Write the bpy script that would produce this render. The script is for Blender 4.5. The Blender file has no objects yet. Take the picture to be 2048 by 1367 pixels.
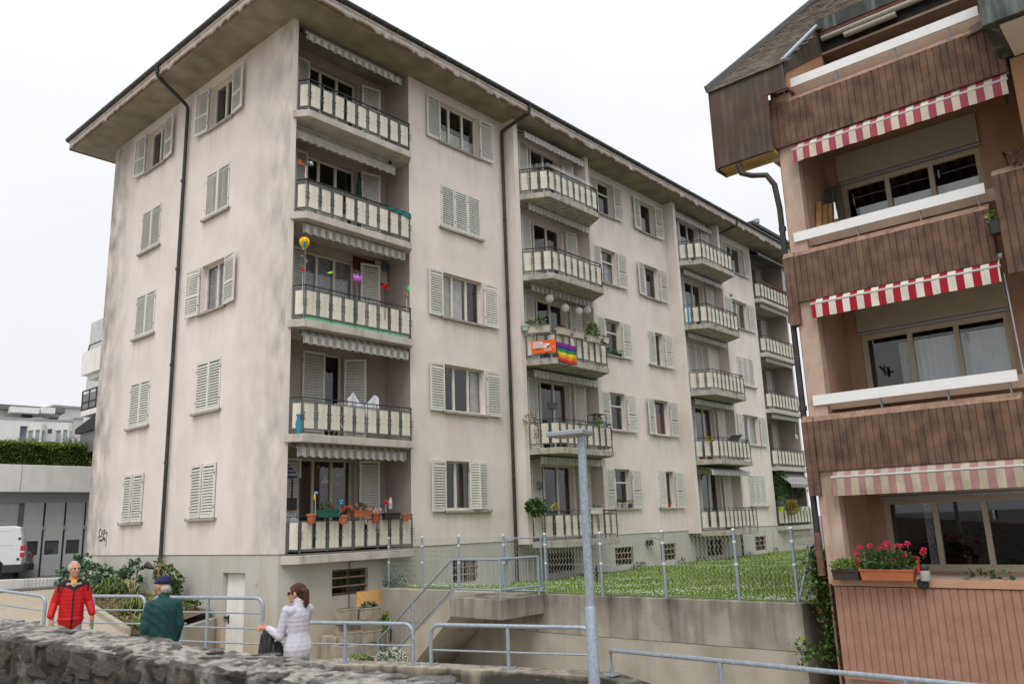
import bpy, bmesh, math, random
from mathutils import Vector, Matrix
random.seed(11)
SC = bpy.context.scene
COL = SC.collection
rad = math.radians
# ---------------------------------------------------------------- camera
YAW, PITCH, ROLL, FPX = rad(41.12811585), rad(12.67180878), rad(-2.03539633), 1617.539
EYE = Vector((-11.232, -17.436, 0.513))
_f = Vector((math.cos(YAW)*math.cos(PITCH), math.sin(YAW)*math.cos(PITCH), math.sin(PITCH)))
_r = Vector((math.sin(YAW), -math.cos(YAW), 0)); _u = _r.cross(_f)
CR = _r*math.cos(ROLL)+_u*math.sin(ROLL); CU = -_r*math.sin(ROLL)+_u*math.cos(ROLL); CF = _f
cam = bpy.data.cameras.new('camera'); camo = bpy.data.objects.new('camera', cam); COL.objects.link(camo)
camo.matrix_world = Matrix(((CR.x, CU.x, -CF.x, EYE.x), (CR.y, CU.y, -CF.y, EYE.y), (CR.z, CU.z, -CF.z, EYE.z), (0, 0, 0, 1)))
cam.sensor_width = 36; cam.lens = FPX/2048*36; cam.clip_end = 3000; cam.clip_start = .05
cam.dof.use_dof = True; cam.dof.focus_distance = 22; cam.dof.aperture_fstop = 4.0
SC.camera = camo
# ---------------------------------------------------------------- sky, sun, exposure
W = bpy.data.worlds.new('World'); SC.world = W; W.use_nodes = True
nt = W.node_tree; nt.nodes.clear()
SUN_EL, SUN_AZ = 58, 216          # a veiled sun behind and to the left of the viewer
def N(t, ty, **k):
    n = t.nodes.new(ty)
    for a, b in k.items(): setattr(n, a, b)
    return n
sky = N(nt, 'ShaderNodeTexSky', sky_type='NISHITA', sun_disc=False, sun_elevation=rad(SUN_EL), sun_rotation=rad(90-SUN_AZ), dust_density=6, air_density=1.5)
bw = N(nt, 'ShaderNodeHueSaturation'); bw.inputs['Saturation'].default_value = .12
tc = N(nt, 'ShaderNodeTexCoord'); sep = N(nt, 'ShaderNodeSeparateXYZ')
ramp = N(nt, 'ShaderNodeValToRGB')
e = ramp.color_ramp.elements
e[0].position = .0; e[0].color = (.66, .672, .70, 1); e[1].position = 1; e[1].color = (1.17, 1.18, 1.20, 1)
for p, c in ((.45, (.735, .745, .765)),):
    x = e.new(p); x.color = (*c, 1)
cn = N(nt, 'ShaderNodeTexNoise'); cn.inputs['Scale'].default_value = 2.2; cn.inputs['Detail'].default_value = 5
cmap = N(nt, 'ShaderNodeMapping'); cmap.inputs['Scale'].default_value = (1, 1, 2.2)
cr = N(nt, 'ShaderNodeMapRange'); cr.inputs['From Min'].default_value = .3; cr.inputs['From Max'].default_value = .7
cr.inputs['To Min'].default_value = .93; cr.inputs['To Max'].default_value = 1.03
mul = N(nt, 'ShaderNodeVectorMath', operation='SCALE')
add = N(nt, 'ShaderNodeVectorMath', operation='ADD'); sc2 = N(nt, 'ShaderNodeVectorMath', operation='SCALE'); sc2.inputs['Scale'].default_value = .012
bg = N(nt, 'ShaderNodeBackground'); out = N(nt, 'ShaderNodeOutputWorld')
L = nt.links.new
L(tc.outputs['Generated'], sep.inputs[0]); L(sep.outputs['Z'], ramp.inputs[0])
L(tc.outputs['Generated'], cmap.inputs[0]); L(cmap.outputs[0], cn.inputs['Vector']); L(cn.outputs['Fac'], cr.inputs['Value'])
L(ramp.outputs[0], mul.inputs[0]); L(cr.outputs[0], mul.inputs['Scale'])
L(sky.outputs[0], bw.inputs['Color']); L(bw.outputs[0], sc2.inputs[0])
L(mul.outputs[0], add.inputs[0]); L(sc2.outputs[0], add.inputs[1]); L(add.outputs[0], bg.inputs[0]); L(bg.outputs[0], out.inputs[0])
bg.inputs[1].default_value = 1.0
sl = bpy.data.lights.new('sun', 'SUN'); sl.energy = 1.5; sl.angle = rad(30); sl.color = (1, .97, .92)
so = bpy.data.objects.new('sun', sl); COL.objects.link(so)
sd = Vector((math.cos(rad(SUN_AZ))*math.cos(rad(SUN_EL)), math.sin(rad(SUN_AZ))*math.cos(rad(SUN_EL)), math.sin(rad(SUN_EL))))
so.rotation_euler = sd.to_track_quat('Z', 'Y').to_euler()
SC.view_settings.view_transform = 'Standard'; SC.view_settings.look = 'None'
SC.view_settings.exposure = 0.32; SC.view_settings.gamma = 1; SC.view_settings.use_curve_mapping = False
SC.cycles.max_bounces = 8; SC.cycles.transparent_max_bounces = 24
# ---------------------------------------------------------------- where a sight line meets a plane of the place
def ray(px, py): return CF + CR*((px-1024)/FPX) - CU*((py-683.5)/FPX)
def onX(px, py, x): d = ray(px, py); return EYE + d*((x-EYE.x)/d.x)
def onY(px, py, y): d = ray(px, py); return EYE + d*((y-EYE.y)/d.y)
def onZ(px, py, z): d = ray(px, py); return EYE + d*((z-EYE.z)/d.z)
def dep(px, py, d): return EYE + ray(px, py)*d
# ---------------------------------------------------------------- materials
MATS = {}
def mat(name, c, c2=None, sc=3., rough=.85, bump=0., bsc=60., metal=0., spec=.3, streak=None, speck=None, band=None, rnd=0., coat=0., lo=.35, hi=.65, quilt=None, sills=None):
    """c..c2 mottled by noise; streak=(colour,amount,(sx,sy,sz)); speck=(colour,scale,threshold); band=(z0,z1,colour,amount) stain with a ragged edge"""
    if name in MATS: return MATS[name]
    m = bpy.data.materials.new(name); m.use_nodes = True; t = m.node_tree; b = t.nodes['Principled BSDF']; l = t.links.new
    b.inputs['Roughness'].default_value = rough; b.inputs['Metallic'].default_value = metal; b.inputs['Specular IOR Level'].default_value = spec
    if coat: b.inputs['Coat Weight'].default_value = coat
    co = N(t, 'ShaderNodeTexCoord').outputs['Object']
    def noise(scale, detail=5, vec=co):
        n = N(t, 'ShaderNodeTexNoise'); n.inputs['Scale'].default_value = scale; n.inputs['Detail'].default_value = detail; l(vec, n.inputs['Vector']); return n.outputs['Fac']
    def rng(v, a, b2, c0=0., d=1.):
        n = N(t, 'ShaderNodeMapRange'); n.inputs['From Min'].default_value = a; n.inputs['From Max'].default_value = b2
        n.inputs['To Min'].default_value = c0; n.inputs['To Max'].default_value = d; l(v, n.inputs['Value']); return n.outputs[0]
    def mix(f, A, B):
        n = N(t, 'ShaderNodeMix', data_type='RGBA'); 
        for s, v in ((0, f), (6, A), (7, B)):
            if hasattr(v, 'links') or hasattr(v, 'is_output'): l(v, n.inputs[s])
            elif s == 0: n.inputs[0].default_value = v
            else: n.inputs[s].default_value = (*v, 1)
        return n.outputs[2]
    def math_(op, A, B):
        n = N(t, 'ShaderNodeMath', operation=op)
        for s, v in ((0, A), (1, B)):
            if hasattr(v, 'is_output'): l(v, n.inputs[s])
            else: n.inputs[s].default_value = v
        return n.outputs[0]
    if c2 is None: c2 = tuple(x*.82 for x in c)
    col = mix(rng(noise(sc), lo, hi), c, c2)
    if streak:
        mp = N(t, 'ShaderNodeMapping'); mp.inputs['Scale'].default_value = streak[2]; l(co, mp.inputs[0])
        f = math_('MULTIPLY', rng(noise(1., 6, mp.outputs[0]), .5, .75), streak[1])
        col = mix(f, col, streak[0])
    if band:
        for bd in (band if isinstance(band[0], tuple) else (band,)):
            axis = bd[4] if len(bd) > 4 else 2
            s = N(t, 'ShaderNodeSeparateXYZ'); l(co, s.inputs[0])
            mp = N(t, 'ShaderNodeMapping'); mp.inputs['Scale'].default_value = (2.4, 2.4, .35) if axis == 2 else (1.7, 1.7, 1.0); l(co, mp.inputs[0])
            g = rng(s.outputs[axis], bd[0], bd[1]); n = rng(noise(1., 6, mp.outputs[0]), .3, .7)
            f = math_('MULTIPLY', math_('MULTIPLY', g, n), bd[3]); col = mix(f, col, bd[2])
    if sills:          # rain runs under the window sills: (axis, [(centre, half width)], sill z, storey, colour, amount)
        ax_, iv, zs_, st_, sc_, am_ = sills; s = N(t, 'ShaderNodeSeparateXYZ'); l(co, s.inputs[0]); mk = None
        for c_, h_ in iv:
            f = rng(math_('ABSOLUTE', math_('SUBTRACT', s.outputs[ax_], c_), 0), h_+.12, h_-.05); mk = f if mk is None else math_('MAXIMUM', mk, f)
        fz = math_('FRACT', math_('DIVIDE', math_('SUBTRACT', zs_+10*st_, s.outputs[2]), st_), 0); g = rng(fz, .42, .0)
        mp = N(t, 'ShaderNodeMapping'); mp.inputs['Scale'].default_value = (4.5, 4.5, .22); l(co, mp.inputs[0])
        col = mix(math_('MULTIPLY', math_('MULTIPLY', mk, g), math_('MULTIPLY', rng(noise(1., 5, mp.outputs[0]), .4, .68), am_)), col, sc_)
    if speck:
        v = N(t, 'ShaderNodeTexVoronoi'); v.inputs['Scale'].default_value = speck[1]; l(co, v.inputs['Vector'])
        f = rng(v.outputs['Distance'], speck[2], speck[2]*.6); col = mix(f, col, speck[0])
    if rnd:
        oi = N(t, 'ShaderNodeObjectInfo'); hs = N(t, 'ShaderNodeHueSaturation'); l(rng(oi.outputs['Random'], 0, 1, 1-rnd, 1+rnd), hs.inputs['Value']); l(col, hs.inputs['Color']); col = hs.outputs[0]
    l(col, b.inputs['Base Color'])
    if bump or quilt:
        bn = N(t, 'ShaderNodeBump'); bn.inputs['Strength'].default_value = bump or .6; bn.inputs['Distance'].default_value = .02
        if quilt:
            w = N(t, 'ShaderNodeTexWave', wave_profile='SIN', bands_direction=quilt[0]); w.inputs['Scale'].default_value = quilt[1]; w.inputs['Distortion'].default_value = quilt[2]; l(co, w.inputs['Vector']); l(w.outputs['Fac'], bn.inputs['Height'])
        else: l(noise(bsc, 6), bn.inputs['Height'])
        l(bn.outputs[0], b.inputs['Normal'])
    MATS[name] = m; return m
def stripes(name, c1, c2, axis, period, duty=.5, off=0., rough=.9, wash=.1):
    if name in MATS: return MATS[name]
    m = mat(name, c1, rough=rough, bump=.15, bsc=30); t = m.node_tree; l = t.links.new; b = t.nodes['Principled BSDF']
    old = b.inputs['Base Color'].links[0].from_socket
    co = N(t, 'ShaderNodeTexCoord').outputs['Object']; s = N(t, 'ShaderNodeSeparateXYZ'); l(co, s.inputs[0])
    a = N(t, 'ShaderNodeMath', operation='MULTIPLY_ADD'); a.inputs[1].default_value = 1/period; a.inputs[2].default_value = off+100; l(s.outputs[axis], a.inputs[0])
    fr_ = N(t, 'ShaderNodeMath', operation='FRACT'); l(a.outputs[0], fr_.inputs[0])
    g = N(t, 'ShaderNodeMath', operation='GREATER_THAN'); g.inputs[1].default_value = duty; l(fr_.outputs[0], g.inputs[0])
    nz = N(t, 'ShaderNodeTexNoise'); nz.inputs['Scale'].default_value = 5; nz.inputs['Detail'].default_value = 6; l(co, nz.inputs['Vector'])
    x = N(t, 'ShaderNodeMix', data_type='RGBA'); x.inputs[7].default_value = (*c2, 1); l(g.outputs[0], x.inputs[0]); l(old, x.inputs[6])
    hs = N(t, 'ShaderNodeHueSaturation'); mr = N(t, 'ShaderNodeMapRange'); mr.inputs['To Min'].default_value = 1-2*wash; mr.inputs['To Max'].default_value = 1+2*wash; l(nz.outputs['Fac'], mr.inputs['Value']); l(mr.outputs[0], hs.inputs['Value'])
    l(x.outputs[2], hs.inputs['Color']); l(hs.outputs[0], b.inputs['Base Color']); return m
def glass(name='glass', tint=.87, k=1.0):
    if name in MATS: return MATS[name]
    m = bpy.data.materials.new(name); m.use_nodes = True; t = m.node_tree; t.nodes.clear(); l = t.links.new
    o = N(t, 'ShaderNodeOutputMaterial'); mx = N(t, 'ShaderNodeMixShader'); tr = N(t, 'ShaderNodeBsdfTransparent'); gl = N(t, 'ShaderNodeBsdfGlossy'); fz = N(t, 'ShaderNodeLayerWeight'); fz.inputs['Blend'].default_value = .5; p5 = N(t, 'ShaderNodeMath', operation='POWER'); p5.inputs[1].default_value = 4.5; ma = N(t, 'ShaderNodeMath', operation='MULTIPLY_ADD'); ma.inputs[1].default_value = .95; ma.inputs[2].default_value = .055
    tr.inputs[0].default_value = (tint, tint*1.01, tint, 1); gl.inputs['Roughness'].default_value = .015; l(fz.outputs['Facing'], p5.inputs[0]); l(p5.outputs[0], ma.inputs[0])
    nz = N(t, 'ShaderNodeTexNoise'); nz.inputs['Scale'].default_value = 1.5; bn = N(t, 'ShaderNodeBump'); bn.inputs['Strength'].default_value = .02; l(nz.outputs['Fac'], bn.inputs['Height']); l(bn.outputs[0], gl.inputs['Normal'])
    mu = N(t, 'ShaderNodeMath', operation='MULTIPLY'); mu.inputs[1].default_value = k; l(ma.outputs[0], mu.inputs[0]); l(mu.outputs[0], mx.inputs[0]); l(tr.outputs[0], mx.inputs[1]); l(gl.outputs[0], mx.inputs[2]); l(mx.outputs[0], o.inputs[0])
    MATS[name] = m; return m
# ---------------------------------------------------------------- frames and mesh building
def frame(o, u, n): return (Vector(o), Vector(u), Vector(n))
def FP(F, a, o, z): return F[0]+F[1]*a+F[2]*o+Vector((0, 0, z))
FAC = frame((0, 0, 0), (1, 0, 0), (0, -1, 0))
GAB = frame((0, 0, 0), (0, 1, 0), (-1, 0, 0))
WORLD = frame((0, 0, 0), (1, 0, 0), (0, 1, 0))
class MB:
    def __init__(s): s.v = []; s.f = []; s.m = []
    def add(s, vs, fs, m=0):
        k = len(s.v); s.v.extend(tuple(x) for x in vs); s.f.extend(tuple(i+k for i in f) for f in fs); s.m.extend([m]*len(fs)); return s
    def quad(s, a, b, c, d, m=0): return s.add((a, b, c, d), ((0, 1, 2, 3),), m)
    def hexa(s, p, m=0): return s.add(p, ((0, 3, 2, 1), (4, 5, 6, 7), (0, 1, 5, 4), (1, 2, 6, 5), (2, 3, 7, 6), (3, 0, 4, 7)), m)
    def fbox(s, F, a0, a1, o0, o1, z0, z1, m=0): return s.hexa([FP(F, a, o, z) for z in (z0, z1) for a, o in ((a0, o0), (a1, o0), (a1, o1), (a0, o1))], m)
    def box(s, x0, x1, y0, y1, z0, z1, m=0): return s.fbox(WORLD, x0, x1, y0, y1, z0, z1, m)
    def bar(s, p, q, w, h=None, up=(0, 0, 1), m=0):
        p = Vector(p); q = Vector(q); h = h or w; d = (q-p).normalized(); up = Vector(up)
        if abs(d.dot(up)) > .98: up = Vector((0, 1, 0)) if abs(d.y) < .9 else Vector((1, 0, 0))
        a = d.cross(up).normalized()*(w/2); b = a.cross(d).normalized()*(h/2)
        return s.hexa([p-a-b, p+a-b, p+a+b, p-a+b, q-a-b, q+a-b, q+a+b, q-a+b], m)
    def tube(s, pts, r, n=8, m=0, cap=True):
        pts = [Vector(p) for p in pts]; rs = r if isinstance(r, (list, tuple)) else [r]*len(pts); k = len(s.v); prev = None
        for i, p in enumerate(pts):
            d = ((pts[i+1]-p) if i == 0 else (p-pts[i-1]) if i == len(pts)-1 else (pts[i+1]-pts[i-1])).normalized()
            if prev is None:
                a = d.orthogonal().normalized()
            else: a = (prev-d*prev.dot(d)).normalized()
            prev = a; b = d.cross(a)
            for j in range(n):
                t = 2*math.pi*j/n; s.v.append(tuple(p+(a*math.cos(t)+b*math.sin(t))*rs[i]))
        for i in range(len(pts)-1):
            for j in range(n):
                s.f.append((k+i*n+j, k+i*n+(j+1) % n, k+(i+1)*n+(j+1) % n, k+(i+1)*n+j)); s.m.append(m)
        if cap:
            s.f.append(tuple(k+j for j in reversed(range(n)))); s.f.append(tuple(k+(len(pts)-1)*n+j for j in range(n))); s.m.extend([m, m])
        return s
    def prism(s, poly, z0, z1, m=0):
        n = len(poly); vs = [(x, y, z0) for x, y in poly]+[(x, y, z1) for x, y in poly]
        return s.add(vs, [tuple(reversed(range(n))), tuple(range(n, 2*n))]+[(i, (i+1) % n, n+(i+1) % n, n+i) for i in range(n)], m)
    def fprism(s, F, poly, o0, o1, m=0):      # polygon in (a,z) extruded along the frame's outward axis
        n = len(poly); vs = [FP(F, a, o0, z) for a, z in poly]+[FP(F, a, o1, z) for a, z in poly]
        return s.add(vs, [tuple(reversed(range(n))), tuple(range(n, 2*n))]+[(i, (i+1) % n, n+(i+1) % n, n+i) for i in range(n)], m)
    def lathe(s, c, prof, n=16, m=0, sx=1, sy=1):
        c = Vector(c); k = len(s.v)
        for r, z in prof:
            for j in range(n):
                t = 2*math.pi*j/n; s.v.append((c.x+r*sx*math.cos(t), c.y+r*sy*math.sin(t), c.z+z))
        for i in range(len(prof)-1):
            for j in range(n): s.f.append((k+i*n+j, k+i*n+(j+1) % n, k+(i+1)*n+(j+1) % n, k+(i+1)*n+j)); s.m.append(m)
        s.f.append(tuple(k+j for j in reversed(range(n)))); s.f.append(tuple(k+(len(prof)-1)*n+j for j in range(n))); s.m.extend([m, m]); return s
    def ball(s, c, r, m=0, n=10, k=6):
        r = (r, r, r) if isinstance(r, (int, float)) else r
        prof = [(math.sin(math.pi*i/k), -math.cos(math.pi*i/k)) for i in range(k+1)]; prof[0] = (.02, -1); prof[-1] = (.02, 1)
        b = len(s.v); s.lathe((0, 0, 0), prof, n, m)
        for i in range(b, len(s.v)): v = s.v[i]; s.v[i] = (c[0]+v[0]*r[0], c[1]+v[1]*r[1], c[2]+v[2]*r[2])
        return s
    def leaf(s, p, size, m=0, aspect=.6, d=None):
        d = Vector(d).normalized() if d is not None else Vector((random.gauss(0, 1), random.gauss(0, 1), random.gauss(0, 1)+.3)).normalized()
        a = d.orthogonal().normalized(); a.rotate(Matrix.Rotation(random.uniform(0, 6.28), 3, d)); n = d.cross(a)
        p = Vector(p); w = size*aspect*.5
        return s.add((p, p+d*size*.5+a*w+n*size*.08, p+d*size, p+d*size*.5-a*w+n*size*.08), ((0, 1, 2), (0, 2, 3)), m)
    def mesh(s, name, mats, origin=(0, 0, 0), smooth=False, fix=True):
        me = bpy.data.meshes.new(name); o = Vector(origin)
        me.from_pydata([(x-o.x, y-o.y, z-o.z) for x, y, z in s.v], [], s.f)
        for m in (mats if isinstance(mats, (list, tuple)) else [mats]): me.materials.append(m)
        me.polygons.foreach_set('material_index', s.m)
        if fix and len(s.f) < 60000:
            b = bmesh.new(); b.from_mesh(me); bmesh.ops.recalc_face_normals(b, faces=b.faces); b.to_mesh(me); b.free()
        if smooth: me.polygons.foreach_set('use_smooth', [True]*len(me.polygons))
        me.update(); return me
WO = {}
def tag(o, label=None, cat=None, group=None, kind=None):
    if label: o['label'] = label
    if cat: o['category'] = cat
    if group: o['group'] = group
    if kind: o['kind'] = kind
    return o
def root(name, loc, label, cat, group=None):
    o = bpy.data.objects.new(name, None); COL.objects.link(o); o.location = loc; o.empty_display_size = .2
    WO[o.name] = Vector(loc); return tag(o, label, cat, group)
def part(name, mb, mats, parent=None, smooth=False, bevel=0, kind=None, label=None, fix=True, auto=None):
    """one mesh object built in place; parent may be a thing or a part"""
    org = WO[parent.name] if parent else Vector((0, 0, 0))
    me = mb if isinstance(mb, bpy.types.Mesh) else mb.mesh(name, mats, org, smooth, fix)
    o = bpy.data.objects.new(name, me); COL.objects.link(o)
    if parent: o.parent = parent
    WO[o.name] = org
    if bevel:
        md = o.modifiers.new('bevel', 'BEVEL'); md.width = bevel; md.segments = 2; md.limit_method = 'ANGLE'; md.angle_limit = rad(40)
    if kind: o['kind'] = kind
    if label: o['label'] = label
    if auto is not None:
        md = None
        for p in me.polygons: p.use_smooth = True
        me.set_sharp_from_angle(angle=rad(auto))
    return o
def inst(name, me, parent, loc, rot=None, scale=None):
    o = bpy.data.objects.new(name, me); COL.objects.link(o); o.parent = parent
    o.location = Vector(loc)-WO[parent.name]
    if rot is not None: o.rotation_euler = rot
    if scale is not None: o.scale = scale
    WO[o.name] = Vector(loc); return o
def solo(name, mb, mats, loc, label, cat, group=None, smooth=False, bevel=0, kind=None, auto=None, fix=True):
    """a thing that is one mesh, origin at loc (mesh given in world coordinates)"""
    me = mb.mesh(name, mats, loc, smooth, fix); o = bpy.data.objects.new(name, me); COL.objects.link(o); o.location = loc; WO[o.name] = Vector(loc)
    if bevel:
        md = o.modifiers.new('bevel', 'BEVEL'); md.width = bevel; md.segments = 2; md.limit_method = 'ANGLE'; md.angle_limit = rad(40)
    if auto is not None:
        for p in me.polygons: p.use_smooth = True
        me.set_sharp_from_angle(angle=rad(auto))
    return tag(o, label, cat, group, kind)
def wall(mb, F, a0, a1, z0, z1, holes, o=0., depth=.2, m=0, mr=None):
    """a wall face with rectangular openings and their reveals"""
    aa = sorted({a0, a1, *[h[i] for h in holes for i in (0, 1)]}); zz = sorted({z0, z1, *[h[i] for h in holes for i in (2, 3)]})
    for i in range(len(aa)-1):
        for j in range(len(zz)-1):
            ca, cz = (aa[i]+aa[i+1])/2, (zz[j]+zz[j+1])/2
            if any(h[0] < ca < h[1] and h[2] < cz < h[3] for h in holes): continue
            mb.quad(FP(F, aa[i], o, zz[j]), FP(F, aa[i+1], o, zz[j]), FP(F, aa[i+1], o, zz[j+1]), FP(F, aa[i], o, zz[j+1]), m)
    for h in holes:
        q = [(h[0], h[2]), (h[1], h[2]), (h[1], h[3]), (h[0], h[3])]
        for i in range(4):
            (a, z), (b, y) = q[i], q[(i+1) % 4]
            mb.quad(FP(F, a, o, z), FP(F, b, o, y), FP(F, b, o-depth, y), FP(F, a, o-depth, z), m if mr is None else mr)
# ---------------------------------------------------------------- the place's materials
STUCCO = mat('stucco', (.735, .668, .628), (.665, .603, .567), .9, .92, .3, 140, streak=((.52, .47, .425), .35, (1.7, 1.7, 1.1)), sills=(0, [(6.44, .95), (14.79, .62), (17.99, .66), (26.36, .95)], .9+2.6, 2.925, (.46, .40, .34), .5))
STUCCO_G = mat('stucco_gable', (.735, .668, .632), (.665, .605, .57), .9, .92, .3, 140, sills=(1, [(3.78, .72), (8.06, .72)], .9+2.6, 2.925, (.46, .39, .33), .5), streak=((.56, .515, .475), .25, (1.6, 1.6, 1.3)), band=((9.2, 11.5, (.20, .19, .175), 1.25, 1), (2.6, -.3, (.34, .325, .305), 1.1, 1)))
STUCCO_SHADE = mat('stucco_loggia_shaded', (.40, .345, .315), (.34, .295, .27), 1.5, .92, .25, 140)  # facade stucco with the dimness of the loggia recess darkened into its colour
PLINTH = mat('plinth_paint', (.50, .495, .455), (.44, .43, .39), .8, .9, .25, 120, streak=((.42, .34, .25), .6, (2, 2, .4)), band=(1.5, .2, (.47, .34, .21), 1.0))
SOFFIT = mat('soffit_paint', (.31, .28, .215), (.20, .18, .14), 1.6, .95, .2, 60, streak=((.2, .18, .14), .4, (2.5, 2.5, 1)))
FASCIA = mat('peeling_fascia', (.62, .585, .54), (.54, .50, .46), 3, .85, .3, 40, streak=((.16, .085, .05), .5, (4, 4, 6)), band=(17.16, 17.03, (.10, .05, .03), 2.2))
METAL_DK = mat('dark_metal', (.035, .035, .035), (.06, .058, .055), 5, .5, .1, 30, metal=.3)
RUST = mat('rusty_metal', (.30, .12, .045), (.42, .27, .13), 6, .9, .4, 40)
ROOFT = mat('brown_roof_tile', (.13, .09, .07), (.09, .065, .055), 8, .9, .3, 30)
SHUT_W = mat('shutter_frame_paint', (.68, .67, .64), (.58, .57, .54), 7, .8, .1, 60, streak=((.38, .33, .28), .5, (12, 12, 2)), rnd=.06)
SHUT_S = mat('shutter_slat_paint', (.57, .57, .53), (.48, .48, .44), 6, .8, .1, 60, rnd=.1)
FRAMEW = mat('window_frame_paint', (.66, .63, .58), (.58, .55, .50), 5, .6)
FRAMEB = mat('window_frame_beige', (.50, .45, .37), (.45, .40, .33), 5, .6)
SILL = mat('sill_stone', (.38, .35, .315), (.28, .255, .23), 6, .9, .2, 80)
SLAB = mat('balcony_concrete', (.50, .465, .43), (.42, .39, .355), 3, .92, .25, 70, streak=((.22, .2, .17), .5, (4, 4, .6)))
SLAB_M = mat('mossy_balcony_concrete', (.45, .42, .38), (.33, .31, .27), 4, .95, .4, 60, streak=((.10, .095, .08), .8, (6, 6, 2)), speck=((.42, .31, .06), 3.2, .22))
PANEL = mat('balcony_panel', (.66, .62, .545), (.58, .545, .475), 2.5, .75, streak=((.42, .37, .29), .4, (9, 9, .6)), rnd=.05)
GREENM = mat('green_railing_paint', (.12, .15, .14), (.08, .10, .095), 8, .6, .1, 60)
BLACKM = mat('black_iron', (.025, .027, .027), (.04, .042, .04), 8, .5)
AWN = stripes('grey_stripe_awning', (.62, .60, .56), (.30, .30, .295), 0, .245)
AWN_W = stripes('pale_stripe_awning', (.64, .63, .61), (.46, .46, .455), 0, .21)
AWN_D = mat('awning_bar', (.5, .5, .5), (.42, .42, .42), 5, .5, metal=.3)
GLASS = glass()
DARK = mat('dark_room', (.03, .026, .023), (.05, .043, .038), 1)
CURT = mat('white_curtain', (.80, .79, .76), (.62, .61, .59), 3, .95, quilt=('X', 9, 3), bump=.5)
LACE = mat('lace_curtain', (.50, .50, .56), (.27, .27, .31), 22, .95, lo=.4, hi=.6)
BROWNC = mat('brown_curtain', (.10, .07, .06), (.075, .052, .045), 3)
REDC = mat('red_curtain', (.25, .035, .04), (.2, .03, .03), 3)
GALV = mat('galvanised_steel', (.34, .395, .455), (.245, .29, .34), 30, .5, .05, 80, metal=.35, spec=.5)
CONC = mat('stained_concrete', (.40, .37, .32), (.29, .265, .225), 2.2, .95, .45, 45, streak=((.12, .105, .09), .6, (7, 7, .7)), band=((.75, 1.8, (.075, .068, .06), 1.15), ), speck=((.50, .48, .44), 9, .07))
CONC_P = mat('pale_concrete', (.40, .365, .31), (.33, .30, .25), 1.8, .95, .3, 50, streak=((.22, .2, .165), .5, (3, 3, .4)))
CONC_K = mat('kerb_concrete', (.37, .33, .27), (.22, .2, .165), 5, .95, .5, 50, streak=((.05, .045, .04), .9, (9, 9, 1.2)), speck=((.5, .47, .4), 12, .08), band=(1.475, 1.38, (.05, .046, .04), 2.2))
SOIL = mat('garden_soil', (.17, .115, .07), (.10, .07, .045), 9, .98, .6, 30)
PAVE = mat('buff_paving', (.40, .345, .27), (.33, .285, .22), 5, .95, .3, 40, streak=((.27, .22, .16), .5, (.5, 8, 1)))
ASPH = mat('asphalt', (.16, .155, .15), (.11, .108, .105), 6, .95, .3, 90)
LAWN = mat('lawn_ground', (.10, .16, .022), (.15, .18, .045), 5, .98, .5, 40)
GRASS = [mat('grass_blade', (.15, .26, .025), (.10, .19, .02), 1.2), mat('grass_blade_light', (.26, .34, .045), (.19, .28, .035), 1.2)]
WHITEP = mat('white_petal', (.72, .72, .66), (.6, .6, .52), 5)
YELLOWP = mat('yellow_petal', (.65, .45, .03), (.5, .34, .02), 5)
PINKP = mat('pink_petal', (.72, .055, .13), (.55, .03, .09), 9)
CORALP = mat('coral_petal', (.72, .12, .14), (.6, .07, .10), 9)
PURPLEP = mat('purple_petal', (.36, .07, .42), (.5, .2, .5), 9)
LEAFD = mat('dark_leaf', (.03, .07, .02), (.045, .10, .028), 6, .6)
LEAFM = mat('mid_leaf', (.075, .15, .03), (.05, .105, .024), 6, .6)
LEAFL = mat('bright_leaf', (.19, .29, .035), (.13, .22, .03), 6, .6)
LEAFB = mat('blue_green_leaf', (.13, .215, .14), (.08, .15, .095), 5, .6)
LEAFY = mat('yellowed_leaf', (.30, .27, .12), (.2, .18, .08), 5, .8)
LEAFR = mat('dry_leaf', (.16, .075, .045), (.10, .05, .03), 6, .9)
STEM = mat('plant_stem', (.16, .15, .07), (.11, .10, .05), 8)
TERRAC = mat('terracotta', (.44, .155, .07), (.36, .125, .06), 6, .85, .1, 60)
ORANGEP = mat('orange_plastic', (.42, .135, .06), (.35, .115, .055), 6, .5)
BROWNP = mat('brown_plastic', (.045, .03, .026), (.06, .042, .036), 6, .5)
GREENP = mat('green_plastic', (.02, .12, .09), (.018, .1, .075), 6, .5)
WHITEB = mat('white_plastic', (.70, .70, .68), (.62, .62, .6), 6, .5)
CREAMB = mat('cream_box', (.55, .51, .45), (.45, .41, .36), 6, .9, .2, 60)
GREYP = mat('grey_plastic', (.08, .085, .095), (.10, .105, .115), 6, .5)
def plain(name, c, rough=.7, metal=0, spec=.3, coat=0): return mat(name, c, tuple(x*.88 for x in c), 6, rough, metal=metal, spec=spec, coat=coat)
# ---------------------------------------------------------------- big ground sheets (setting)
def sheet(name, pts, m, kind='structure', thick=.4):
    mb = MB(); n = len(pts); mb.add(pts, [tuple(range(n))]); mb.add([(x, y, z-thick) for x, y, z in pts], [tuple(reversed(range(n)))])
    for i in range(n):
        a, b = pts[i], pts[(i+1) % n]; mb.quad((a[0], a[1], a[2]-thick), (b[0], b[1], b[2]-thick), b, a)
    return part(name, mb, m, kind=kind)
sheet('ground', [(-1200, -1200, -3.3), (1200, -1200, -3.3), (1200, 1200, -3.3), (-1200, 1200, -3.3)], ASPH, thick=1)
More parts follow.
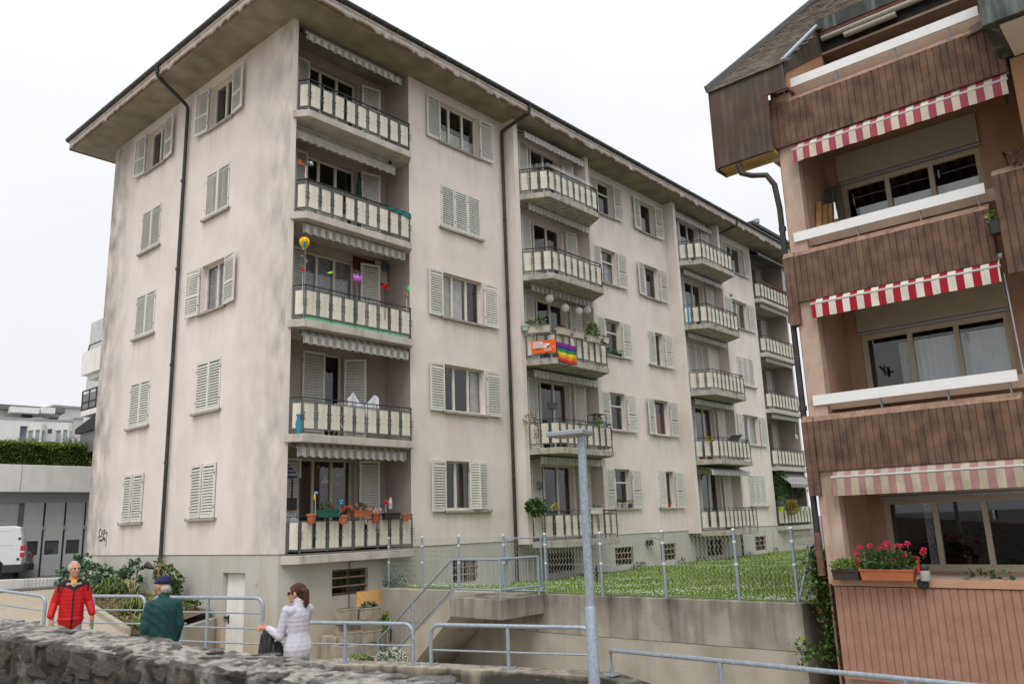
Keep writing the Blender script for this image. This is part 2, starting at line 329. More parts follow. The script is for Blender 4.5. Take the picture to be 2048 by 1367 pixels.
# ---------------------------------------------------------------- shutters, windows
_sh = {}
CATCH = mat('catch_iron', (.17, .13, .11), (.22, .16, .12), 9, .8)
def shutter_mesh(w, h, mid=False, rev=False):
    k = (round(w, 2), round(h, 2), mid, rev)
    if k in _sh: return _sh[k]
    mb = MB(); t = .022
    mb.box(0, .055, -t, t, 0, h); mb.box(w-.055, w, -t, t, 0, h); mb.box(.055, w-.055, -t, t, h-.07, h); mb.box(.055, w-.055, -t, t, 0, .09)
    if mid: mb.box(.055, w-.055, -t, t, h*.40, h*.40+.06)
    z = .10
    while z < h-.12:
        if not (mid and h*.40-.03 < z < h*.40+.06):
            mb.hexa([(.05, -.024, z), (w-.05, -.024, z), (w-.05, -.016, z), (.05, -.016, z), (.05, .004, z+.068), (w-.05, .004, z+.068), (w-.05, .014, z+.068), (.05, .014, z+.068)], 1)
        z += .078
    for zz in (.25, h-.3): mb.box(-.008, .015, -.032, -.02, zz, zz+.06, 2)
    if rev: mb.v = [(x, -y, z_) for x, y, z_ in mb.v]
    _sh[k] = mb.mesh('shutter', [SHUT_W, SHUT_S, CATCH]); return _sh[k]
def fr_rot(F): return math.atan2(F[1].y, F[1].x)
def shutter(par, F, a, w, z, h, o=.05, ang=0., hinge='l', mid=False):
    """a louvred leaf a..a+w on frame F, swung open by ang about its hinge edge"""
    me = shutter_mesh(w, h, mid, (hinge == 'r') != (F is GAB))
    r = fr_rot(F)
    if hinge == 'l': p = FP(F, a, o, z); rz = r+(ang if F[2].dot(Vector((math.sin(r), -math.cos(r), 0))) < 0 else -ang)
    else:
        p = FP(F, a+w, o, z); rz = r+math.pi+(-ang if F[2].dot(Vector((math.sin(r), -math.cos(r), 0))) < 0 else ang)
    return inst('shutter', me, par, p, (0, 0, rz))
def window(bld, F, a0, a1, z0, z1, mull=(), trans=None, dep_=.16, sill=True, curtain=None, m=None, half=None, o=0., fw=.055):
    """frame with glazing set back in its opening; curtain=(material, a0, a1, z-top fraction)"""
    mb = MB(); oo = o-dep_; m = m or FRAMEW
    mb.fbox(F, a0, a0+fw, oo-.06, oo, z0, z1); mb.fbox(F, a1-fw, a1, oo-.06, oo, z0, z1)
    mb.fbox(F, a0+fw, a1-fw, oo-.06, oo, z1-fw, z1); mb.fbox(F, a0+fw, a1-fw, oo-.06, oo, z0, z0+fw+.02)
    xs = [a0+(a1-a0)*x for x in mull]
    for x in xs: mb.fbox(F, x-.04, x+.04, oo-.055, oo+.012, z0+fw, z1-fw)
    if trans: mb.fbox(F, a0+fw, a1-fw, oo-.05, oo+.008, z0+(z1-z0)*trans-.03, z0+(z1-z0)*trans+.03)
    w = part('window', mb, m, bld)
    ed = [a0+fw/2]+xs+[a1-fw/2]
    for i in range(len(ed)-1):
        part('pane', MB().fbox(F, ed[i], ed[i+1], oo-.035, oo-.027, z0+fw/2, z1-fw/2), GLASS, w)
    if sill: part('sill', MB().fbox(F, a0-.08, a1+.08, o-.14, o+.09, z0-.075, z0-.002), SILL, w, bevel=.008)
    if curtain:
        for cm, f0, f1, ft, fb in curtain:
            cb = MB(); n = 14; A0 = a0+(a1-a0)*f0; A1 = a0+(a1-a0)*f1
            zt = z0+(z1-z0)*ft; zb = z0+(z1-z0)*fb
            for i in range(n):
                x0, x1 = A0+(A1-A0)*i/n, A0+(A1-A0)*(i+1)/n; y0 = oo-.085-.025*(i % 2); y1 = oo-.085-.025*((i+1) % 2)
                cb.quad(FP(F, x0, y0, zb), FP(F, x1, y1, zb), FP(F, x1, y1, zt), FP(F, x0, y0, zt))
            part('curtain', cb, cm, w, fix=False)
    return w
# ---------------------------------------------------------------- the long apartment building
ZK = 2.925
B = root('apartment_building', (0, 0, -2.6), 'long pale pink five storey apartment building with grey shutters and balconies', 'building')
LEN, DEPTH, ZS = 32.46, 11.36, 14.43
GW = []                                         # gable openings
for col in (3.10, 7.38):
    for k in range(5): GW.append((col, col+1.36, .96+ZK*k, 2.42+ZK*k))
mb = MB(); wall(mb, GAB, 0, DEPTH, 0, ZS, GW, depth=.2); part('wall', mb, STUCCO_G, B, fix=False)
FWIN = [(5.54, 7.34, .97+ZK*k, 2.41+ZK*k, 'one', k) for k in range(5)]
FWIN += [(14.22, 15.36, .95+ZK*k, 2.40+ZK*k, 'A', k) for k in range(5)]
FWIN += [(17.38, 18.60, .95+ZK*k, 2.40+ZK*k, 'B', k) for k in range(5)]
FWIN += [(25.46, 27.27, .95+ZK*k, 2.40+ZK*k, 'C', k) for k in range(5)]
DOORS2 = [(x, x+1.85, .03+ZK*k, 2.42+ZK*k) for x in (9.93, 20.75) for k in range(5)]
mb = MB(); wall(mb, FAC, 4.2, 28.26, 0, ZS, [w[:4] for w in FWIN]+DOORS2, depth=.22)
for a in (0, 32.29): mb.quad(FP(FAC, a, 0, 0), FP(FAC, a+.17, 0, 0), FP(FAC, a+.17, 0, ZS), FP(FAC, a, 0, ZS))
part('wall', mb, STUCCO, B, fix=False)
mb = MB(); LG = frame((0, 1.12, 0), (1, 0, 0), (0, -1, 0))
D1 = [(1.30, 3.08, .03+ZK*k, 2.42+ZK*k) for k in range(5)]; D1[1] = (1.99, 2.68, .03+ZK, 2.46+ZK)
D4 = [(29.38, 31.16, .03+ZK*k, 2.42+ZK*k) for k in range(5)]
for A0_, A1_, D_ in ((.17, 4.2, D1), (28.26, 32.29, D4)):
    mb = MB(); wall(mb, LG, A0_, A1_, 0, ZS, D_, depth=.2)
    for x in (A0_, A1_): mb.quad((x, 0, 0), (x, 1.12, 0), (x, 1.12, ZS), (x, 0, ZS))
    part('loggia_wall', mb, STUCCO_SHADE, B, fix=False)
mb = MB()
mb.quad((0, DEPTH, -3), (LEN, DEPTH, -3), (LEN, DEPTH, ZS), (0, DEPTH, ZS)); mb.quad((LEN, 0, -3), (LEN, DEPTH, -3), (LEN, DEPTH, ZS), (LEN, 0, ZS))
part('wall', mb, STUCCO, B, fix=False)
BW = [(1.56, 2.70), (5.80, 6.84), (14.08, 15.27), (17.22, 18.38), (25.62, 26.80), (10.2, 11.6), (21.0, 22.4)]
mb = MB(); wall(mb, FAC, -.0, LEN, -3, -.012, [(a, b, -1.10, -.46) for a, b in BW], o=-.02, depth=.3)
GP = frame((.02, 0, 0), (0, 1, 0), (-1, 0, 0)); wall(mb, GP, .02, DEPTH, -3, -.012, [(1.50, 2.58, -2.55, -.45)], depth=.3)
part('plinth', mb, PLINTH, B, fix=False)
# dark interior: floors and inner walls
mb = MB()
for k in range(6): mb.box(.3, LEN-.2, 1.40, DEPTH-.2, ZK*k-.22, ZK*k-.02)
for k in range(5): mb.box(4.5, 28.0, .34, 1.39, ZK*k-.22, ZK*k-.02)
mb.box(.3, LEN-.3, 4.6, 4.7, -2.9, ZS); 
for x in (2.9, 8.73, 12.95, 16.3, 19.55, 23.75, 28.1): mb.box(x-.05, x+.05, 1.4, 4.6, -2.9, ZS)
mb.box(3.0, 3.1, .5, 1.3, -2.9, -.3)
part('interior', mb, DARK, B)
# wings beside the projecting balconies
for x0, x1 in ((8.62, 8.84), (12.86, 13.06), (19.45, 19.67), (23.65, 23.85)):
    part('wing_wall', MB().box(x0, x1, -.5, -.001, -.12, ZS-.001), STUCCO, B)
# eaves, gutter, roof
mb = MB(); mb.box(-1.2, LEN+1.2, -1.1, DEPTH+1.1, ZS, ZS+.1); part('soffit', mb, SOFFIT, B)
mb = MB(); x0, x1, y0, y1 = -1.21, LEN+1.21, -1.11, DEPTH+1.11
for a, b in (((x0, y0), (x1, y0)), ((x1, y0), (x1, y1)), ((x1, y1), (x0, y1)), ((x0, y1), (x0, y0))):
    mb.bar((*a, ZS+.09), (*b, ZS+.09), .03, .24); mb.bar((a[0]*1, a[1], ZS+.25), (b[0], b[1], ZS+.25), .09, .08)
part('fascia', mb, FASCIA, B)
mb = MB(); gz = ZS+.36; q = .07
ring = [(x0-q, y0-q, gz), (x1+q, y0-q, gz), (x1+q, y1+q, gz), (x0-q, y1+q, gz), (x0-q, y0-q, gz)]
for i in range(4):
    a, b = Vector(ring[i]), Vector(ring[i+1]); mb.tube([a, b], .085, 10); d = (b-a).normalized(); n = int((b-a).length/1.0)
    for j in range(1, n): p = a+(b-a)*j/n; mb.tube([p-d*.012, p+d*.012], .093, 10, 1)
part('gutter', mb, [METAL_DK, mat('gutter_band', (.16, .16, .16))], B, auto=50)
mb = MB(); rz = ZS+.42; ri = (x1-x0)/2; h = 2.6; yc = (y0+y1)/2
mb.add([(x0, y0, rz), (x1, y0, rz), (x1, y1, rz), (x0, y1, rz), (x0+6.3, yc, rz+h), (x1-6.3, yc, rz+h)], [(0, 1, 5, 4), (2, 3, 4, 5), (3, 0, 4), (1, 2, 5), (3, 2, 1, 0)]); part('roof', mb, ROOFT, B)
def downpipe(pts, r=.055, bands=()):
    mb = MB(); P_ = [Vector(p) for p in pts]; o_ = [P_[0]]
    for i in range(1, len(P_)-1):
        a, b, c = P_[i-1], P_[i], P_[i+1]; k = min(.12, (a-b).length*.4, (c-b).length*.4)
        p0 = b+(a-b).normalized()*k; p1 = b+(c-b).normalized()*k
        for t in (0, .25, .5, .75, 1): o_.append((p0.lerp(b, t)).lerp(b.lerp(p1, t), t))
    o_.append(P_[-1]); mb.tube(o_, r, 10)
    for z in bands: mb.tube([(pts[-1][0], pts[-1][1], z-.03), (pts[-1][0], pts[-1][1], z+.03)], r*1.22, 10)
    return part('downpipe', mb, METAL_DK, B, auto=50)
downpipe([(x0-q, 5.45, gz-.05), (x0-q, 5.48, gz-.35), (-.1, 5.75, 13.95), (-.1, 5.82, -.2)], bands=(2.6, 5.5, 8.5, 11.4))
part('downpipe_foot', MB().tube([(-.1, 5.82, -.2), (-.1, 5.83, -2.2)], .066, 10), RUST, B, auto=50)
downpipe([(8.75, y0-q, gz-.05), (8.74, y0-q, gz-.35), (8.47, -.10, 14.05), (8.47, -.10, -1.3)], bands=(1.9, 4.8, 7.7, 10.7))
downpipe([(24.55, y0-q, gz-.05), (24.5, y0-q, gz-.35), (24.0, -.12, 14.0), (24.0, -.12, -1.3)], bands=(4.8, 7.7, 10.7))
# ---------------------------------------------------------------- gable windows
for i, (a0, a1, z0, z1) in enumerate(GW):
    left, k = i >= 5, i % 5
    op = k == 4 or (k == 2 and not left)
    w = window(B, GAB, a0, a1, z0, z1, mull=(.5,), curtain=[(LACE, .05, .95, .97, .03)] if k == 2 else ([(CURT, .0, .2, .97, .03)] if k == 4 else None))
    hw = (a1-a0)/2; h = z1-z0
    if op:
        shutter(w, GAB, a1+.03, hw, z0-.02, h, .05, .1, 'l', True); shutter(w, GAB, a0-.03-hw, hw, z0-.02, h, .05, .12, 'r', True)
    else:
        t = .22 if k == 0 else 0.0
        shutter(w, GAB, a0+.01, hw-.012, z0+.01, h-.02, .0 if not t else .03, 0, 'l'); shutter(w, GAB, a0+hw+.003, hw-.012, z0+.01, h-.02, .0, 0 if not t else .12, 'r')
    mb = MB()
    for s in (a0-.12, a1+.12): mb.bar(FP(GAB, s, .0, z0-.02), FP(GAB, s, .07, z0-.02), .015); mb.bar(FP(GAB, s, .07, z0-.06), FP(GAB, s, .07, z0+.03), .015)
    part('shutter_catch', mb, CATCH, w)
# ---------------------------------------------------------------- facade windows
for a0, a1, z0, z1, ty, k in FWIN:
    h = z1-z0
    if ty in ('one', 'C'):
        cur = {('one', 4): [(CURT, .0, 1, .42, .02)], ('one', 2): [(CURT, .02, .34, .97, .02), (CURT, .34, .60, .97, .02)], ('one', 1): [(CURT, .76, .97, .95, .02)], ('one', 0): [(BROWNC, .3, 1, .97, .02)], ('C', 4): [(BROWNC, .5, .95, .97, .02)], ('C', 3): [(CURT, .0, .25, .97, .02), (BROWNC, .5, .9, .97, .02)], ('C', 1): [(CURT, .55, .98, .97, .02)]}.get((ty, k))
        w = window(B, FAC, a0, a1, z0, z1, mull=(.31, .66) if ty == 'one' else (.5,), curtain=cur)
        closed = (ty == 'one' and k == 3) or (ty == 'C' and k in (2, 0))
        if closed:
            ww = (a1-a0)/3
            for j in range(3): shutter(w, FAC, a0+ww*j+.005, ww-.01, z0+.01, h-.02, .0, 0, 'l')
        elif ty == 'one' and k == 0:
            shutter(w, FAC, a0-.6, .58, z0-.03, h+.02, .05, .05, 'r'); shutter(w, FAC, a0+.98, .36, z0+.02, h-.03, .03, .5, 'l'); shutter(w, FAC, a1-.46, .45, z0+.02, h-.03, .02, 0, 'l')
        else:
            shutter(w, FAC, a0-.62, .6, z0-.03, h+.02, .05, .04, 'r'); shutter(w, FAC, a1+.03, .62, z0-.03, h+.02, .06, .06, 'l')
    else:
        cur = {('A', 4): [(CURT, .02, .45, .42, .02)], ('A', 3): [(CURT, .0, .45, .97, .02), (LACE, .5, .95, .6, .02)], ('A', 2): [(CURT, .0, .42, .97, .02)], ('B', 4): [(CURT, .0, .5, .5, .02)], ('B', 3): [(CURT, .0, .5, .7, .02)], ('B', 1): [(REDC, .2, .8, .65, .02)], ('B', 0): [(BROWNC, .4, .9, .97, .02)]}.get((ty, k))
        if ty == 'A': w = window(B, FAC, a0, a1, z0, z1, mull=(.28,), trans=.66, curtain=cur)
        else: w = window(B, FAC, a0, a1, z0, z1, mull=(.32,), curtain=cur)
        if ty == 'B' and k in (2, 0): shutter(w, FAC, a0+.01, .56, z0+.02, h-.03, .0, 0, 'l')
        else: shutter(w, FAC, a0-.56, .54, z0-.03, h+.02, .05, .05 if ty == 'A' else .16, 'r', True)
        shutter(w, FAC, a1+.03, .58, z0-.03, h+.02, .06, .07, 'l', True)
    mb = MB()
    for s in (a0-.1, a1+.1): mb.bar(FP(FAC, s, .0, z0-.03), FP(FAC, s, .08, z0-.03), .014); mb.bar(FP(FAC, s, .08, z0-.07), FP(FAC, s, .08, z0+.03), .014)
    part('shutter_catch', mb, CATCH, w)
# ---------------------------------------------------------------- balcony doors
for k in range(5):
    a0, a1, z0, z1 = D1[k]
    if k == 1:
        w = window(B, LG, a0, a1, z0, z1, mull=(), sill=False, curtain=[(BROWNC, .1, .4, .98, .0)]); shutter(w, LG, a0-.72, .71, z0, 2.40, .03, .05, 'l'); shutter(w, LG, a1-.03, .62, z0, 2.3, .06, .75, 'l')
    else:
        c = {4: None, 3: [(CURT, .0, .9, .42, 0)], 2: [(LACE, .0, 1, .98, 0)], 0: [(BROWNC, 0, 1, .98, 0)]}[k]
        w = window(B, LG, a0, a1, z0, z1, mull=(.28, .62), sill=False, curtain=c, m=FRAMEB if k == 0 else None)
        shutter(w, LG, a0-.45, .43, z0, 2.38, .05, .03, 'r'); shutter(w, LG, a1+.08, .64, z0, 2.38, .12, .2, 'l')
for k in range(5):
    a0, a1, z0, z1 = D4[k]
    w = window(B, LG, a0, a1, z0, z1, mull=(.35, .7), sill=False, m=FRAMEB); shutter(w, LG, a0-.66, .64, z0, 2.38, .06, .06, 'r'); shutter(w, LG, a1+.05, .5, z0, 2.38, .05, .04, 'l')
for a0, a1, z0, z1 in DOORS2:
    k = int(z0/ZK+.01); e3 = a0 > 15
    if e3 and k == 2:
        w = window(B, FAC, a0, a1, z0, z1, mull=(.34, .67), sill=False)
        for j in range(3): shutter(w, FAC, a0+.02+.61*j, .58, z0, 2.36, .0, 0, 'l')
        continue
    c = {4: [(BROWNC, 0, .3, .98, 0)], 3: [(CURT, 0, .3, .36, 0), (CURT, .3, .62, .25, 0)], 2: [(CURT, .0, .3, .7, 0), (BROWNC, .6, .95, .98, 0)], 1: [(BROWNC, .62, .98, .98, 0)], 0: [(BROWNC, .6, .95, .98, 0)]}[k]
    if e3: c = {4: [(CURT, 0, .12, .98, 0)], 3: [(CURT, .05, .32, .8, 0)], 1: [(BROWNC, .4, .9, .98, 0)], 0: [(LACE, .02, .3, .98, 0)]}[k]
    w = window(B, FAC, a0, a1, z0, z1, mull=(.20, .60), sill=False, curtain=c)
    shutter(w, FAC, a0-.56, .54, z0, 2.38, .05, .04, 'r'); shutter(w, FAC, a1+.12, .56, z0, 2.38, .1, .16, 'l')
# ---------------------------------------------------------------- cellar windows and cellar door
for a, b in BW:
    mb = MB(); F = FAC; n = 3
    mb.fbox(F, a, b, -.2, -.14, -1.10, -1.04); mb.fbox(F, a, b, -.2, -.14, -.52, -.46)
    mb.fbox(F, a, a+.05, -.2, -.14, -1.04, -.52); mb.fbox(F, b-.05, b, -.2, -.14, -1.04, -.52); mb.fbox(F, (a+b)/2-.03, (a+b)/2+.03, -.2, -.14, -1.04, -.52)
    w = part('cellar_window', mb, mat('old_wood', (.10, .065, .045), (.16, .11, .08), 8, .9), B)
    part('pane', MB().fbox(F, a+.03, b-.03, -.185, -.178, -1.06, -.5), GLASS, w)
    gb = MB()
    for z in (-.89, -.68): gb.fbox(F, a-.0, b+.0, -.075, -.035, z, z+.035)
    if a < 7 and a > 5:
        for j in range(1, 5): gb.fbox(F, a+.2*j, a+.2*j+.02, -.07, -.04, -1.08, -.48)
    part('window_bar', gb, mat('rusty_bar', (.27, .19, .13), (.36, .27, .2), 9, .9), w)
mb = MB()
for j in range(9):
    mb.fbox(GP, 1.53+.115*j+.002, 1.53+.115*(j+1)-.004, -.16, -.13, -2.55, -.47)
dr = part('cellar_door', mb, mat('worn_white_door', (.80, .79, .76), (.74, .72, .68), 3, .7, streak=((.55, .52, .46), .5, (9, 9, 1))), B)
part('door_handle', MB().fbox(GP, 2.46, 2.56, -.12, -.06, -1.58, -1.53).fbox(GP, 2.40, 2.46, -.13, -.11, -1.70, -1.5, 0), METAL_DK, dr)
mb = MB(); mb.fbox(GP, .92, 1.02, 0, .02, -.72, -.62); part('junction_box', mb, PLINTH, B)
# ---------------------------------------------------------------- balconies: slab > railing, panels
def balcony(poly, k, sides, mossy=False, zoff=0.):
    """poly: slab outline; sides: list of (p, q, number of panels) railing runs"""
    zb = ZK*k-.25; zt = ZK*k-.05
    s = part('balcony', MB().prism(poly, zb, zt), SLAB_M if mossy else SLAB, B, bevel=.012)
    rb = MB(); zr = ZK*k+.87; pans = []
    for (p, q, n) in sides:
        p, q = Vector((*p, 0)), Vector((*q, 0)); d = (q-p); Ln = d.length; d.normalize()
        out_ = Vector((d.y, -d.x, 0))
        for z, w, h in ((zr, .045, .02), (ZK*k+.76, .03, .02), (ZK*k+.07, .03, .02)): rb.bar(p+Vector((0, 0, z)), q+Vector((0, 0, z)), w, h, m=1 if z == zr else 0)
        bay = Ln/n
        for i in range(n+1):
            c = p+d*(bay*i)
            ends = i in (0, n)
            for s_ in ((-.045, .045) if not ends else (0,)):
                x = c+d*s_; rb.bar(x+Vector((0, 0, zt)) if ends else x+Vector((0, 0, ZK*k+.07)), x+Vector((0, 0, zr)), .014, .014)
            if i % 2 == 0: rb.bar(c+Vector((0, 0, zt)), c+Vector((0, 0, ZK*k+.76)), .022, .022)
            if not ends or n > 3:
                zc = ZK*k+.42
                for zz in (-.07, .0, .07):
                    rb.bar(c-d*(.075 if zz else .05)+out_*.012+Vector((0, 0, zc+zz)), c+d*(.075 if zz else .05)+out_*.012+Vector((0, 0, zc+zz)), .016, .018)
        for i in range(n): pans.append((p+d*(bay*i+.0525), d, bay-.105))
    r = part('railing', rb, [GREENM, BLACKM], s)
    for p, d, w in pans:
        o_ = Vector((d.y, -d.x, 0))*(-.008)
        key = ('pan', round(w, 2))
        if key not in _sh: _sh[key] = MB().box(0, w, -.006, .006, 0, .64).mesh('panel', PANEL)
        inst('panel', _sh[key], s, p+o_+Vector((0, 0, ZK*k+.1)), (random.uniform(-.012, .012), 0, math.atan2(d.y, d.x)))
    return s
for k in range(5):
    balcony([(.05, .0), (.17, 1.1), (4.2, 1.1), (4.22, 0), (3.98, -.36), (.33, -.36)][:], k, [((.19, -.04), (.36, -.31), 1), ((.36, -.31), (3.95, -.31), 9), ((3.95, -.31), (4.15, -.04), 1)])
    for x in (0, 10.83):
        balcony([(8.84+x, -.002), (12.86+x, -.002), (12.86+x, -.48), (12.32+x, -1.4), (9.36+x, -1.4), (8.84+x, -.48)], k, [((8.88+x, -.5), (9.4+x, -1.36), 3), ((9.4+x, -1.36), (12.28+x, -1.36), 8), ((12.28+x, -1.36), (12.82+x, -.5), 3)], True)
    balcony([(LEN-.17, 1.1), (28.26, 1.1), (28.24, 0), (28.48, -.36), (32.13, -.36), (32.41, 0)][::-1], k, [((28.3, -.04), (28.5, -.31), 1), ((28.5, -.31), (32.1, -.31), 9), ((32.1, -.31), (32.27, -.04), 1)])
# ---------------------------------------------------------------- awnings
def awning(x0, x1, yb, zb_, yf, zf, m, drop=.22, F=FAC, n=None, arms=True, amp=.025, thing=None):
    """fabric from its roller (yb,zb_) to the front bar (yf,zf), with a scalloped valance"""
    mb = MB(); n = n or int((x1-x0)/.07)
    for i in range(n):
        a, b = x0+(x1-x0)*i/n, x0+(x1-x0)*(i+1)/n
        mb.quad(FP(F, a, yb, zb_), FP(F, b, yb, zb_), FP(F, b, yf, zf), FP(F, a, yf, zf))
        za, zb2 = (zf-drop-amp*math.cos(2*math.pi*(a-x0)/.245), zf-drop-amp*math.cos(2*math.pi*(b-x0)/.245))
        w1, w2 = (.012*math.sin(17*a), .012*math.sin(17*b))
        mb.quad(FP(F, a, yf+.02, zf-.02), FP(F, b, yf+.02, zf-.02), FP(F, b, yf+.02+w2, zb2), FP(F, a, yf+.02+w1, za))
    f = part('awning', mb, m, thing or B, fix=False)
    br = MB(); br.tube([FP(F, x0-.02, yf, zf), FP(F, x1+.02, yf, zf)], .022, 8); br.tube([FP(F, x0-.04, yb, zb_+.02), FP(F, x1+.04, yb, zb_+.02)], .045, 10)
    part('front_bar', br, AWN_D, f)
    if arms:
        ab = MB()
        for x in (x0+.05, x1-.05): ab.bar(FP(F, x, yb, zb_-.1), FP(F, x, yf, zf-.02), .03, .03); ab.tube([FP(F, x-.12, yb+.02, zb_-.02), FP(F, x-.02, yb+.02, zb_-.02)], .06, 8)
        part('awning_arm', ab, METAL_DK, f)
    return f
awning(.40, 3.90, -.15, 14.30, .02, 14.16, AWN, .20)
awning(.30, 3.80, -.32, 11.42, -.2, 11.22, mat('faded_awning', (.50, .46, .40), (.36, .34, .30), 4), .22)
awning(.40, 3.97, -.12, 8.66, .06, 8.48, AWN, .25)
awning(.42, 4.00, -.08, 5.68, .14, 5.44, AWN, .22)
awning(.36, 3.93, -.03, 2.72, .10, 2.56, AWN, .22)
AWL = [(14.16, .5), (11.42, .55), (8.50, .5), (5.50, .5), (2.62, .62)]
for i, (z, yf) in enumerate(AWL):
    awning(9.22, 12.82, .1, z+.22 if i < 4 else z+.05, yf, z, AWN_W if i != 2 else AWN, .23)
for i, (z, yf) in enumerate([(14.12, .3), (11.35, .5), (8.45, .45), (5.5, .5), (2.45, 1.0)]):
    awning(20.0 if i else 19.7, 23.6 if i else 23.4, .1, z+.22 if i < 4 else 2.72, yf, z, AWN if i == 0 else AWN_W, .21)
for i, (z, yf) in enumerate([(14.2, .3), (11.42, .12), (8.5, .12), (5.55, .12), (2.0, .75)]):
    awning(28.6, 32.0, -.1, z+.16 if i < 4 else 2.68, yf, z, AWN_W if i < 4 else stripes('dark_stripe_awning', (.45, .45, .44), (.10, .10, .105), 0, .16), .18)
# ---------------------------------------------------------------- the terracotta building on the right
RF = frame((2.5, 0, 0), (0, -1, 0), (-1, 0, 0))          # a = -y, o towards the street
R_ = root('terracotta_apartment_building', (3.5, -14, -2.6), 'terracotta coloured apartment building with ribbed balcony parapets and red striped awnings', 'building')
RIB = mat('ribbed_aggregate', (.20, .118, .088), (.115, .073, .057), 4, .95, .9, 90, streak=((.03, .026, .023), .7, (5, 5, 1.6)), speck=((.28, .175, .135), 60, .24))
RIBL = mat('clean_ribbed_aggregate', (.40, .215, .15), (.335, .18, .125), 5, .95, .8, 90, speck=((.50, .35, .28), 60, .22))
CAPM = mat('parapet_cap', (.33, .20, .14), (.24, .15, .11), 8, .95, .6, 60, speck=((.5, .42, .33), 14, .16), streak=((.08, .06, .045), .7, (6, 6, 6)))
RWALL = mat('salmon_render', (.38, .235, .165), (.33, .205, .145), 2, .92, .3, 120)
RWALLD = mat('orange_render', (.37, .205, .11), (.33, .185, .10), 2, .92, .3, 120)
PILLAR = mat('pillar_render', (.50, .365, .29), (.42, .305, .24), 3, .92, .3, 120, streak=((.2, .16, .13), .7, (5, 5, 1.2)), band=(7.8, 10.3, (.22, .19, .16), .9))
COPPER = mat('weathered_copper', (.085, .055, .04), (.055, .042, .034), 2.2, .6, .1, 30, metal=.2, streak=((.16, .18, .16), .4, (10, 10, .8)), band=(10.7, 11.3, (.10, .105, .09), .5))
COPPER_G = mat('green_copper', (.06, .068, .062), (.035, .04, .037), 4, .6, .1, 30, metal=.25, streak=((.3, .36, .36), .5, (6, 6, .6)))
SHING = mat('shingle', (.21, .175, .145), (.13, .11, .09), 9, .95, .3, 60, rnd=.25)
LINTEL = mat('cream_shutter_box', (.36, .33, .27), (.33, .30, .245), 3, .8)
RFRAME = mat('cream_window_frame', (.40, .36, .28), (.37, .33, .26), 3, .6)
RAILW = mat('white_rail_board', (.74, .75, .76), (.70, .71, .72), 4, .5)
WOODY = mat('yellow_wood', (.40, .29, .10), (.33, .23, .08), 5, .7, streak=((.2, .14, .06), .5, (8, .6, 8)))
WOODB = mat('board_wood', (.42, .24, .09), (.30, .16, .06), 6, .8, streak=((.18, .09, .04), .5, (9, 9, 1)))
def ribbed(mb, F, a0, a1, z0, z1, o, back, m=0, pitch=.108, g=.022, dpt=.014):
    """a cast panel with vertical grooves"""
    xs = []; a = a0
    while a < a1-1e-4:
        b = min(a+pitch-g, a1); xs += [(a, o), (b, o)]
        if b+g < a1: xs += [(b+g*.35, o-dpt), (b+g*.65, o-dpt)]
        a += pitch
    for (p, q), (r, s) in zip(xs, xs[1:]): mb.quad(FP(F, p, q, z0), FP(F, r, s, z0), FP(F, r, s, z1), FP(F, p, q, z1), m)
    mb.fbox(F, a0, a1, back, o-dpt-.004, z0, z1, m)
    mb.quad(FP(F, a0, o, z0), FP(F, a0, o-dpt, z0), FP(F, a0, o-dpt, z1), FP(F, a0, o, z1), m); mb.quad(FP(F, a0, o, z0), FP(F, a1, o, z0), FP(F, a1, o-dpt-.004, z0), FP(F, a0, o-dpt-.004, z0), m)
    mb.quad(FP(F, a1, o, z0), FP(F, a1, o-dpt, z0), FP(F, a1, o-dpt, z1), FP(F, a1, o, z1), m)
SK = 2.95
def parapet(a0, a1, z0, z1, o=0., ear=False, m=None, name='parapet'):
    mb = MB(); ribbed(mb, RF, a0, a1, z0, z1, o, o-.22)
    mb.hexa([FP(RF, a0, o, z1+.001), FP(RF, a1, o, z1+.001), FP(RF, a1, o-.22, z1+.001), FP(RF, a0, o-.22, z1+.001), FP(RF, a0, o-.09, z1+.11), FP(RF, a1, o-.09, z1+.11), FP(RF, a1, o-.22, z1+.11), FP(RF, a0, o-.22, z1+.11)], 1)
    return part(name, mb, [m or RIB, CAPM], R_, fix=False)
for k in (1, 2, 3):
    b = SK*(k-1)
    parapet(12.19, 15.28 if k < 3 else 15.86, 1.20+b, 2.04+b)
    parapet(11.99, 12.18, (.80 if k < 3 else 1.20)+b, 2.04+b, .02, name='parapet_end')
    s = MB(); s.fbox(RF, 12.22, 15.27 if k < 3 else 15.6, -.055, -.025, 2.31+b, 2.48+b)
    rb = part('rail_board', s, RAILW, R_)
    s = MB()
    for a in (12.34, 13.3, 14.3, 15.15): s.bar(FP(RF, a, -.16, 2.08+b), FP(RF, a, -.065, 2.42+b), .02, .06)
    part('rail_post', s, GALV, rb)
# pillar, loggia walls, slabs
part('pillar', MB().fbox(RF, 12.12, 12.44, -1.6, -.07, -.62, 8.15), PILLAR, R_)
part('base_wall', MB().fbox(RF, 12.16, 21, -1.6, -.17, -3, -.65), PILLAR, R_)
mb = MB(); BK = frame((3.92, 0, 0), (0, -1, 0), (-1, 0, 0))
RWIN = [(12.70, 15.07, -.50+SK*k, 3.66-SK+SK*k) for k in range(3)]
wall(mb, BK, 12.44, 15.35, -.6, 8.2, RWIN, depth=.12)
mb.quad(FP(RF, 12.45, -1.42, -.6), FP(RF, 12.45, -.3, -.6), FP(RF, 12.45, -.3, 8.2), FP(RF, 12.45, -1.42, 8.2))
part('loggia_wall', mb, RWALL, R_, fix=False)
mb = MB(); wall(mb, BK, 15.35, 21, -.6, 8.2, [], o=.01); part('loggia_wall', mb, RWALLD, R_, fix=False)
mb = MB()
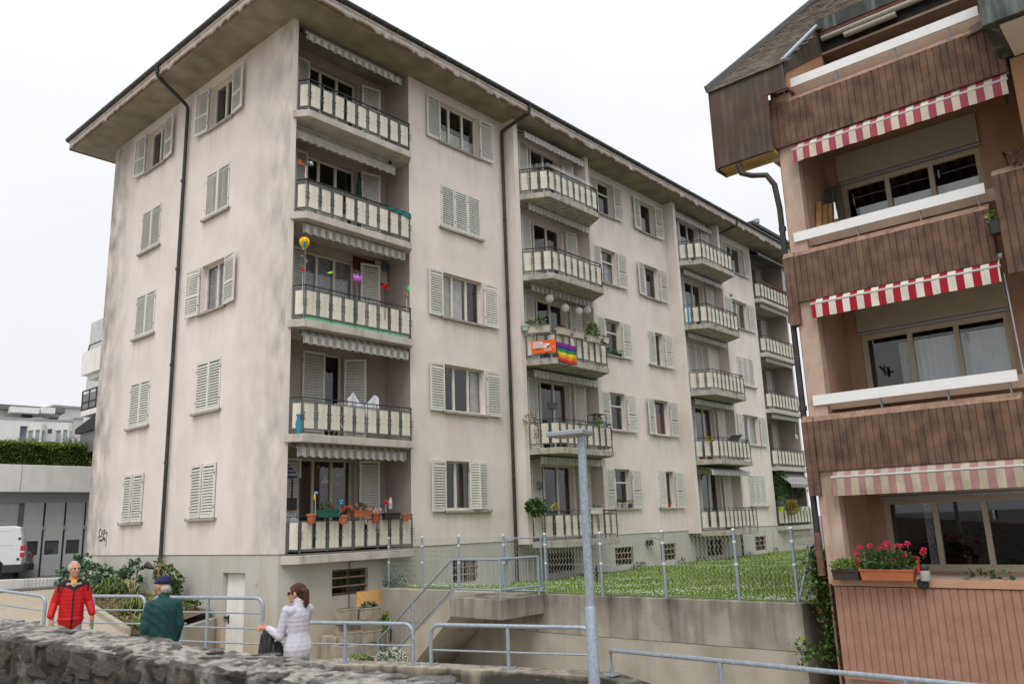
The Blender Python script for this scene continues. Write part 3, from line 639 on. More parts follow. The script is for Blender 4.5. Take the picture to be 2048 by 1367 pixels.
for k in range(4): mb.fbox(RF, 12.44, 21, -1.45, -.23, -.75+SK*k+(.03 if k else 0), -.52+SK*k)
part('slab', mb, mat('slab_underside', (.36, .27, .21), (.31, .235, .185), 3), R_)
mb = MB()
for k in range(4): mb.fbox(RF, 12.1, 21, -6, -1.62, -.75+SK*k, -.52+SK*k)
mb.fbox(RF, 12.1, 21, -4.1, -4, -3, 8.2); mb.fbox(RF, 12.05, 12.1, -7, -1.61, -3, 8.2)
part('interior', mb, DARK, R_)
part('side_wall', MB().fbox(RF, 12.02, 12.05, -9, -.3, -3, 8.4), RWALL, R_)
# windows behind the balconies
for k in range(3):
    a0, a1, z0, z1 = RWIN[k]
    w = window(R_, BK, a0, a1, z0, z1, mull=(.345, .66), sill=False, m=RFRAME, fw=.09, dep_=.06,
        curtain={0: [(LACE, .26, .36, .98, 0)], 1: [(CURT, .25, .34, .82, 0), (mat('net_curtain', (.80, .86, .92), (.70, .76, .83), 3), .35, .65, .82, 0), (MATS.get('net_curtain') or CURT, .67, 1, .82, 0)], 2: None}[k])
    if k == 2:
        for f0, f1 in ((.10, .33), (.36, .64), (.68, .98)):
            A0, A1 = a0+(a1-a0)*f0, a0+(a1-a0)*f1; part('blind', MB().fbox(BK, A0, A1, -.2, -.19, z0+.1, z0+.75), mat('pale_blind', (.80, .88, .96), (.75, .82, .9), 2), w)
    part('roller_shutter_box', MB().fbox(BK, a0-.02, a1+.03, .0, .05, z1+.06, z1+.60), LINTEL, R_)
    part('shutter_rail', MB().fbox(BK, a0-.02, a1+.03, .0, .035, z1-.0, z1+.045), GALV, R_)
    part('door_handle', MB().bar(FP(BK, 14.40, -.03, z0+.95), FP(BK, 14.40, .02, z0+.95), .03).bar(FP(BK, 14.40, .02, z0+.97), FP(BK, 14.40, .02, z0+.82), .02), GALV, w)
# ground floor sill and ribbed base
part('window_ledge', MB().fbox(RF, 12.20, 21, -.30, .02, -.64, -.535), mat('ledge', (.46, .27, .175), (.42, .24, .155), 3, .9, .2, 80), R_)
mb = MB(); ribbed(mb, RF, 12.22, 21, -2.06, -.655, 0, -.16, pitch=.115); part('ribbed_base', mb, [RIBL], R_, fix=False)
# awnings
def rstripe(n, a, b, wash=.06): return stripes(n, a, b, 1, .232, wash=wash)
RAF = frame((2.5, 0, 0), (0, -1, 0), (-1, 0, 0))
for z, m, x1 in ((6.95, rstripe('faded_crimson_awning', (.58, .52, .44), (.31, .06, .095)), 15.82), (4.05, rstripe('crimson_awning', (.62, .59, .52), (.29, .010, .024), .03), 15.30), (1.08, rstripe('washed_pink_awning', (.42, .37, .29), (.31, .175, .17), .2), 16.6)):
    f = awning(12.42, x1, -.08, z+.17, .06, z, m, .25 if z > 2 else .30, RAF, arms=False, amp=.0, thing=R_)
    part('awning_tube', MB().tube([FP(RF, 12.4, -.12, z+.20), FP(RF, x1+.05, -.12, z+.20)], .05, 10), mat('awning_tube_paint', (.22, .20, .175), (.19, .175, .15)), R_)
# protruding bay at the right edge
parapet(15.42, 21, 3.87, 5.42, .2)
part('bay_wall', MB().fbox(RF, 15.90, 21, -.4, 0, 5.5, 7.28), RWALLD, R_)
mb = MB(); mb.fbox(RF, 15.78, 21, -.2, 1.22, 7.32, 8.9); part('bay_fascia', mb, COPPER_G, R_, bevel=.01)
mb = MB(); mb.fbox(RF, 15.98, 21, .02, 1.08, 7.29, 7.318); part('bay_soffit', mb, mat('cream_soffit', (.55, .51, .43), (.5, .46, .39)), R_)
# roof: copper fascia, shingled slope, dormer recess
mb = MB(); FX = .2
mb.fprism(RF, [(10.98, 7.02), (12.11, 7.02), (12.11, 8.14), (12.46, 8.14), (12.46, 8.65), (10.98, 8.65)], FX-.06, FX)
mb.fbox(RF, 10.96, 10.985, FX-.06, FX+.012, 6.98, 8.63); mb.fbox(RF, 12.06, 12.13, FX-.02, FX+.015, 7.0, 8.1); mb.fbox(RF, 12.06, 12.48, FX-.02, FX+.02, 8.10, 8.15); mb.fbox(RF, 12.40, 12.48, FX-.02, FX+.02, 8.15, 8.62)
part('copper_fascia', mb, COPPER, R_)
part('eave_boards', MB().fbox(RF, 11.02, 12.11, -.14, FX-.062, 6.99, 7.06).fbox(RF, 11.02, 12.11, -.14, -.11, 6.93, 6.988), WOODY, R_)
part('eave_trim', MB().fbox(RF, 10.98, 11.02, -.2, FX+.01, 6.95, 7.03), METAL_DK, R_)
SL = .80
def rz_(x): return 8.62+(x-2.30)*SL
mb = MB()
mb.add([(2.26, -10.97, 8.60), (12.3, -10.97, rz_(12.3)-.02), (12.3, -12.5, rz_(12.3)-.02), (2.26, -12.5, 8.60)], [(0, 1, 2, 3)]); mb.add([(4.55, -12.5, rz_(4.55)-.02), (12.3, -12.5, rz_(12.3)-.02), (12.3, -20, rz_(12.3)-.02), (4.55, -20, rz_(4.55)-.02)], [(0, 1, 2, 3)])
part('roof_deck', mb, DARK, R_, fix=False)
# shingles: overlapping courses laid one by one near the street, joined beyond
shm = {}
def sh_mesh(w):
    if w not in shm:
        sl_ = .30; ax = Vector((1, 0, SL)).normalized(); nn = Vector((-SL, 0, 1)).normalized(); m_ = MB()
        p = [Vector((0, 0, 0)), Vector((0, -w, 0))]; q = [v+ax*sl_ for v in p]; t0, t1 = nn*.03, nn*.006
        m_.hexa([p[0]+t0*.3, p[1]+t0*.3, q[1], q[0], p[0]+t0, p[1]+t0, q[1]+t1, q[0]+t1]); shm[w] = m_.mesh('shingle', SHING)
    return shm[w]
big = MB(); ncount = 0
cx, row = 2.27, 0
while cx < 12.2:
    yl = -10.99; y1_ = -12.45 if cx < 4.5 else -17.5; y = yl+random.uniform(0, .1)*(row % 2)
    while y > y1_:
        w = random.choice((.15, .18, .21)); p = Vector((cx, y, rz_(cx)+random.uniform(0, .006)))
        if cx < 7.0 and ncount < 300 and y > -13.2:
            inst('shingle', sh_mesh(w), R_, p, (random.uniform(-.02, .02), random.uniform(-.015, .015), 0)); ncount += 1
        else:
            ax = Vector((1, 0, SL)).normalized(); nn = Vector((-SL, 0, 1)).normalized(); a, b = p, p+Vector((0, -w+.004, 0)); q0, q1 = a+ax*.3, b+ax*.3; t = nn*random.uniform(.018, .034)
            big.hexa([a, b, q1, q0, a+t, b+t, q1+nn*.006, q0+nn*.006])
        y -= w+.006
    cx += .155; row += 1
part('shingle_field', big, SHING, R_, kind='stuff')
part('verge_trim', MB().bar((2.22, -10.965, 8.66), (12.3, -10.965, rz_(12.3)+.06), .05, .14), mat('zinc_trim', (.16, .165, .17), (.12, .125, .13), 5, .5, metal=.4), R_)
mb = MB(); mb.hexa([(2.31, -12.50, 8.40), (4.55, -12.50, 9.80), (4.55, -12.44, 9.80), (2.31, -12.44, 8.40), (2.31, -12.50, rz_(2.31)), (4.55, -12.50, rz_(4.55)+.06), (4.55, -12.44, rz_(4.55)+.06), (2.31, -12.44, rz_(2.31))]); part('dormer_cheek', mb, COPPER, R_)
part('terrace_wall', MB().box(2.75, 2.9, -12.44, -12.0, 8.16, 8.62), RWALLD, R_)
part('pillar_head', MB().box(2.60, 2.9, -12.118, -11.98, 6.9, 8.16), PILLAR, R_)
part('terrace_wall', MB().box(2.37, 2.72, -12.49, -12.45, 8.16, 8.8), RWALLD, R_)
part('cheek_back', MB().box(4.55, 4.95, -12.5, -12.42, 7.9, 10.7), COPPER, R_)
part('dormer_trim', MB().bar((2.28, -12.49, rz_(2.3)+.05), (4.56, -12.49, rz_(4.56)+.09), .08, .04), GALV, R_)
part('terrace_wall', MB().hexa([(2.72, -12.49, 7.9), (4.6, -12.49, 7.9), (4.6, -12.45, 7.9), (2.72, -12.45, 7.9), (2.72, -12.49, 8.9), (4.6, -12.49, 10.1), (4.6, -12.45, 10.1), (2.72, -12.45, 8.9)]), RWALLD, R_)
part('dormer_fascia', MB().box(4.40, 4.56, -17.5, -12.48, 10.22, 10.50), COPPER_G, R_)
part('dormer_board', MB().box(4.42, 4.7, -17.5, -12.5, 10.15, 10.215), mat('red_board', (.16, .07, .05), (.12, .055, .04)), R_)
part('dormer_ceiling', MB().box(4.5, 5.9, -17.5, -12.5, 9.75, 9.80), mat('brown_boards', (.26, .19, .14), (.2, .145, .11), 3, .8, streak=((.12, .08, .06), .5, (8, .4, 8))), R_)
part('dormer_back', MB().box(4.62, 4.7, -17.5, -12.5, 9.8, 10.15), BLACKM, R_)
for y0_, y1_, z_ in ((-12.55, -15.5, 10.08), (-13.0, -14.0, 9.96)):
    part('awning_cassette', MB().tube([(4.45, y0_, z_), (4.45, y1_, z_)], .06, 10).box(4.4, 4.5, y1_, y0_, z_-.02, z_+.02), mat('cassette', (.33, .31, .27), (.28, .265, .23), 5, .5), R_)
T3 = frame((4.9, 0, 0), (0, -1, 0), (-1, 0, 0))
mb = MB(); wall(mb, T3, 12.5, 18, 8.1, 9.78, [(13.0, 17.5, 8.15, 9.6)], depth=.1); part('terrace_wall', mb, RWALLD, R_, fix=False)
w = window(R_, T3, 13.0, 17.5, 8.15, 9.6, mull=(.15, .38, .62, .85), sill=False, m=RFRAME, fw=.1, dep_=.04)
part('terrace_floor', MB().box(2.73, 6.5, -18, -12.5, 7.85, 7.9), DARK, R_)
part('blue_window', MB().bar((3.0, -12.75, 8.55), (3.0, -13.5, 8.55), .07).bar((3.0, -12.75, 8.0), (3.0, -12.75, 8.58), .07).bar((3.0, -13.5, 8.0), (3.0, -13.5, 8.58), .07), plain('blue_paint', (.13, .2, .28)), R_, label='blue grey painted frame on the roof terrace')
# downpipe
mb = MB(); P_ = [(2.32, -11.42, 6.98), (2.34, -11.45, 6.78), (2.40, -11.62, 6.70), (2.50, -11.86, 6.66), (2.55, -11.97, 6.45), (2.62, -11.99, 6.0), (2.64, -11.99, .2)]
mb.tube(P_, .052, 10)
for z in (5.6, 2.3): mb.tube([(2.64, -11.99, z-.04), (2.64, -11.99, z+.04)], .066, 10)
part('downpipe', mb, METAL_DK, R_, auto=50); part('downpipe_foot', MB().tube([(2.64, -11.99, .2), (2.64, -11.99, -.5)], .06, 10), mat('reddish_pipe', (.19, .10, .075), (.13, .07, .055), 6), R_)
for a, z in ((13.05, 2.95), (15.45, 6.2)): part('wall_hook', MB().bar(FP(BK, a, .02, z), FP(BK, a, .3, z+.05), .03).bar(FP(BK, a, .02, z-.08), FP(BK, a, .02, z+.1), .04), METAL_DK, R_)
part('awning_crank', MB().tube([FP(RF, 15.33, -.02, 3.95), FP(RF, 15.36, .02, 2.5), FP(RF, 15.38, .03, 2.2)], .012, 6), GALV, R_)
# ---------------------------------------------------------------- terrain around the buildings
def pz(y):
    t = [(-40, -3.2), (-20, -2.6), (-8.16, -1.76), (-6.4, -1.65), (-5.4, -1.51), (0, -1.34), (4, -1.22), (12, -1.02), (17, -.95), (60, -.9)]
    for (a, b), (c, d) in zip(t, t[1:]):
        if a <= y <= c: return b+(d-b)*(y-a)/(c-a)
    return t[0][1]
mb = MB(); ys = [-40, -30, -20, -16, -12, -10, -8.16, -6.4, -5.4, -4.3, -2, -.3, 2, 3.9, 6, 9, 12, 17, 30, 60]
def edge_x(y):
    t = [(-40, -2.9), (-15.8, -2.9), (-11.3, -2.68), (-4.2, -4.95), (-.3, -3.62), (3.9, -2.55), (11.4, -.25), (11.6, 45), (60, 45)]
    for (a, b), (c, d) in zip(t, t[1:]):
        if a <= y <= c: return b+(d-b)*(y-a)/(c-a)
for a, b in zip(ys, ys[1:]):
    mb.quad((-60, a, pz(a)), (edge_x(a), a, pz(a)), (edge_x(b), b, pz(b)), (-60, b, pz(b)))
part('path', mb, PAVE, kind='structure', fix=False)
sheet('courtyard', [(-4.9, -4.3, -2.75), (-2.6, -11.3, -2.75), (-2.8, -30, -2.75), (3.3, -30, -2.75), (3.3, 3.3, -2.75), (-4, 3.3, -2.75)], CONC_P)
sheet('driveway', [(-30, 11.9, -.95), (45, 11.9, -.95), (45, 40, -.93), (-30, 40, -.93)], ASPH)
# lawn on the terrace
def lz(x, y): 
    t = min(1, max(0, (x-3)/5)); return -1.03-.25*t*t*(3-2*t)*min(1, max(0, 1+y/11))+.025*math.sin(x*1.7)*math.cos(y*1.3)
mb = MB(); nx, ny = 40, 18
for i in range(nx):
    for j in range(ny):
        X = [3.22+30*(i+u)/nx for u in (0, 1)]; Y = [-11.9+11.85*(j+u)/ny for u in (0, 1)]
        mb.quad(*[(X[u], Y[v], lz(X[u], Y[v])) for u, v in ((0, 0), (1, 0), (1, 1), (0, 1))])
part('lawn', mb, LAWN, kind='structure', fix=False)
gm = MB(); fm = MB()
for i in range(110000):
    x = 3.25+26*random.random()**1.7; y = -11.8+11.75*random.random(); h = random.uniform(.03, .09); z = lz(x, y)-.005; a = random.uniform(0, 6.28); w = .004+.0005*x
    p = (x+math.cos(a)*h*.6, y+math.sin(a)*h*.6, z+h); gm.add([(x-w*math.sin(a), y+w*math.cos(a), z), (x+w*math.sin(a), y-w*math.cos(a), z), p], [(0, 1, 2)], 0 if random.random() < .55 else 1)
for i in range(5200):
    x = 3.3+20*random.random()**1.9; y = -11.6+11.4*random.random(); s = math.sin(x*1.1+2)*math.cos(y*.8)+math.sin(y*1.9+x)
    if s < random.uniform(-1.2, 1.2): continue
    z = lz(x, y)+random.uniform(.05, .09); r = random.uniform(.011, .018)
    fm.add([(x-r, y, z), (x, y-r, z), (x+r, y, z), (x, y+r, z), (x, y, z+r)], [(0, 1, 4), (1, 2, 4), (2, 3, 4), (3, 0, 4), (3, 2, 1, 0)], 1 if (9 < x < 14 and random.random() < .15) else 0)
part('grass', gm, GRASS, kind='stuff', fix=False); part('clover_flowers', fm, [WHITEP, YELLOWP], kind='stuff', fix=False)
# retaining wall
RW = root('retaining_wall', (3.1, -6, -2.75), 'stained grey concrete retaining wall below the fenced lawn', 'wall')
part('upper_lift', MB().box(3.0, 3.25, -11.43, -4.16, -1.80, -1.0), CONC, RW, bevel=.012); part('stair_side_lift', MB().box(3.0, 3.25, -4.155, -.04, -1.80, -1.0), CONC_P, RW, bevel=.012)
part('lower_lift', MB().box(3.008, 3.25, -11.42, -.04, -3.2, -1.803), CONC_P, RW)
part('return_upper', MB().box(3.251, 5.0, -11.43, -11.2, -1.80, -1.0), CONC, RW); part('return_lower', MB().box(3.251, 5.0, -11.42, -11.2, -3.2, -1.803), CONC_P, RW)
part('end_stub', MB().box(3.002, 3.06, -.6, -.5, -2.3, -2.0), DARK, RW)
part('vent', MB().box(2.985, 3.005, -2.15, -1.75, -2.42, -2.26), DARK, RW)
part('sign_plate', MB().box(2.985, 2.998, -3.35, -3.05, -1.29, -1.22), plain('sign_white', (.6, .6, .6)), RW)
# stair
ST = root('concrete_staircase', (2.3, -3, -2.75), 'outdoor concrete staircase climbing to the garden gate', 'staircase')
part('landing', MB().box(1.62, 2.998, -5.66, -4.15, -1.40, -1.0), CONC, ST, bevel=.01)
mb = MB(); n = 10
part('flight', MB().add([(x, y, z) for x in (1.62, 2.95) for y, z in ((-4.149, -1.0), (-4.149, -1.42), (-4.5, -1.42), (-2.3, -3.05), (-1.55, -3.05), (-1.55, -2.86))], [(0, 1, 3, 4, 5), (11, 10, 9, 7, 6), (0, 5, 11, 6), (1, 7, 9, 3), (3, 9, 10, 4), (4, 10, 11, 5), (0, 6, 7, 1)]), CONC_P, ST, fix=False)
for i in range(n):
    z = -1.0-.178*(i+1); y = -4.148+.243*i
    part('step', MB().box(1.80, 2.99, y, y+.255, z-.06, z), CONC_P, ST, bevel=.006)
def balusters(mb, p, q, n, dz, r=.008):
    p, q = Vector(p), Vector(q)
    for i in range(1, n): c = p.lerp(q, i/n); mb.tube([c, c-Vector((0, 0, dz))], r, 6)
SR = root('stair_railing', (1.7, -4.2, -1.0), 'galvanised railing with thin balusters along the concrete stair and landing', 'railing')
tp = [(1.7, -1.62, -2.05), (1.7, -4.15, -.2), (1.7, -5.58, -.2), (2.93, -5.60, -.2)]
part('handrail', MB().tube(tp, .024, 10), GALV, SR, auto=50)
part('bottom_rail', MB().tube([(x, y, z-.62) for x, y, z in [(1.7, -1.25, -2.36)]+tp[1:]], .022, 10), GALV, SR, auto=50)
for x, y, z0, z1 in ((1.7, -1.62, -3.0, -2.05), (1.7, -2.86, -1.98, -1.15), (1.7, -4.15, -1.0, -.2), (1.7, -5.58, -1.0, -.2), (2.93, -5.6, -1.0, -.2)): part('post', MB().tube([(x, y, z0), (x, y, z1)], .026, 10), GALV, SR, auto=50)
bm_ = []
def bal_set(p, q, n):
    p, q = Vector(p), Vector(q)
    for i in range(1, n):
        c = p.lerp(q, i/n)
        if 'bal' not in _sh: _sh['bal'] = MB().tube([(0, 0, 0), (0, 0, -.62)], .008, 6).mesh('baluster', GALV)
        inst('baluster', _sh['bal'], SR, c)
bal_set(tp[0], tp[1], 15); bal_set(tp[1], tp[2], 8); bal_set(tp[2], tp[3], 7)
# chain-link fence
FN = root('chain_link_fence', (3.12, -6, -1.0), 'chain link fence on galvanised posts along the lawn wall', 'fence')
def fence_post(parent, x, y, z0=-1.0, z1=.27, r=.03, name='fence_post'):
    p = MB().tube([(x, y, z0), (x, y, z1)], r, 10).ball((x, y, z1), (r*1.25, r*1.25, r*.9), 1)
    for z in (-.35, .05): p.tube([(x, y, z-.02), (x, y, z+.02)], r*1.2, 10, 1)
    return part(name, p, [GALV, WHITEB], parent, auto=50)
for y in (-.31, -1.62, -2.94, -4.42, -5.66, -7.16, -8.68, -10.22, -11.33): fence_post(FN, 3.12, y)
fence_post(FN, 4.3, -11.33)
part('brace', MB().tube([(3.15, -11.33, -.98), (3.9, -11.33, -.1), (4.28, -11.33, .0)], .02, 8), GALV, FN, auto=50)
WIRE = mat('fence_wire', (.42, .44, .44), (.34, .36, .36), 6, .5, metal=.4)
def chain(p, q, z0, z1, pitch=.085, r=.0028):
    p, q = Vector(p), Vector(q); L_ = (q-p).length; d = (q-p)/L_; mb = MB(); n = int(L_/pitch); h = .125; m = int((z1-z0)/(h/2))
    for i in range(n):
        a0 = (i+.25)*pitch; pts = []
        for j in range(m+1):
            a = a0+(pitch*.5 if (j % 2) else 0); c = p+d*a; sag = .02*math.sin(a*2.1)*(j/m); pts.append((c.x, c.y, z0+h/2*j+sag*.5))
        for u, v in zip(pts, pts[1:]): mb.bar(u, v, r*2, r*2)
    for z in (z0+.02, (z0+z1)/2, z1-.02): mb.bar(p+Vector((0, 0, z)), q+Vector((0, 0, z)), .005)
    return mb
for p, q in (((3.12, -.31, 0), (3.12, -4.40, 0)), ((3.12, -5.68, 0), (3.12, -11.33, 0)), ((3.12, -11.33, 0), (4.3, -11.33, 0))): part('wire_mesh', chain(p, q, -.98, .24), WIRE, FN, kind='stuff', fix=False)
GT = root('garden_gate', (3.12, -5, -1), 'narrow galvanised mesh gate between the stair landing and the lawn', 'gate')
part('gate_frame', MB().tube([(3.1, -4.52, -.95), (3.1, -4.52, .20), (3.1, -5.56, .20), (3.1, -5.56, -.95), (3.1, -4.52, -.95)], .022, 8), GALV, GT, auto=30)
part('wire_mesh', chain((3.1, -4.52, 0), (3.1, -5.56, 0), -.93, .19), WIRE, GT, kind='stuff', fix=False)
part('latch', MB().box(3.03, 3.12, -4.70, -4.50, -.32, -.20).box(2.98, 3.03, -4.66, -4.56, -.28, -.25), GALV, GT)
# kerb wall under the guard rails
KW = root('kerb_wall', (-3.2, -9, -2.75), 'low weathered concrete parapet carrying the guard rails', 'wall')
kl = [(-4.97, -4.2, -1.36), (-4.36, -6.5, -1.27), (-3.48, -8.84, -1.27), (-2.66, -11.30, -1.30), (-2.78, -13.4, -1.62), (-2.9, -16.5, -2.05)]
for a, b in zip(kl, kl[1:]):
    a, b = Vector(a), Vector(b); d = Vector((b.x-a.x, b.y-a.y, 0)).normalized(); nn = Vector((-d.y, d.x, 0))*.17
    zz = Vector((0, 0, -1.9)); c = [a-nn, b-nn, b+nn, a+nn]
    part('wall_section', MB().hexa([v+zz for v in c]+c), CONC_K, KW, bevel=.015)
# guard rails
def rail_thing(label, p, q, z, base0, base1, mids, posts, ends=(True, True), square=False, zq=None):
    p, q = Vector((*p, z)), Vector((*q, zq if zq is not None else z)); d = (q-p); Ln = d.length; d = d/Ln; k = .13
    T = root('guard_rail', ((p.x+q.x)/2, (p.y+q.y)/2, (base0+base1)/2), label, 'railing', 'galvanised guard rails along the path')
    pts = []
    if ends[0]: pts += [Vector((p.x, p.y, base0))]+([p] if square else [p-Vector((0, 0, k))+Vector((0, 0, k*math.sin(t)))+d*(k*(1-math.cos(t))) for t in [i*math.pi/12 for i in range(7)]])
    else: pts += [p]
    if ends[1]: pts += [q-Vector((0, 0, k))+Vector((0, 0, k*math.cos(t)))-d*(k*(1-math.sin(t))) for t in [i*math.pi/12 for i in range(7)]]+[Vector((q.x, q.y, base1))]
    else: pts += [q]
    part('top_rail', MB().tube(pts, .026, 12), GALV, T, auto=50)
    for t in posts:
        c = p+d*(Ln*t); zb = base0+(base1-base0)*t; part('post', MB().tube([(c.x, c.y, zb), c], .026, 10), GALV, T, auto=50)
    for m_ in mids: part('mid_rail', MB().tube([p-Vector((0, 0, m_)), q-Vector((0, 0, m_))], .0125, 8), GALV, T, auto=50)
    for t in ([0] if ends[0] else [])+list(posts)+([1] if ends[1] else []):
        c = p+d*(Ln*t); zb = base0+(base1-base0)*t; b = MB().box(c.x-.075, c.x+.075, c.y-.075, c.y+.075, zb-.002, zb+.012)
        for sx in (-.055, .055):
            for sy in (-.055, .055): b.tube([(c.x+sx, c.y+sy, zb), (c.x+sx, c.y+sy, zb+.03)], .01, 6)
        part('base_plate', b, GALV, T)
    return T
a1 = onZ(92, 1191, -.36); a0 = Vector((a1.x-.95, a1.y+3.1, 0))
rail_thing('sloping guard rail at the far left beside the paved drive', (a0.x, a0.y), (a1.x, a1.y), -.10, pz(a0.y), pz(a1.y), [.22, .43], [.5], (False, True), zq=-.37)
rail_thing('guard rail just behind the man in red', (-5.66, -2.02), (-5.01, -4.0), -.41, pz(-2), pz(-4), [.215, .42, .63], [.45])
rail_thing('guard rail with three thin mid rails in front of the white cellar door', (-4.98, -4.2), (-4.38, -6.42), -.42, -1.36, -1.29, [.215, .43, .64], [.52])
rail_thing('guard rail behind the woman in the grey quilted jacket', (-4.31, -6.7), (-3.56, -8.78), -.75, -1.27, -1.27, [.28], [.52])
rail_thing('guard rail in front of the dark space under the stair landing', (-3.40, -8.96), (-2.72, -11.14), -.77, -1.275, -1.295, [.32], [.50])
rail_thing('long guard rail with a rusty bent end at the lower right', (-2.68, -11.38), (-2.90, -16.9), -1.02, -1.305, -2.1, [], [.27, .62], (True, False), square=True)
part('rust_stain', MB().tube([(-2.68, -11.38, -1.05), (-2.68, -11.38, -1.018), (-2.681, -11.41, -1.02)], .0272, 10), mat('dull_rust', (.24, .13, .08), (.30, .24, .2), 20), [o for o in COL.objects if o.name.startswith('guard_rail')][-1])
# rubble wall in the foreground
A = Vector((-9.45, -11.69, 0)); dv = Vector((-.292, .956, 0)); nv = Vector((-.956, -.292, 0))
def wz(s): return .08-.0735*s           # s metres to the right of A
def rockmat(name, a, b, c):
    m = mat(name, a, b, 9, .95, 1., 28, rnd=.3, lo=.42, hi=.58, streak=(c, .8, (16, 16, 16))); return m
RUB = [rockmat('rubble_stone', (.155, .145, .138), (.06, .056, .054), (.30, .29, .275)), rockmat('rubble_stone_warm', (.19, .145, .105), (.08, .065, .05), (.27, .24, .2)), rockmat('rubble_stone_purple', (.155, .13, .132), (.07, .06, .062), (.26, .24, .24))]
MORT = mat('old_mortar', (.075, .069, .061), (.02, .018, .016), 9, .98, 1., 22, lo=.4, hi=.6, streak=((.26, .255, .245), .75, (11, 11, 3)))
TOPM = mat('wall_top_mortar', (.30, .28, .255), (.095, .09, .082), 16, .98, 1., 30, lo=.4, hi=.6, streak=((.50, .48, .46), .45, (20, 14, 20)))
SWL = root('rubble_stone_wall', (-9.2, -13, -1.4), 'old grey rubble stone wall running across the foreground', 'wall')
from mathutils import noise as mnoise
def rough_block(seed):
    b = bmesh.new(); bmesh.ops.create_cube(b, size=2); bmesh.ops.subdivide_edges(b, edges=b.edges, cuts=3, use_grid_fill=True)
    o = Vector((seed*7.3, seed*3.1, seed*1.7))
    for v in b.verts:
        v.co = v.co.lerp(v.co.normalized()*1.25, .5); p = v.co.copy()
        v.co += p.normalized()*(mnoise.noise(p*.9+o)*.42+mnoise.noise(p*2.6+o)*.20+mnoise.noise(p*6+o)*.07)
    me = bpy.data.meshes.new('stone'); b.to_mesh(me); b.free(); return me
stones = []
for i in range(15):
    me = rough_block(i); me.materials.append(RUB[0 if i < 8 else 1 if i < 11 else 2]); stones.append(me)
capst = []
for i in range(8):
    me = rough_block(i+40); me.materials.append(rockmat('cap_stone', (.28, .265, .245), (.12, .113, .106), (.42, .4, .385)) if i < 6 else rockmat('pale_cap_stone', (.46, .45, .44), (.26, .255, .25), (.56, .55, .54))); capst.append(me)
TH = .44
mb = MB(); n = 420
prof = [(0, -1.9), (0, -.05), (.03, -.012), (.07, 0), (.11, 0), (.15, .002), (.19, .004), (.23, .006), (.27, .005), (.31, .002), (.35, 0), (TH-.05, -.004), (TH-.02, -.02)]+[(TH-.02, -.05-.03*q) for q in range(18)]+[(TH-.02, -1.9)]
g = []
for i in range(n+1):
    s = -3.5+9.5*i/n; row = []
    for o, z in prof:
        p = A-dv*s+nv*o; z_ = wz(s)+z
        if z > -1:
            q = Vector((s*6, o*6, z*6)); d = mnoise.noise(q)*.012+mnoise.noise(q*3.1)*.010+mnoise.noise(q*8)*.006
            if o < TH-.03: z_ += d
            else: p = p+nv*d*1.5
        row.append((p.x, p.y, z_))
    g.append(row)
for i in range(n):
    for j in range(len(prof)-1): mb.quad(g[i][j], g[i+1][j], g[i+1][j+1], g[i][j+1], 1 if j >= 11 else 0)
part('core', mb, [TOPM, MORT], SWL, smooth=False, fix=False)
wr = math.atan2(dv.y, dv.x)
z0 = .03; nst = 0
for row in range(8):
    s = -3.0+random.uniform(0, .1); hgt = random.uniform(.065, .11)
    while s < 5.0:
        w = random.uniform(.05, .17); h = hgt*random.uniform(.6, 1.15)
        if random.random() < .82 and nst < 296:
            p = A-dv*(s+w/2)+nv*(TH-.062+random.uniform(-.012, .012)); z = wz(s)-z0-hgt/2+random.uniform(-.025, .025)
            inst('stone', random.choice(stones), SWL, (p.x, p.y, z), (random.uniform(-.4, .4), random.uniform(-.4, .4), wr+random.uniform(-.3, .3)), (w*.46, .05, h*.46)); nst += 1
        s += w+random.uniform(.0, .05)
    z0 += hgt+.012
for i in range(280):
    s = random.uniform(-2.2, 4.6); o = random.uniform(.02, TH-.03); w = random.uniform(.025, .085) if random.random() < .9 else .13; p = A-dv*s+nv*o
    inst('cap_stone', random.choice(capst), SWL, (p.x, p.y, wz(s)-.010+random.uniform(-.006, .008)), (random.uniform(-.15, .15), random.uniform(-.15, .15), random.uniform(0, 3.1)), (w*.6, w*.42, random.uniform(.006, .013)))
# lamp post
lp = dep(1187, 1330, 8.6); lzb = -1.95
LP = root('lamp_post', (lp.x, lp.y, lzb), 'galvanised street lamp with a flat rectangular head', 'street lamp')
zc = lp.z+(1330-1218)/FPX*8.6*1.02; ztop = lp.z+(1330-884)/FPX*8.6*1.03
part('pole_base', MB().tube([(lp.x, lp.y, lzb), (lp.x, lp.y, zc-.02), (lp.x, lp.y, zc)], [.064, .064, .052], 16), GALV, LP, auto=40)
part('pole', MB().tube([(lp.x, lp.y, zc), (lp.x, lp.y, ztop)], [.052, .048], 16), GALV, LP, auto=40)
part('cover_plate', MB().box(lp.x-.072, lp.x-.055, lp.y-.03, lp.y+.03, lzb+.5, lzb+.75), GALV, LP)
hd = (Vector((-.66, .75, 0))*.86+Vector((.75, .66, 0))*.5).normalized(); hn = Vector((-hd.y, hd.x, 0)); hc = Vector((lp.x, lp.y, ztop+.03))+hd*.125
q_ = [hc+hd*a+hn*b for a, b in ((-.21, -.15), (.25, -.15), (.25, .15), (-.21, .15))]
part('lamp_head', MB().hexa([v-Vector((0, 0, .025)) for v in q_]+[v+Vector((0, 0, .03)) for v in q_]), mat('lamp_grey', (.33, .36, .40), (.29, .32, .36), 5, .5, metal=.4), LP, bevel=.012)
part('diffuser', MB().hexa([hc+(v-hc)*.86-Vector((0, 0, .034)) for v in q_]+[hc+(v-hc)*.86-Vector((0, 0, .0255)) for v in q_]), mat('lamp_diffuser', (.25, .235, .21), (.21, .2, .18), 5, .4), LP)
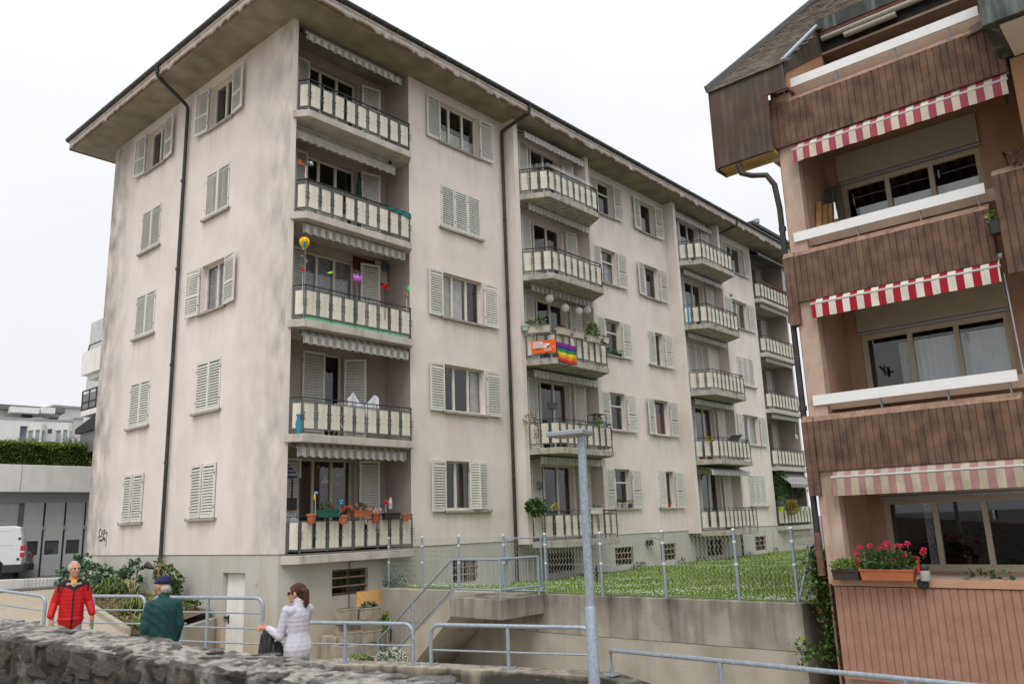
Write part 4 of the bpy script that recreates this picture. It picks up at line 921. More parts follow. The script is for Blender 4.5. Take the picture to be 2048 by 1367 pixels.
# planting bed by the gable
PW = MB(); a, b = Vector((-.03, 2.9, 0)), Vector((-3.6, -.3, 0)); d = (b-a).normalized(); nn = Vector((-d.y, d.x, 0))*.1
PW.hexa([v+Vector((0, 0, -2.9)) for v in (a-nn, b-nn, b+nn, a+nn)]+[v+Vector((0, 0, -1.56)) for v in (a-nn, b-nn, b+nn, a+nn)])
solo('garden_bed_wall', PW, CONC_P, (-1.8, 1.3, -2.75), 'low beige concrete wall holding the planting bed beside the cellar door', 'wall', bevel=.01)
mb = MB()
bed = [(-3.58, -.2, -1.36), (-2.55, 3.9, -1.24), (-.45, 11.2, -1.05), (-.02, 11.2, -.98), (-.02, 6, -1.22), (-.02, 2.95, -1.50)]
nb = 26
for i in range(nb):
    for j in range(6):
        def bp(u, v):
            y = -.1+11.2*u; xl = edge_x(max(y, -.29))+.03; xr = -.02 if y > 2.95 else -.02-(2.95-y)*1.12
            xr = max(xr, xl+.001); x = xl+(xr-xl)*v; return (x, y, pz(y)-.02+.10*v+(.05*math.sin(7*x+3*y)*math.cos(5*y))*v*(1-v)*3-(.2*v if y < 4 else 0))
        mb.quad(bp(i/nb, j/6), bp((i+1)/nb, j/6), bp((i+1)/nb, (j+1)/6), bp(i/nb, (j+1)/6))
part('soil_bed', mb, SOIL, kind='structure', fix=False)
cb = MB(); cl = [(-3.62, -.3), (-2.55, 3.9), (-.8, 10.2), (-.45, 11.3), (-.0, 11.75), (.8, 11.8)]
for p, q in zip(cl, cl[1:]):
    cb.bar((*p, pz(p[1])+.03), (*q, pz(q[1])+.03), .13, .16)
solo('bed_kerb', cb, CONC_P, (-2, 5, -1.3), 'curved pale kerb edging the planting bed', 'kerb')
# ---------------------------------------------------------------- people
def remesh(name, prims, voxel, it=4):
    """one continuous surface from overlapping rounded volumes; prim = ('c', p, q, r0, r1[, flatten]) or ('e', centre, radii[, rotz])"""
    b = bmesh.new()
    def sph(c, r, rz=0.):
        bmesh.ops.create_icosphere(b, subdivisions=2, radius=1, matrix=Matrix.Translation(c) @ Matrix.Rotation(rz, 4, 'Z') @ Matrix.Diagonal((*r, 1)))
    for p in prims:
        if p[0] == 'e': sph(p[1], p[2], p[3] if len(p) > 3 else 0)
        else:
            a, c, r0, r1 = Vector(p[1]), Vector(p[2]), p[3], p[4]; fl = p[5] if len(p) > 5 else 1; rz = p[6] if len(p) > 6 else 0
            n = max(2, int((c-a).length/(min(r0, r1)*.35))+1); n = min(n, 60)
            for i in range(n+1): t = i/n; r = r0+(r1-r0)*t; sph(a.lerp(c, t), (r, r*fl, r), rz)
    me = bpy.data.meshes.new(name); b.to_mesh(me); b.free()
    o = bpy.data.objects.new('tmp', me); COL.objects.link(o)
    m = o.modifiers.new('r', 'REMESH'); m.mode = 'VOXEL'; m.voxel_size = voxel; m.use_smooth_shade = True
    s = o.modifiers.new('s', 'SMOOTH'); s.factor = .5; s.iterations = it
    dg = bpy.context.evaluated_depsgraph_get(); dg.update(); out_ = bpy.data.meshes.new_from_object(o.evaluated_get(dg)); out_.name = name
    bpy.data.objects.remove(o); bpy.data.meshes.remove(me)
    out_.polygons.foreach_set('use_smooth', [True]*len(out_.polygons)); return out_
def mir(prims):
    o = []
    for p in prims:
        if p[0] == 'e': o.append(('e', (-p[1][0], p[1][1], p[1][2]), p[2], -(p[3] if len(p) > 3 else 0)))
        else: o.append(('c', (-p[1][0], p[1][1], p[1][2]), (-p[2][0], p[2][1], p[2][2]), *p[3:]))
    return o
def rotp(prims, th, piv=(0, 0, 0)):
    R = Matrix.Rotation(th, 3, 'Z'); pv = Vector(piv); f = lambda v: R @ (Vector(v)-pv)+pv; o = []
    for p in prims:
        if p[0] == 'e': o.append(('e', f(p[1]), p[2], (p[3] if len(p) > 3 else 0)+th))
        else: o.append(('c', f(p[1]), f(p[2]), p[3], p[4], p[5] if len(p) > 5 else 1, (p[6] if len(p) > 6 else 0)+th))
    return o
def head(h):          # h: crown height; face towards -y
    return [('e', (0, .012, h-.105), (.076, .098, .105)), ('e', (0, -.022, h-.165), (.062, .078, .085)), ('e', (0, -.06, h-.215), (.036, .036, .03)),
        ('c', (0, -.098, h-.115), (0, -.118, h-.15), .010, .016), ('e', (0, -.082, h-.098), (.055, .02, .012)), ('e', (.03, -.075, h-.15), (.026, .02, .022)), ('e', (-.03, -.075, h-.15), (.026, .02, .022)),
        ('e', (0, -.092, h-.185), (.026, .014, .008)), ('e', (.077, .008, h-.13), (.012, .024, .034)), ('e', (-.077, .008, h-.13), (.012, .024, .034)), ('c', (0, .015, h-.32), (0, .01, h-.18), .06, .055)]
def hand(w, d, side):    # wrist position, direction, thumb side vector
    w, d, s = Vector(w), Vector(d).normalized(), Vector(side).normalized(); n = d.cross(s).normalized(); pr = [('c', w, w+d*.085, .026, .034, 1)]
    for i, (o, l) in enumerate(((-.030, .062), (-.010, .076), (.011, .082), (.031, .074))):
        a = w+d*.095+s*o; m_ = a+d*l*.55+n*.012; pr += [('c', a, m_, .0095, .009), ('c', m_, m_+d*l*.40+n*.025, .009, .0075)]
    t = w+d*.03+s*.032; pr += [('c', t, t+s*.025+d*.035, .012, .010), ('c', t+s*.025+d*.035, t+s*.022+d*.066+n*.01, .010, .008)]
    return pr
def legs(hip, spread=.1, w=.085):
    r = [('c', (spread*.9, 0, hip), (spread, -.01, hip*.52), w, w*.68), ('c', (spread, -.01, hip*.52), (spread*1.05, .02, .09), w*.66, w*.45), ('c', (spread*1.05, .03, .045), (spread*1.2, -.13, .035), .042, .036)]
    return r+mir(r)
SKIN = mat('skin', (.50, .27, .185), (.42, .20, .135), 14, .6, .1, 60); HAIRG = mat('grey_hair', (.46, .44, .42), (.30, .285, .27), 40, .9); HAIRB = mat('brown_hair', (.085, .04, .022), (.045, .02, .012), 30, .55, quilt=('X', 30, 6), bump=.6)
DENIM = mat('pale_denim', (.24, .33, .45), (.17, .25, .36), 12, .9); TROU = mat('grey_trousers', (.30, .33, .37), (.24, .27, .3), 8, .9); SHOE = mat('dark_shoe', (.03, .028, .026), (.05, .045, .04))
REDJ = mat('red_jacket_cloth', (.52, .009, .013), (.40, .005, .008), 6, .55, .35, 14); BLKJ = mat('black_cloth', (.014, .014, .017), (.02, .02, .024), 5, .8, .4, 9); GRNJ = mat('green_quilted_cloth', (.008, .058, .057), (.006, .043, .044), 5, .75, quilt=('DIAGONAL', 5.5, .6), bump=.4)
LAVJ = mat('lavender_quilted_cloth', (.49, .49, .56), (.43, .43, .50), 5, .6, quilt=('Z', 5.2, 2.2), bump=.13); NAVY = mat('navy_cap_cloth', (.018, .026, .085), (.013, .018, .06), 6, .85, .3, 20); DKGL = mat('dark_eye', (.015, .012, .012), (.02, .016, .016), 5, .15); LIP = mat('lips', (.36, .14, .11), (.33, .12, .1))
OLIVE = mat('olive_shirt', (.38, .33, .17), (.33, .28, .14), 6, .9); YEL = mat('orange_collar', (.60, .27, .05), (.54, .22, .04), 6, .9); PINKS = mat('pink_scarf', (.62, .32, .32), (.5, .24, .25), 20, .9)
def person(pos, th, label, bodyprims, parts_, scale=1.):
    d = ray(1024, 1100); view = Vector(pos)-EYE; rz = math.atan2(view.y, view.x)-math.pi/2
    T = root('person', pos, label, 'person'); T.rotation_euler = (0, 0, rz); T.scale = (scale,)*3
    def add(name, me, mats, fn=None, parent=None):
        me.materials.clear()
        for m in mats: me.materials.append(m)
        if fn:
            me.polygons.foreach_set('material_index', [fn(p.center) for p in me.polygons])
        o = bpy.data.objects.new(name, me); COL.objects.link(o); o.parent = parent or T; return o
    bo = add('body', remesh('body', bodyprims, .0065, 2), [SKIN])
    for nm, pr, vx, it, mats, fn in parts_: add(nm, remesh(nm, pr, vx, it), mats, fn)
    return T
# man in the red jacket, facing the viewer, looking to his left
H = 1.75; th = rad(8); hth = rad(20); LOC = (-6.17, -4.12, pz(-4.12))
armR = [('c', (-.17, .0, 1.39), (-.235, .02, 1.13), .05, .042), ('c', (-.235, .02, 1.13), (-.275, -.06, .93), .04, .03)]
armL = [('c', (.17, .0, 1.39), (.235, .01, 1.13), .05, .042), ('c', (.235, .01, 1.13), (.285, -.06, .95), .04, .03)]
tors = [('c', (0, 0, .92), (0, 0, 1.32), .165, .175, .66), ('c', (-.13, 0, 1.38), (.13, 0, 1.38), .045, .045)]
body1 = rotp(head(H), hth)+rotp(tors+armR+armL+legs(.88, .09, .075), th)+rotp(hand((-.275, -.06, .91), (-.03, -.15, -1), (.35, -1, 0))+hand((.285, -.06, .93), (.05, -.15, -1), (-.35, -1, 0)), th)
sl = lambda s: [('c', (s*.165, .0, 1.375), (s*.24, .02, 1.13), .075, .066), ('c', (s*.24, .02, 1.13), (s*.285, -.07, .955), .064, .054)]
jk = rotp([('c', (0, 0, .88), (0, 0, 1.30), .188, .178, .72), ('e', (0, 0, .88), (.20, .145, .06)), ('c', (-.145, 0, 1.385), (.145, 0, 1.385), .072, .072)]+sl(1)+sl(-1), th)
coll = [('e', (.090*math.sin(a), .012-.085*math.cos(a), 1.452-.018*math.cos(a)), (.026, .026, .040)) for a in [rad(x) for x in range(32, 329, 10)]]
jk += rotp(coll, th)
def redfn(c):
    p = Matrix.Rotation(-th, 3, 'Z') @ c; ax = abs(p.x)
    if c.z > 1.435: return 1
    if ax < .175 and p.z > (1.305+.42*ax if p.y < .05 else 1.35): return 1
    if ax >= .175 and p.z > 1.375-(.09 if .19 < ax < .222 and p.y < .05 else 0): return 1
    if p.y < -.05 and ax < .013: return 1
    if p.z < .87 and ax > .23: return 1
    return 0
M1 = person(LOC, 0, 'older man with thin grey hair in a red and black hooded rain jacket', body1, [
    ('jacket', jk, .0075, 6, [REDJ, BLKJ], redfn),
    ('trousers', rotp([('c', (s*.075, 0, .90), (s*.095, -.01, .48), .088, .085) for s in (1, -1)]+[('c', (s*.105, -.01, .48), (s*.11, .02, .10), .092, .078) for s in (1, -1)], th), .014, 4, [TROU], None),
    ('shirt', rotp([('e', (0, -.072, 1.385), (.06, .045, .075)), ('e', (0, -.045, 1.44), (.062, .05, .035)), ('c', (-.06, -.03, 1.475), (0, -.1, 1.41), .022, .02), ('c', (.06, -.03, 1.475), (0, -.1, 1.41), .022, .02)], th), .008, 2, [OLIVE, YEL], lambda c: 1 if c.z > 1.435 else 0),
    ('hair', rotp([('e', (.062, .02, H-.10), (.024, .07, .06)), ('e', (-.062, .02, H-.10), (.024, .07, .06)), ('e', (0, .075, H-.115), (.066, .042, .075)), ('e', (0, .03, H-.025), (.06, .06, .028))], hth), .007, 2, [HAIRG], None),
    ('eyes', rotp([('e', (s*.031, -.093, H-.117), (.014, .008, .007)) for s in (1, -1)], hth), .004, 0, [DKGL], None),
    ('mouth', rotp([('e', (0, -.104, H-.187), (.024, .006, .005))], hth), .004, 0, [LIP], None),
    ('shoes', rotp([('c', (s*.1, .04, .05), (s*.12, -.15, .042), .055, .048) for s in (1, -1)], th), .01, 2, [SHOE], None)], .955)
hp = M1.location+Matrix.Rotation(M1.rotation_euler.z, 3, 'Z') @ (Matrix.Rotation(th, 3, 'Z') @ Vector((.29, -.09, .80))*.955)
bt = MB(); bt.lathe((hp.x, hp.y, hp.z-.16), [(.028, 0), (.028, .03), (.014, .10), (.011, .18)], 10); bt.lathe((hp.x, hp.y, hp.z-.215), [(.04, 0), (.05, .03), (.03, .06)], 10, 1)
solo('rolled_magazine', bt, [LEAFL, plain('pale_blue', (.45, .56, .72))], (hp.x, hp.y, hp.z-.2), 'green and pale blue bundle in the hand of the man in red', 'bundle')
# man in the green quilted jacket, seen from behind, face turned left
H2 = 1.65; th2 = rad(180+12); h2 = rad(180+30); LOC2 = (-5.95, -6.55, pz(-6.55))
arm = lambda s: [('c', (s*.145, .02, 1.27), (s*.20, .02, 1.04), .042, .04), ('c', (s*.20, .02, 1.04), (s*.20, -.12, .84), .04, .03)]
slv = lambda s: [('c', (s*.155, .01, 1.29), (s*.205, .03, 1.04), .08, .072), ('c', (s*.205, .03, 1.04), (s*.205, -.12, .84), .07, .058)]
body2 = rotp([(p[0], *[tuple(Vector(v)+Vector((0, -.03, 0))) if hasattr(v, '__len__') and len(v) == 3 and i < (1 if p[0] == 'e' else 2) else v for i, v in enumerate(p[1:])]) for p in head(H2)], h2)+rotp([('c', (0, 0, .86), (0, .02, 1.22), .145, .145, .7), ('c', (-.11, .03, 1.28), (.11, .03, 1.28), .045, .045)]+arm(1)+arm(-1)+legs(.82, .09, .075)+hand((.20, -.12, .84), (0, -.4, -1), (-1, -.3, 0))+hand((-.20, -.12, .84), (0, -.4, -1), (1, -.3, 0)), th2)
jk2 = rotp([('c', (0, .0, .82), (0, .035, 1.22), .19, .19, .76), ('e', (0, 0, .80), (.20, .155, .05)), ('c', (-.13, .03, 1.295), (.13, .03, 1.295), .08, .08), ('c', (0, .03, 1.33), (0, .01, 1.40), .085, .074)]+slv(1)+slv(-1), th2)
M2 = person(LOC2, 0, 'man in a dark green quilted jacket and navy cap seen from behind', body2, [
    ('jacket', jk2, .011, 5, [GRNJ], None),
    ('trousers', rotp([('c', (s*.075, 0, .84), (s*.095, -.01, .46), .09, .088) for s in (1, -1)]+[('c', (s*.105, -.01, .46), (s*.11, .02, .10), .095, .08) for s in (1, -1)], th2), .014, 4, [TROU], None),
    ('hair', rotp([('e', (0, .045, H2-.15), (.07, .055, .06))], h2), .008, 2, [HAIRG], None),
    ('cap', rotp([('e', (0, -.01, H2-.052), (.098, .116, .062)), ('e', (0, .01, H2-.02), (.078, .085, .045)), ('c', (-.045, -.13, H2-.072), (.045, -.13, H2-.072), .02, .02, 1.6), ('e', (0, -.145, H2-.078), (.07, .05, .012))], h2), .007, 3, [NAVY], None),
    ('shoes', rotp([('c', (s*.1, .04, .05), (s*.12, -.15, .042), .055, .048) for s in (1, -1)], th2), .01, 2, [SHOE], None)], 1.0)
# woman in the grey quilted jacket, seen from behind at an angle, looking down to the left
H3 = 1.62; th3 = rad(180+30); h3 = rad(180+66); LOC3 = (-4.92, -8.12, pz(-8.12))
hd3 = rotp(head(H3), h3, (0, .01, H3-.2)); hd3 = [(p[0], *[tuple(Vector(v)+Vector((-.02, .0, 0))) if hasattr(v, '__len__') and len(v) == 3 and i < (1 if p[0] == 'e' else 2) else v for i, v in enumerate(p[1:])]) for p in hd3]
La = [(-.145, .02, 1.29), (-.225, .02, .985), (-.37, .12, 1.075)]; Ra = [(.13, .10, 1.29), (.06, .30, 1.02), (-.20, .30, .98)]
body3 = hd3+rotp([('c', (0, 0, .88), (0, 0, 1.0), .135, .115, .72), ('c', (0, 0, 1.0), (0, .0, 1.2), .115, .12, .72), ('c', (-.09, .01, 1.265), (.09, .01, 1.265), .04, .04)]+legs(.84, .085, .075), th3)
for A_ in (La, Ra): body3 += [('c', Vector(A_[0]).lerp(Vector(A_[1]), .15), A_[1], .036, .036), ('c', A_[1], A_[2], .038, .027)]
body3 += hand(La[2], (-.8, .25, .05), (0, .4, 1))+hand(Ra[2], (-1, 0, -.15), (0, .4, 1))
jk3 = rotp([('c', (0, .01, .83), (0, .0, .98), .19, .145, .8), ('c', (0, 0, .98), (0, .01, 1.22), .143, .152, .76), ('e', (0, .01, .80), (.185, .145, .05)), ('c', (-.105, .02, 1.285), (.105, .02, 1.285), .068, .068), ('c', (0, .02, 1.31), (0, .0, 1.405), .078, .072)], th3)
for A_ in (La, Ra): jk3 += [('c', A_[0], A_[1], .068, .06), ('c', A_[1], Vector(A_[2])-(Vector(A_[2])-Vector(A_[1])).normalized()*.01, .064, .045)]
pony = [('c', (.03, -.085, H3-.08), (.085, -.10, H3-.10), .03, .042), ('c', (.085, -.10, H3-.10), (.10, -.09, H3-.24), .045, .035), ('c', (.10, -.09, H3-.24), (.085, -.08, H3-.30), .035, .012)]
M3 = person(LOC3, 0, 'woman with a brown ponytail in a pale lavender quilted jacket looking down', body3, [
    ('jacket', jk3, .009, 3, [LAVJ], None),
    ('jeans', rotp([('c', (s*.075, 0, .84), (s*.09, -.01, .46), .092, .076) for s in (1, -1)]+[('c', (s*.095, -.01, .46), (s*.1, .02, .10), .08, .06) for s in (1, -1)], th3), .012, 4, [DENIM], None),
    ('hair', rotp([('e', (0, .005, H3-.078), (.088, .112, .09)), ('e', (0, .055, H3-.135), (.08, .064, .08)), ('e', (0, -.065, H3-.06), (.062, .045, .038)), ('e', (.064, -.005, H3-.10), (.026, .07, .06)), ('e', (-.064, -.005, H3-.10), (.026, .07, .06))], h3, (0, .01, H3-.2))+[(p[0], Vector(p[1])+Vector((0, .02, 0)), Vector(p[2])+Vector((0, .02, 0)), p[3], p[4]) for p in pony], .008, 2, [HAIRB], None),
    ('scarf', rotp([('c', (-.03, .07, H3-.235), (.03, .07, H3-.235), .03, .03)], h3, (0, .01, H3-.2)), .008, 2, [PINKS], None),
    ('sunglasses', [(p[0], Vector(p[1])+Vector((-.02, 0, 0)), *p[2:]) for p in rotp([('e', (s*.035, -.094, H3-.122), (.028, .014, .022)) for s in (1, -1)], h3, (0, .01, H3-.2))]+[('c', Vector(a)+Vector((-.02, 0, 0)), Vector(b)+Vector((-.02, 0, 0)), .006, .006) for _, a, b, *r in rotp([('c', (s*.06, -.085, H3-.115), (s*.08, .0, H3-.115), .006, .006) for s in (1, -1)], h3, (0, .01, H3-.2))], .004, 1, [DKGL], None),
    ('shoes', rotp([('c', (s*.09, .04, .05), (s*.11, -.13, .04), .05, .042) for s in (1, -1)], th3), .01, 2, [SHOE], None)])
R3 = Matrix.Rotation(M3.rotation_euler.z, 3, 'Z')
bagm = remesh('shopping_bag', [('c', (-.41, .12, 1.06), (-.40, .12, .97), .02, .06, .7), ('c', (-.39, .12, .97), (-.36, .12, .70), .08, .15, .6), ('e', (-.35, .12, .66), (.175, .10, .07)), ('c', (-.38, .12, 1.0), (-.22, .20, .93), .04, .025), ('e', (-.25, .16, .78), (.08, .06, .14))], .009, 2)
bagm.materials.append(mat('black_bag_cloth', (.018, .018, .022), (.03, .03, .034), 4, .6, .8, 9, quilt=('X', 5, 5)))
o = bpy.data.objects.new('shopping_bag', bagm); COL.objects.link(o); o.location = M3.location; o.rotation_euler = M3.rotation_euler; tag(o, 'slack black cloth bag held open by the woman in the quilted jacket', 'bag')
# ---------------------------------------------------------------- garage, hedge, houses and vehicles on the left
YG = 20.0; GF = frame((0, YG, 0), (1, 0, 0), (0, -1, 0))
GA = root('garage_building', (2, YG+2, -.93), 'low pale concrete garage with tall grey folding doors under a hedge', 'building')
WHC = mat('pale_painted_concrete', (.72, .71, .69), (.66, .65, .63), 2, .9, .1, 60, streak=((.4, .39, .37), .4, (2, 2, .3)))
part('roof_beam', MB().box(-14, 9, YG-.6, YG+9, 2.47, 3.56), WHC, GA, bevel=.02)
part('joint', MB().box(-.02+.45, .45, YG-.606, YG-.599, 2.47, 3.56), mat('joint_grey', (.3, .3, .29)), GA)
part('back_wall', MB().box(-14, 9, YG+.2, YG+.5, -.95, 2.47), mat('garage_grey', (.27, .28, .27), (.24, .25, .24), 3), GA)
DG = mat('grey_door_paint', (.46, .485, .475), (.42, .445, .435), 3, .6, .05, 30); NAV = mat('navy_jamb', (.02, .025, .06), (.018, .022, .05))
xs = [-10.4, -8.7, -6.95, -5.2, -3.45, -1.7, .55, 1.72, 2.72, 3.72, 4.8]
def gx(px): return onY(px, 1060, YG).x
doors = [(gx(46), gx(84)), (gx(86), gx(126)), (gx(129), gx(166)), (gx(168), gx(205))]
part('lintel', MB().box(-14, 9, YG+.0, YG+.2, 2.05, 2.46), mat('garage_lintel', (.33, .35, .335), (.3, .32, .305)), GA)
for (x0, x1) in [(gx(46)-2.4*j, gx(46)-2.4*j+2.2) for j in (3, 2, 1)]:
    part('fixed_panel', MB().box(x0-.1, x1, YG+.1, YG+.19, -.93, 2.05), DG, GA)
for x0, x1 in doors:
    mb = MB(); zA, zB = -.05, .52; w = x1-x0; a, b = x0+w*.14, x1-w*.14
    mb.box(x0, x1, YG, YG+.1, -.90, zA); mb.box(x0, x1, YG, YG+.1, zB, 2.05); mb.box(x0, a, YG, YG+.1, zA, zB); mb.box(b, x1, YG, YG+.1, zA, zB)
    d = part('folding_door', mb, DG, GA); part('pane', MB().box(a, b, YG+.04, YG+.05, zA, zB), mat('dark_glass', (.03, .035, .035), (.09, .09, .085), 1.6, .04, spec=.8, lo=.45, hi=.6), d)
    part('jamb', MB().box(x1+.005, x1+.06, YG-.02, YG+.08, -.93, 2.05), NAV, GA); part('hinge', MB().box(x1-.02, x1+.08, YG-.05, YG-.02, .95, 1.12), GALV, d)
def leafcloud(name, pts_fn, n, size, mats, label=None, cat=None, parent=None, loc=None, kind=None, aspect=.6, group=None):
    mb = MB()
    for i in range(n):
        p, d = pts_fn(); mb.leaf(p, size*random.uniform(.6, 1.3), random.randrange(len(mats)), aspect, d)
    if parent: return part(name, mb, mats, parent, fix=False)
    return solo(name, mb, mats, loc, label, cat, group, kind=kind, fix=False)
HG = root('clipped_hedge', (-2, YG+.2, 3.56), 'long clipped green hedge along the garage roof edge', 'hedge')
part('hedge_core', MB().box(-14, 8, YG-.22, YG+.5, 3.56, 4.42), mat('hedge_inside', (.015, .025, .008), (.02, .035, .01)), HG)
mb = MB()
for i in range(26000):
    x = random.uniform(-4.5, 6.5); t = random.random()
    if t < .66: p = (x, YG-.26+random.gauss(0, .05), random.uniform(3.54, 4.50)); d = (random.gauss(0, .6), -1, random.gauss(.2, .6))
    else: p = (x, YG-.25+.75*random.random(), 4.47+random.gauss(0, .045)); d = (random.gauss(0, .6), random.gauss(-.2, .6), 1)
    m_ = 2 if p[2] > 4.36+.1*math.sin(x*3) and random.random() < .75 else random.choice((0, 0, 1, 1, 1, 2) if math.sin(x*4.1)+math.sin(x*9.3+p[2]*6) > -.3 else (0, 0, 0, 1))
    mb.leaf(p, random.uniform(.05, .10), m_, .7, d)
part('foliage', mb, [mat('hedge_dark', (.045, .085, .018), (.03, .06, .014), 6, .6), mat('hedge_mid', (.11, .19, .035), (.08, .15, .03), 6, .6), mat('hedge_light', (.26, .33, .05), (.2, .27, .04), 6, .6)], HG, fix=False)
for px in (60, 132, 150):
    c = onY(px, 872, YG+.8); mb = MB()
    for i in range(260): mb.leaf((c.x+random.gauss(0, .22), c.y+random.gauss(0, .15), 4.4+abs(random.gauss(0, .22))), .09, random.randrange(2), .6)
    solo('shrub', mb, [LEAFM, mat('grey_green_leaf', (.22, .30, .17), (.16, .24, .12), 5)], (c.x, c.y, 4.4), {60: 'low leafy shrub showing above the hedge at its left end', 132: 'small pale shrub above the hedge below the right bay window', 150: 'smallest shrub above the hedge nearest the apartment building'}[px], 'shrub', fix=False)
# white house beyond the hedge
YH = 34.0
WH = root('white_house', (4, YH, 3), 'modern white house with bay windows behind the hedge', 'house')
WHT = mat('white_render', (.64, .64, .65), (.60, .60, .61), 2, .9); DRF = mat('dark_roof_edge', (.15, .145, .145), (.12, .118, .118), 4)
HU = Vector((1, -.13, 0)).normalized(); HF = frame(onY(0, 900, YH), HU, (HU.y, -HU.x, 0))
HF = (Vector((HF[0].x, HF[0].y, 0)), HF[1], HF[2])
def hz(px, py):      # pixel -> (a, z) on the house front
    d = ray(px, py); n = HF[2]; t = (HF[0]-EYE).dot(n)/d.dot(n); p = EYE+d*t; return ((p-HF[0]).dot(HF[1]), p.z)
aR, zW = hz(144, 843); zT = zW
a_, zE = hz(136, 822); aE = a_
wins = []
for x0, y0, x1, y1 in ((41, 851, 52, 886), (96, 857, 104, 867)): a, z = hz(x0, y0); b, y = hz(x1, y1); wins.append((a, b, min(z, y), max(z, y)))
mb = MB(); wall(mb, HF, -16, aR, 0, zW, wins, depth=.25); mb.fbox(HF, -16, aR, -8, -.3, 0, zW-.05); part('wall', mb, WHT, WH, fix=False)
part('parapet_cap', MB().fbox(HF, -16, aR+.05, -.3, .05, zW, zW+.07), mat('grey_cap', (.35, .35, .36)), WH)
uw = []
for x0, y0, x1, y1 in ((58, 820, 70, 830), (113, 828, 123, 838)): a, z = hz(x0, y0); b, y = hz(x1, y1); uw.append((a-.15, b+.1, min(z, y)-.0, max(z, y)))
mb = MB(); wall(mb, HF, -16, aE-.4, zW-.3, zE+.25, uw, o=-1.2, depth=.2); mb.fbox(HF, -16, aE-.45, -7.5, -1.6, zW-.3, zE+.2); part('upper_wall', mb, WHT, WH, fix=False)
for q in wins+uw: part('window', MB().fbox(HF, q[0], q[1], (-.22 if q in wins else -1.38), (-.2 if q in wins else -1.36), q[2], q[3]), mat('blue_grey_glass', (.20, .24, .30), (.14, .16, .2), 3, .1, spec=.6), WH)
part('roof', MB().add([FP(HF, a, o, z) for a, o, z in ((-16, -.7, zE+.2), (aE, -.7, zE-.02), (aE, -.7, zE+.26), (-16, -.7, zE+.5), (-16, -8, zE+.2), (aE, -8, zE-.02), (aE, -8, zE+.26), (-16, -8, zE+.5))], [(0, 1, 2, 3), (7, 6, 5, 4), (0, 3, 7, 4), (1, 5, 6, 2), (3, 2, 6, 7), (0, 4, 5, 1)]), DRF, WH)
for x0, x1 in ((22, 80), (84, 112)):
    a, z = hz(x0, 815); b, y = hz(x1, 824); part('awning_box', MB().fbox(HF, a, b, -.9, -.2, y-.05, y+.28), WHITEB, WH)
for x0, xm, x1 in ((58, 76, 89), (113, 131, 142)):
    a, z = hz(x0, 856); m_, _ = hz(xm, 858); b, _ = hz(x1, 860); zt = z-.1; bw = MB()
    pl = [(a, 0), (a+.15, .75), (m_, .75), (b, 0)]; pts = [FP(HF, p, o, 0) for p, o in pl]
    bw.add([(p.x, p.y, zt-2.2) for p in pts]+[(p.x, p.y, zt) for p in pts], [(0, 1, 5, 4), (1, 2, 6, 5), (2, 3, 7, 6), (4, 5, 6, 7)])
    bay = part('bay_window', bw, mat('blind_glass', (.36, .39, .45), (.30, .33, .38), 3, .3, quilt=('Z', 12, 0)), WH, fix=False)
    fr2 = MB()
    for p in pts: fr2.bar((p.x, p.y, zt-2.2), (p.x, p.y, zt), .10)
    for p, q in zip(pts, pts[1:]): fr2.bar((p.x, p.y, zt+.15), (q.x, q.y, zt+.15), .12, .42); fr2.bar((p.x, p.y, zt+.62), (q.x, q.y, zt+.62), .03)
    part('bay_frame', fr2, WHITEB, bay)
GB = root('grey_block_house', (10, 44, 3), 'plain pale grey house block behind the white house', 'house')
c0, c1 = onY(109, 813, 44), onY(176, 812, 44)
part('wall', MB().box(c0.x, c1.x+4, 44, 52, 0, c0.z), mat('light_grey_render', (.50, .50, .51), (.46, .46, .47), 2), GB); part('roof_cap', MB().box(c0.x-.1, c1.x+4.1, 43.9, 52, c0.z, c0.z+.14), mat('grey_cap', (.35, .35, .36)), GB)
mb = MB(); zz = onY(150, 836, 43.8).z; mb.box(onY(150, 836, 43.8).x, c1.x+6, 43.6, 43.99, 0, zz); mb.box(onY(150, 836, 43.8).x-.1, c1.x+6, 43.5, 43.9, zz, zz+.1); part('front_wall', mb, mat('light_grey_render', (.5, .5, .51)), GB)
# balconies peeping out behind the gable
BB = root('rear_apartment_block', (5, 24, 0), 'apartment block with white and dark balconies peeping out behind the gable', 'building')
XB = 2.9
def bx(px, py): return onX(px, py, XB)
p0, p1, pb = bx(165, 706), bx(204, 691), bx(165, 750)
part('wall', MB().box(XB+1.4, XB+9, 13.5, p0.y+3, -.9, p0.z+2.2), mat('rear_wall', (.52, .52, .52)), BB)
part('balcony', MB().box(XB, XB+1.4, 14, p0.y, pb.z, p0.z), WHC, BB); part('balcony_rail', MB().tube([(XB+.05, p0.y-.5, p0.z), (XB+.05, p0.y-.6, p0.z+.25), (XB+.05, 14, p0.z+.3)], .03, 8), BLACKM, BB)
part('balcony_slab', MB().box(XB+.2, XB+1.4, 14, p0.y-.3, pb.z-.22, pb.z-.01), WHC, BB)
d0, d1 = bx(166, 783), bx(166, 821); mb = MB(); rm = MB()
rm.box(XB, XB+.03, 14, d0.y, d1.z, d0.z-.14); rm.box(XB, XB+1.4, d0.y-.03, d0.y, d1.z, d0.z-.14)
for z in (d0.z, d1.z+.04, d1.z+.35): mb.bar((XB, 14, z), (XB, d0.y, z), .05)
y = d0.y
while y > 14: mb.bar((XB, y, d1.z), (XB, y, d0.z), .05); y -= .75
dk = part('dark_balcony', MB().box(XB-.02, XB+1.4, 14, d0.y, d1.z-.25, d1.z-.02), WHC, BB); part('railing', mb, BLACKM, dk); part('glazing', rm, mat('smoked_panel', (.16, .155, .155), (.13, .125, .125), 3, .3), dk)
e0, e1 = bx(155, 862), bx(184, 838); 
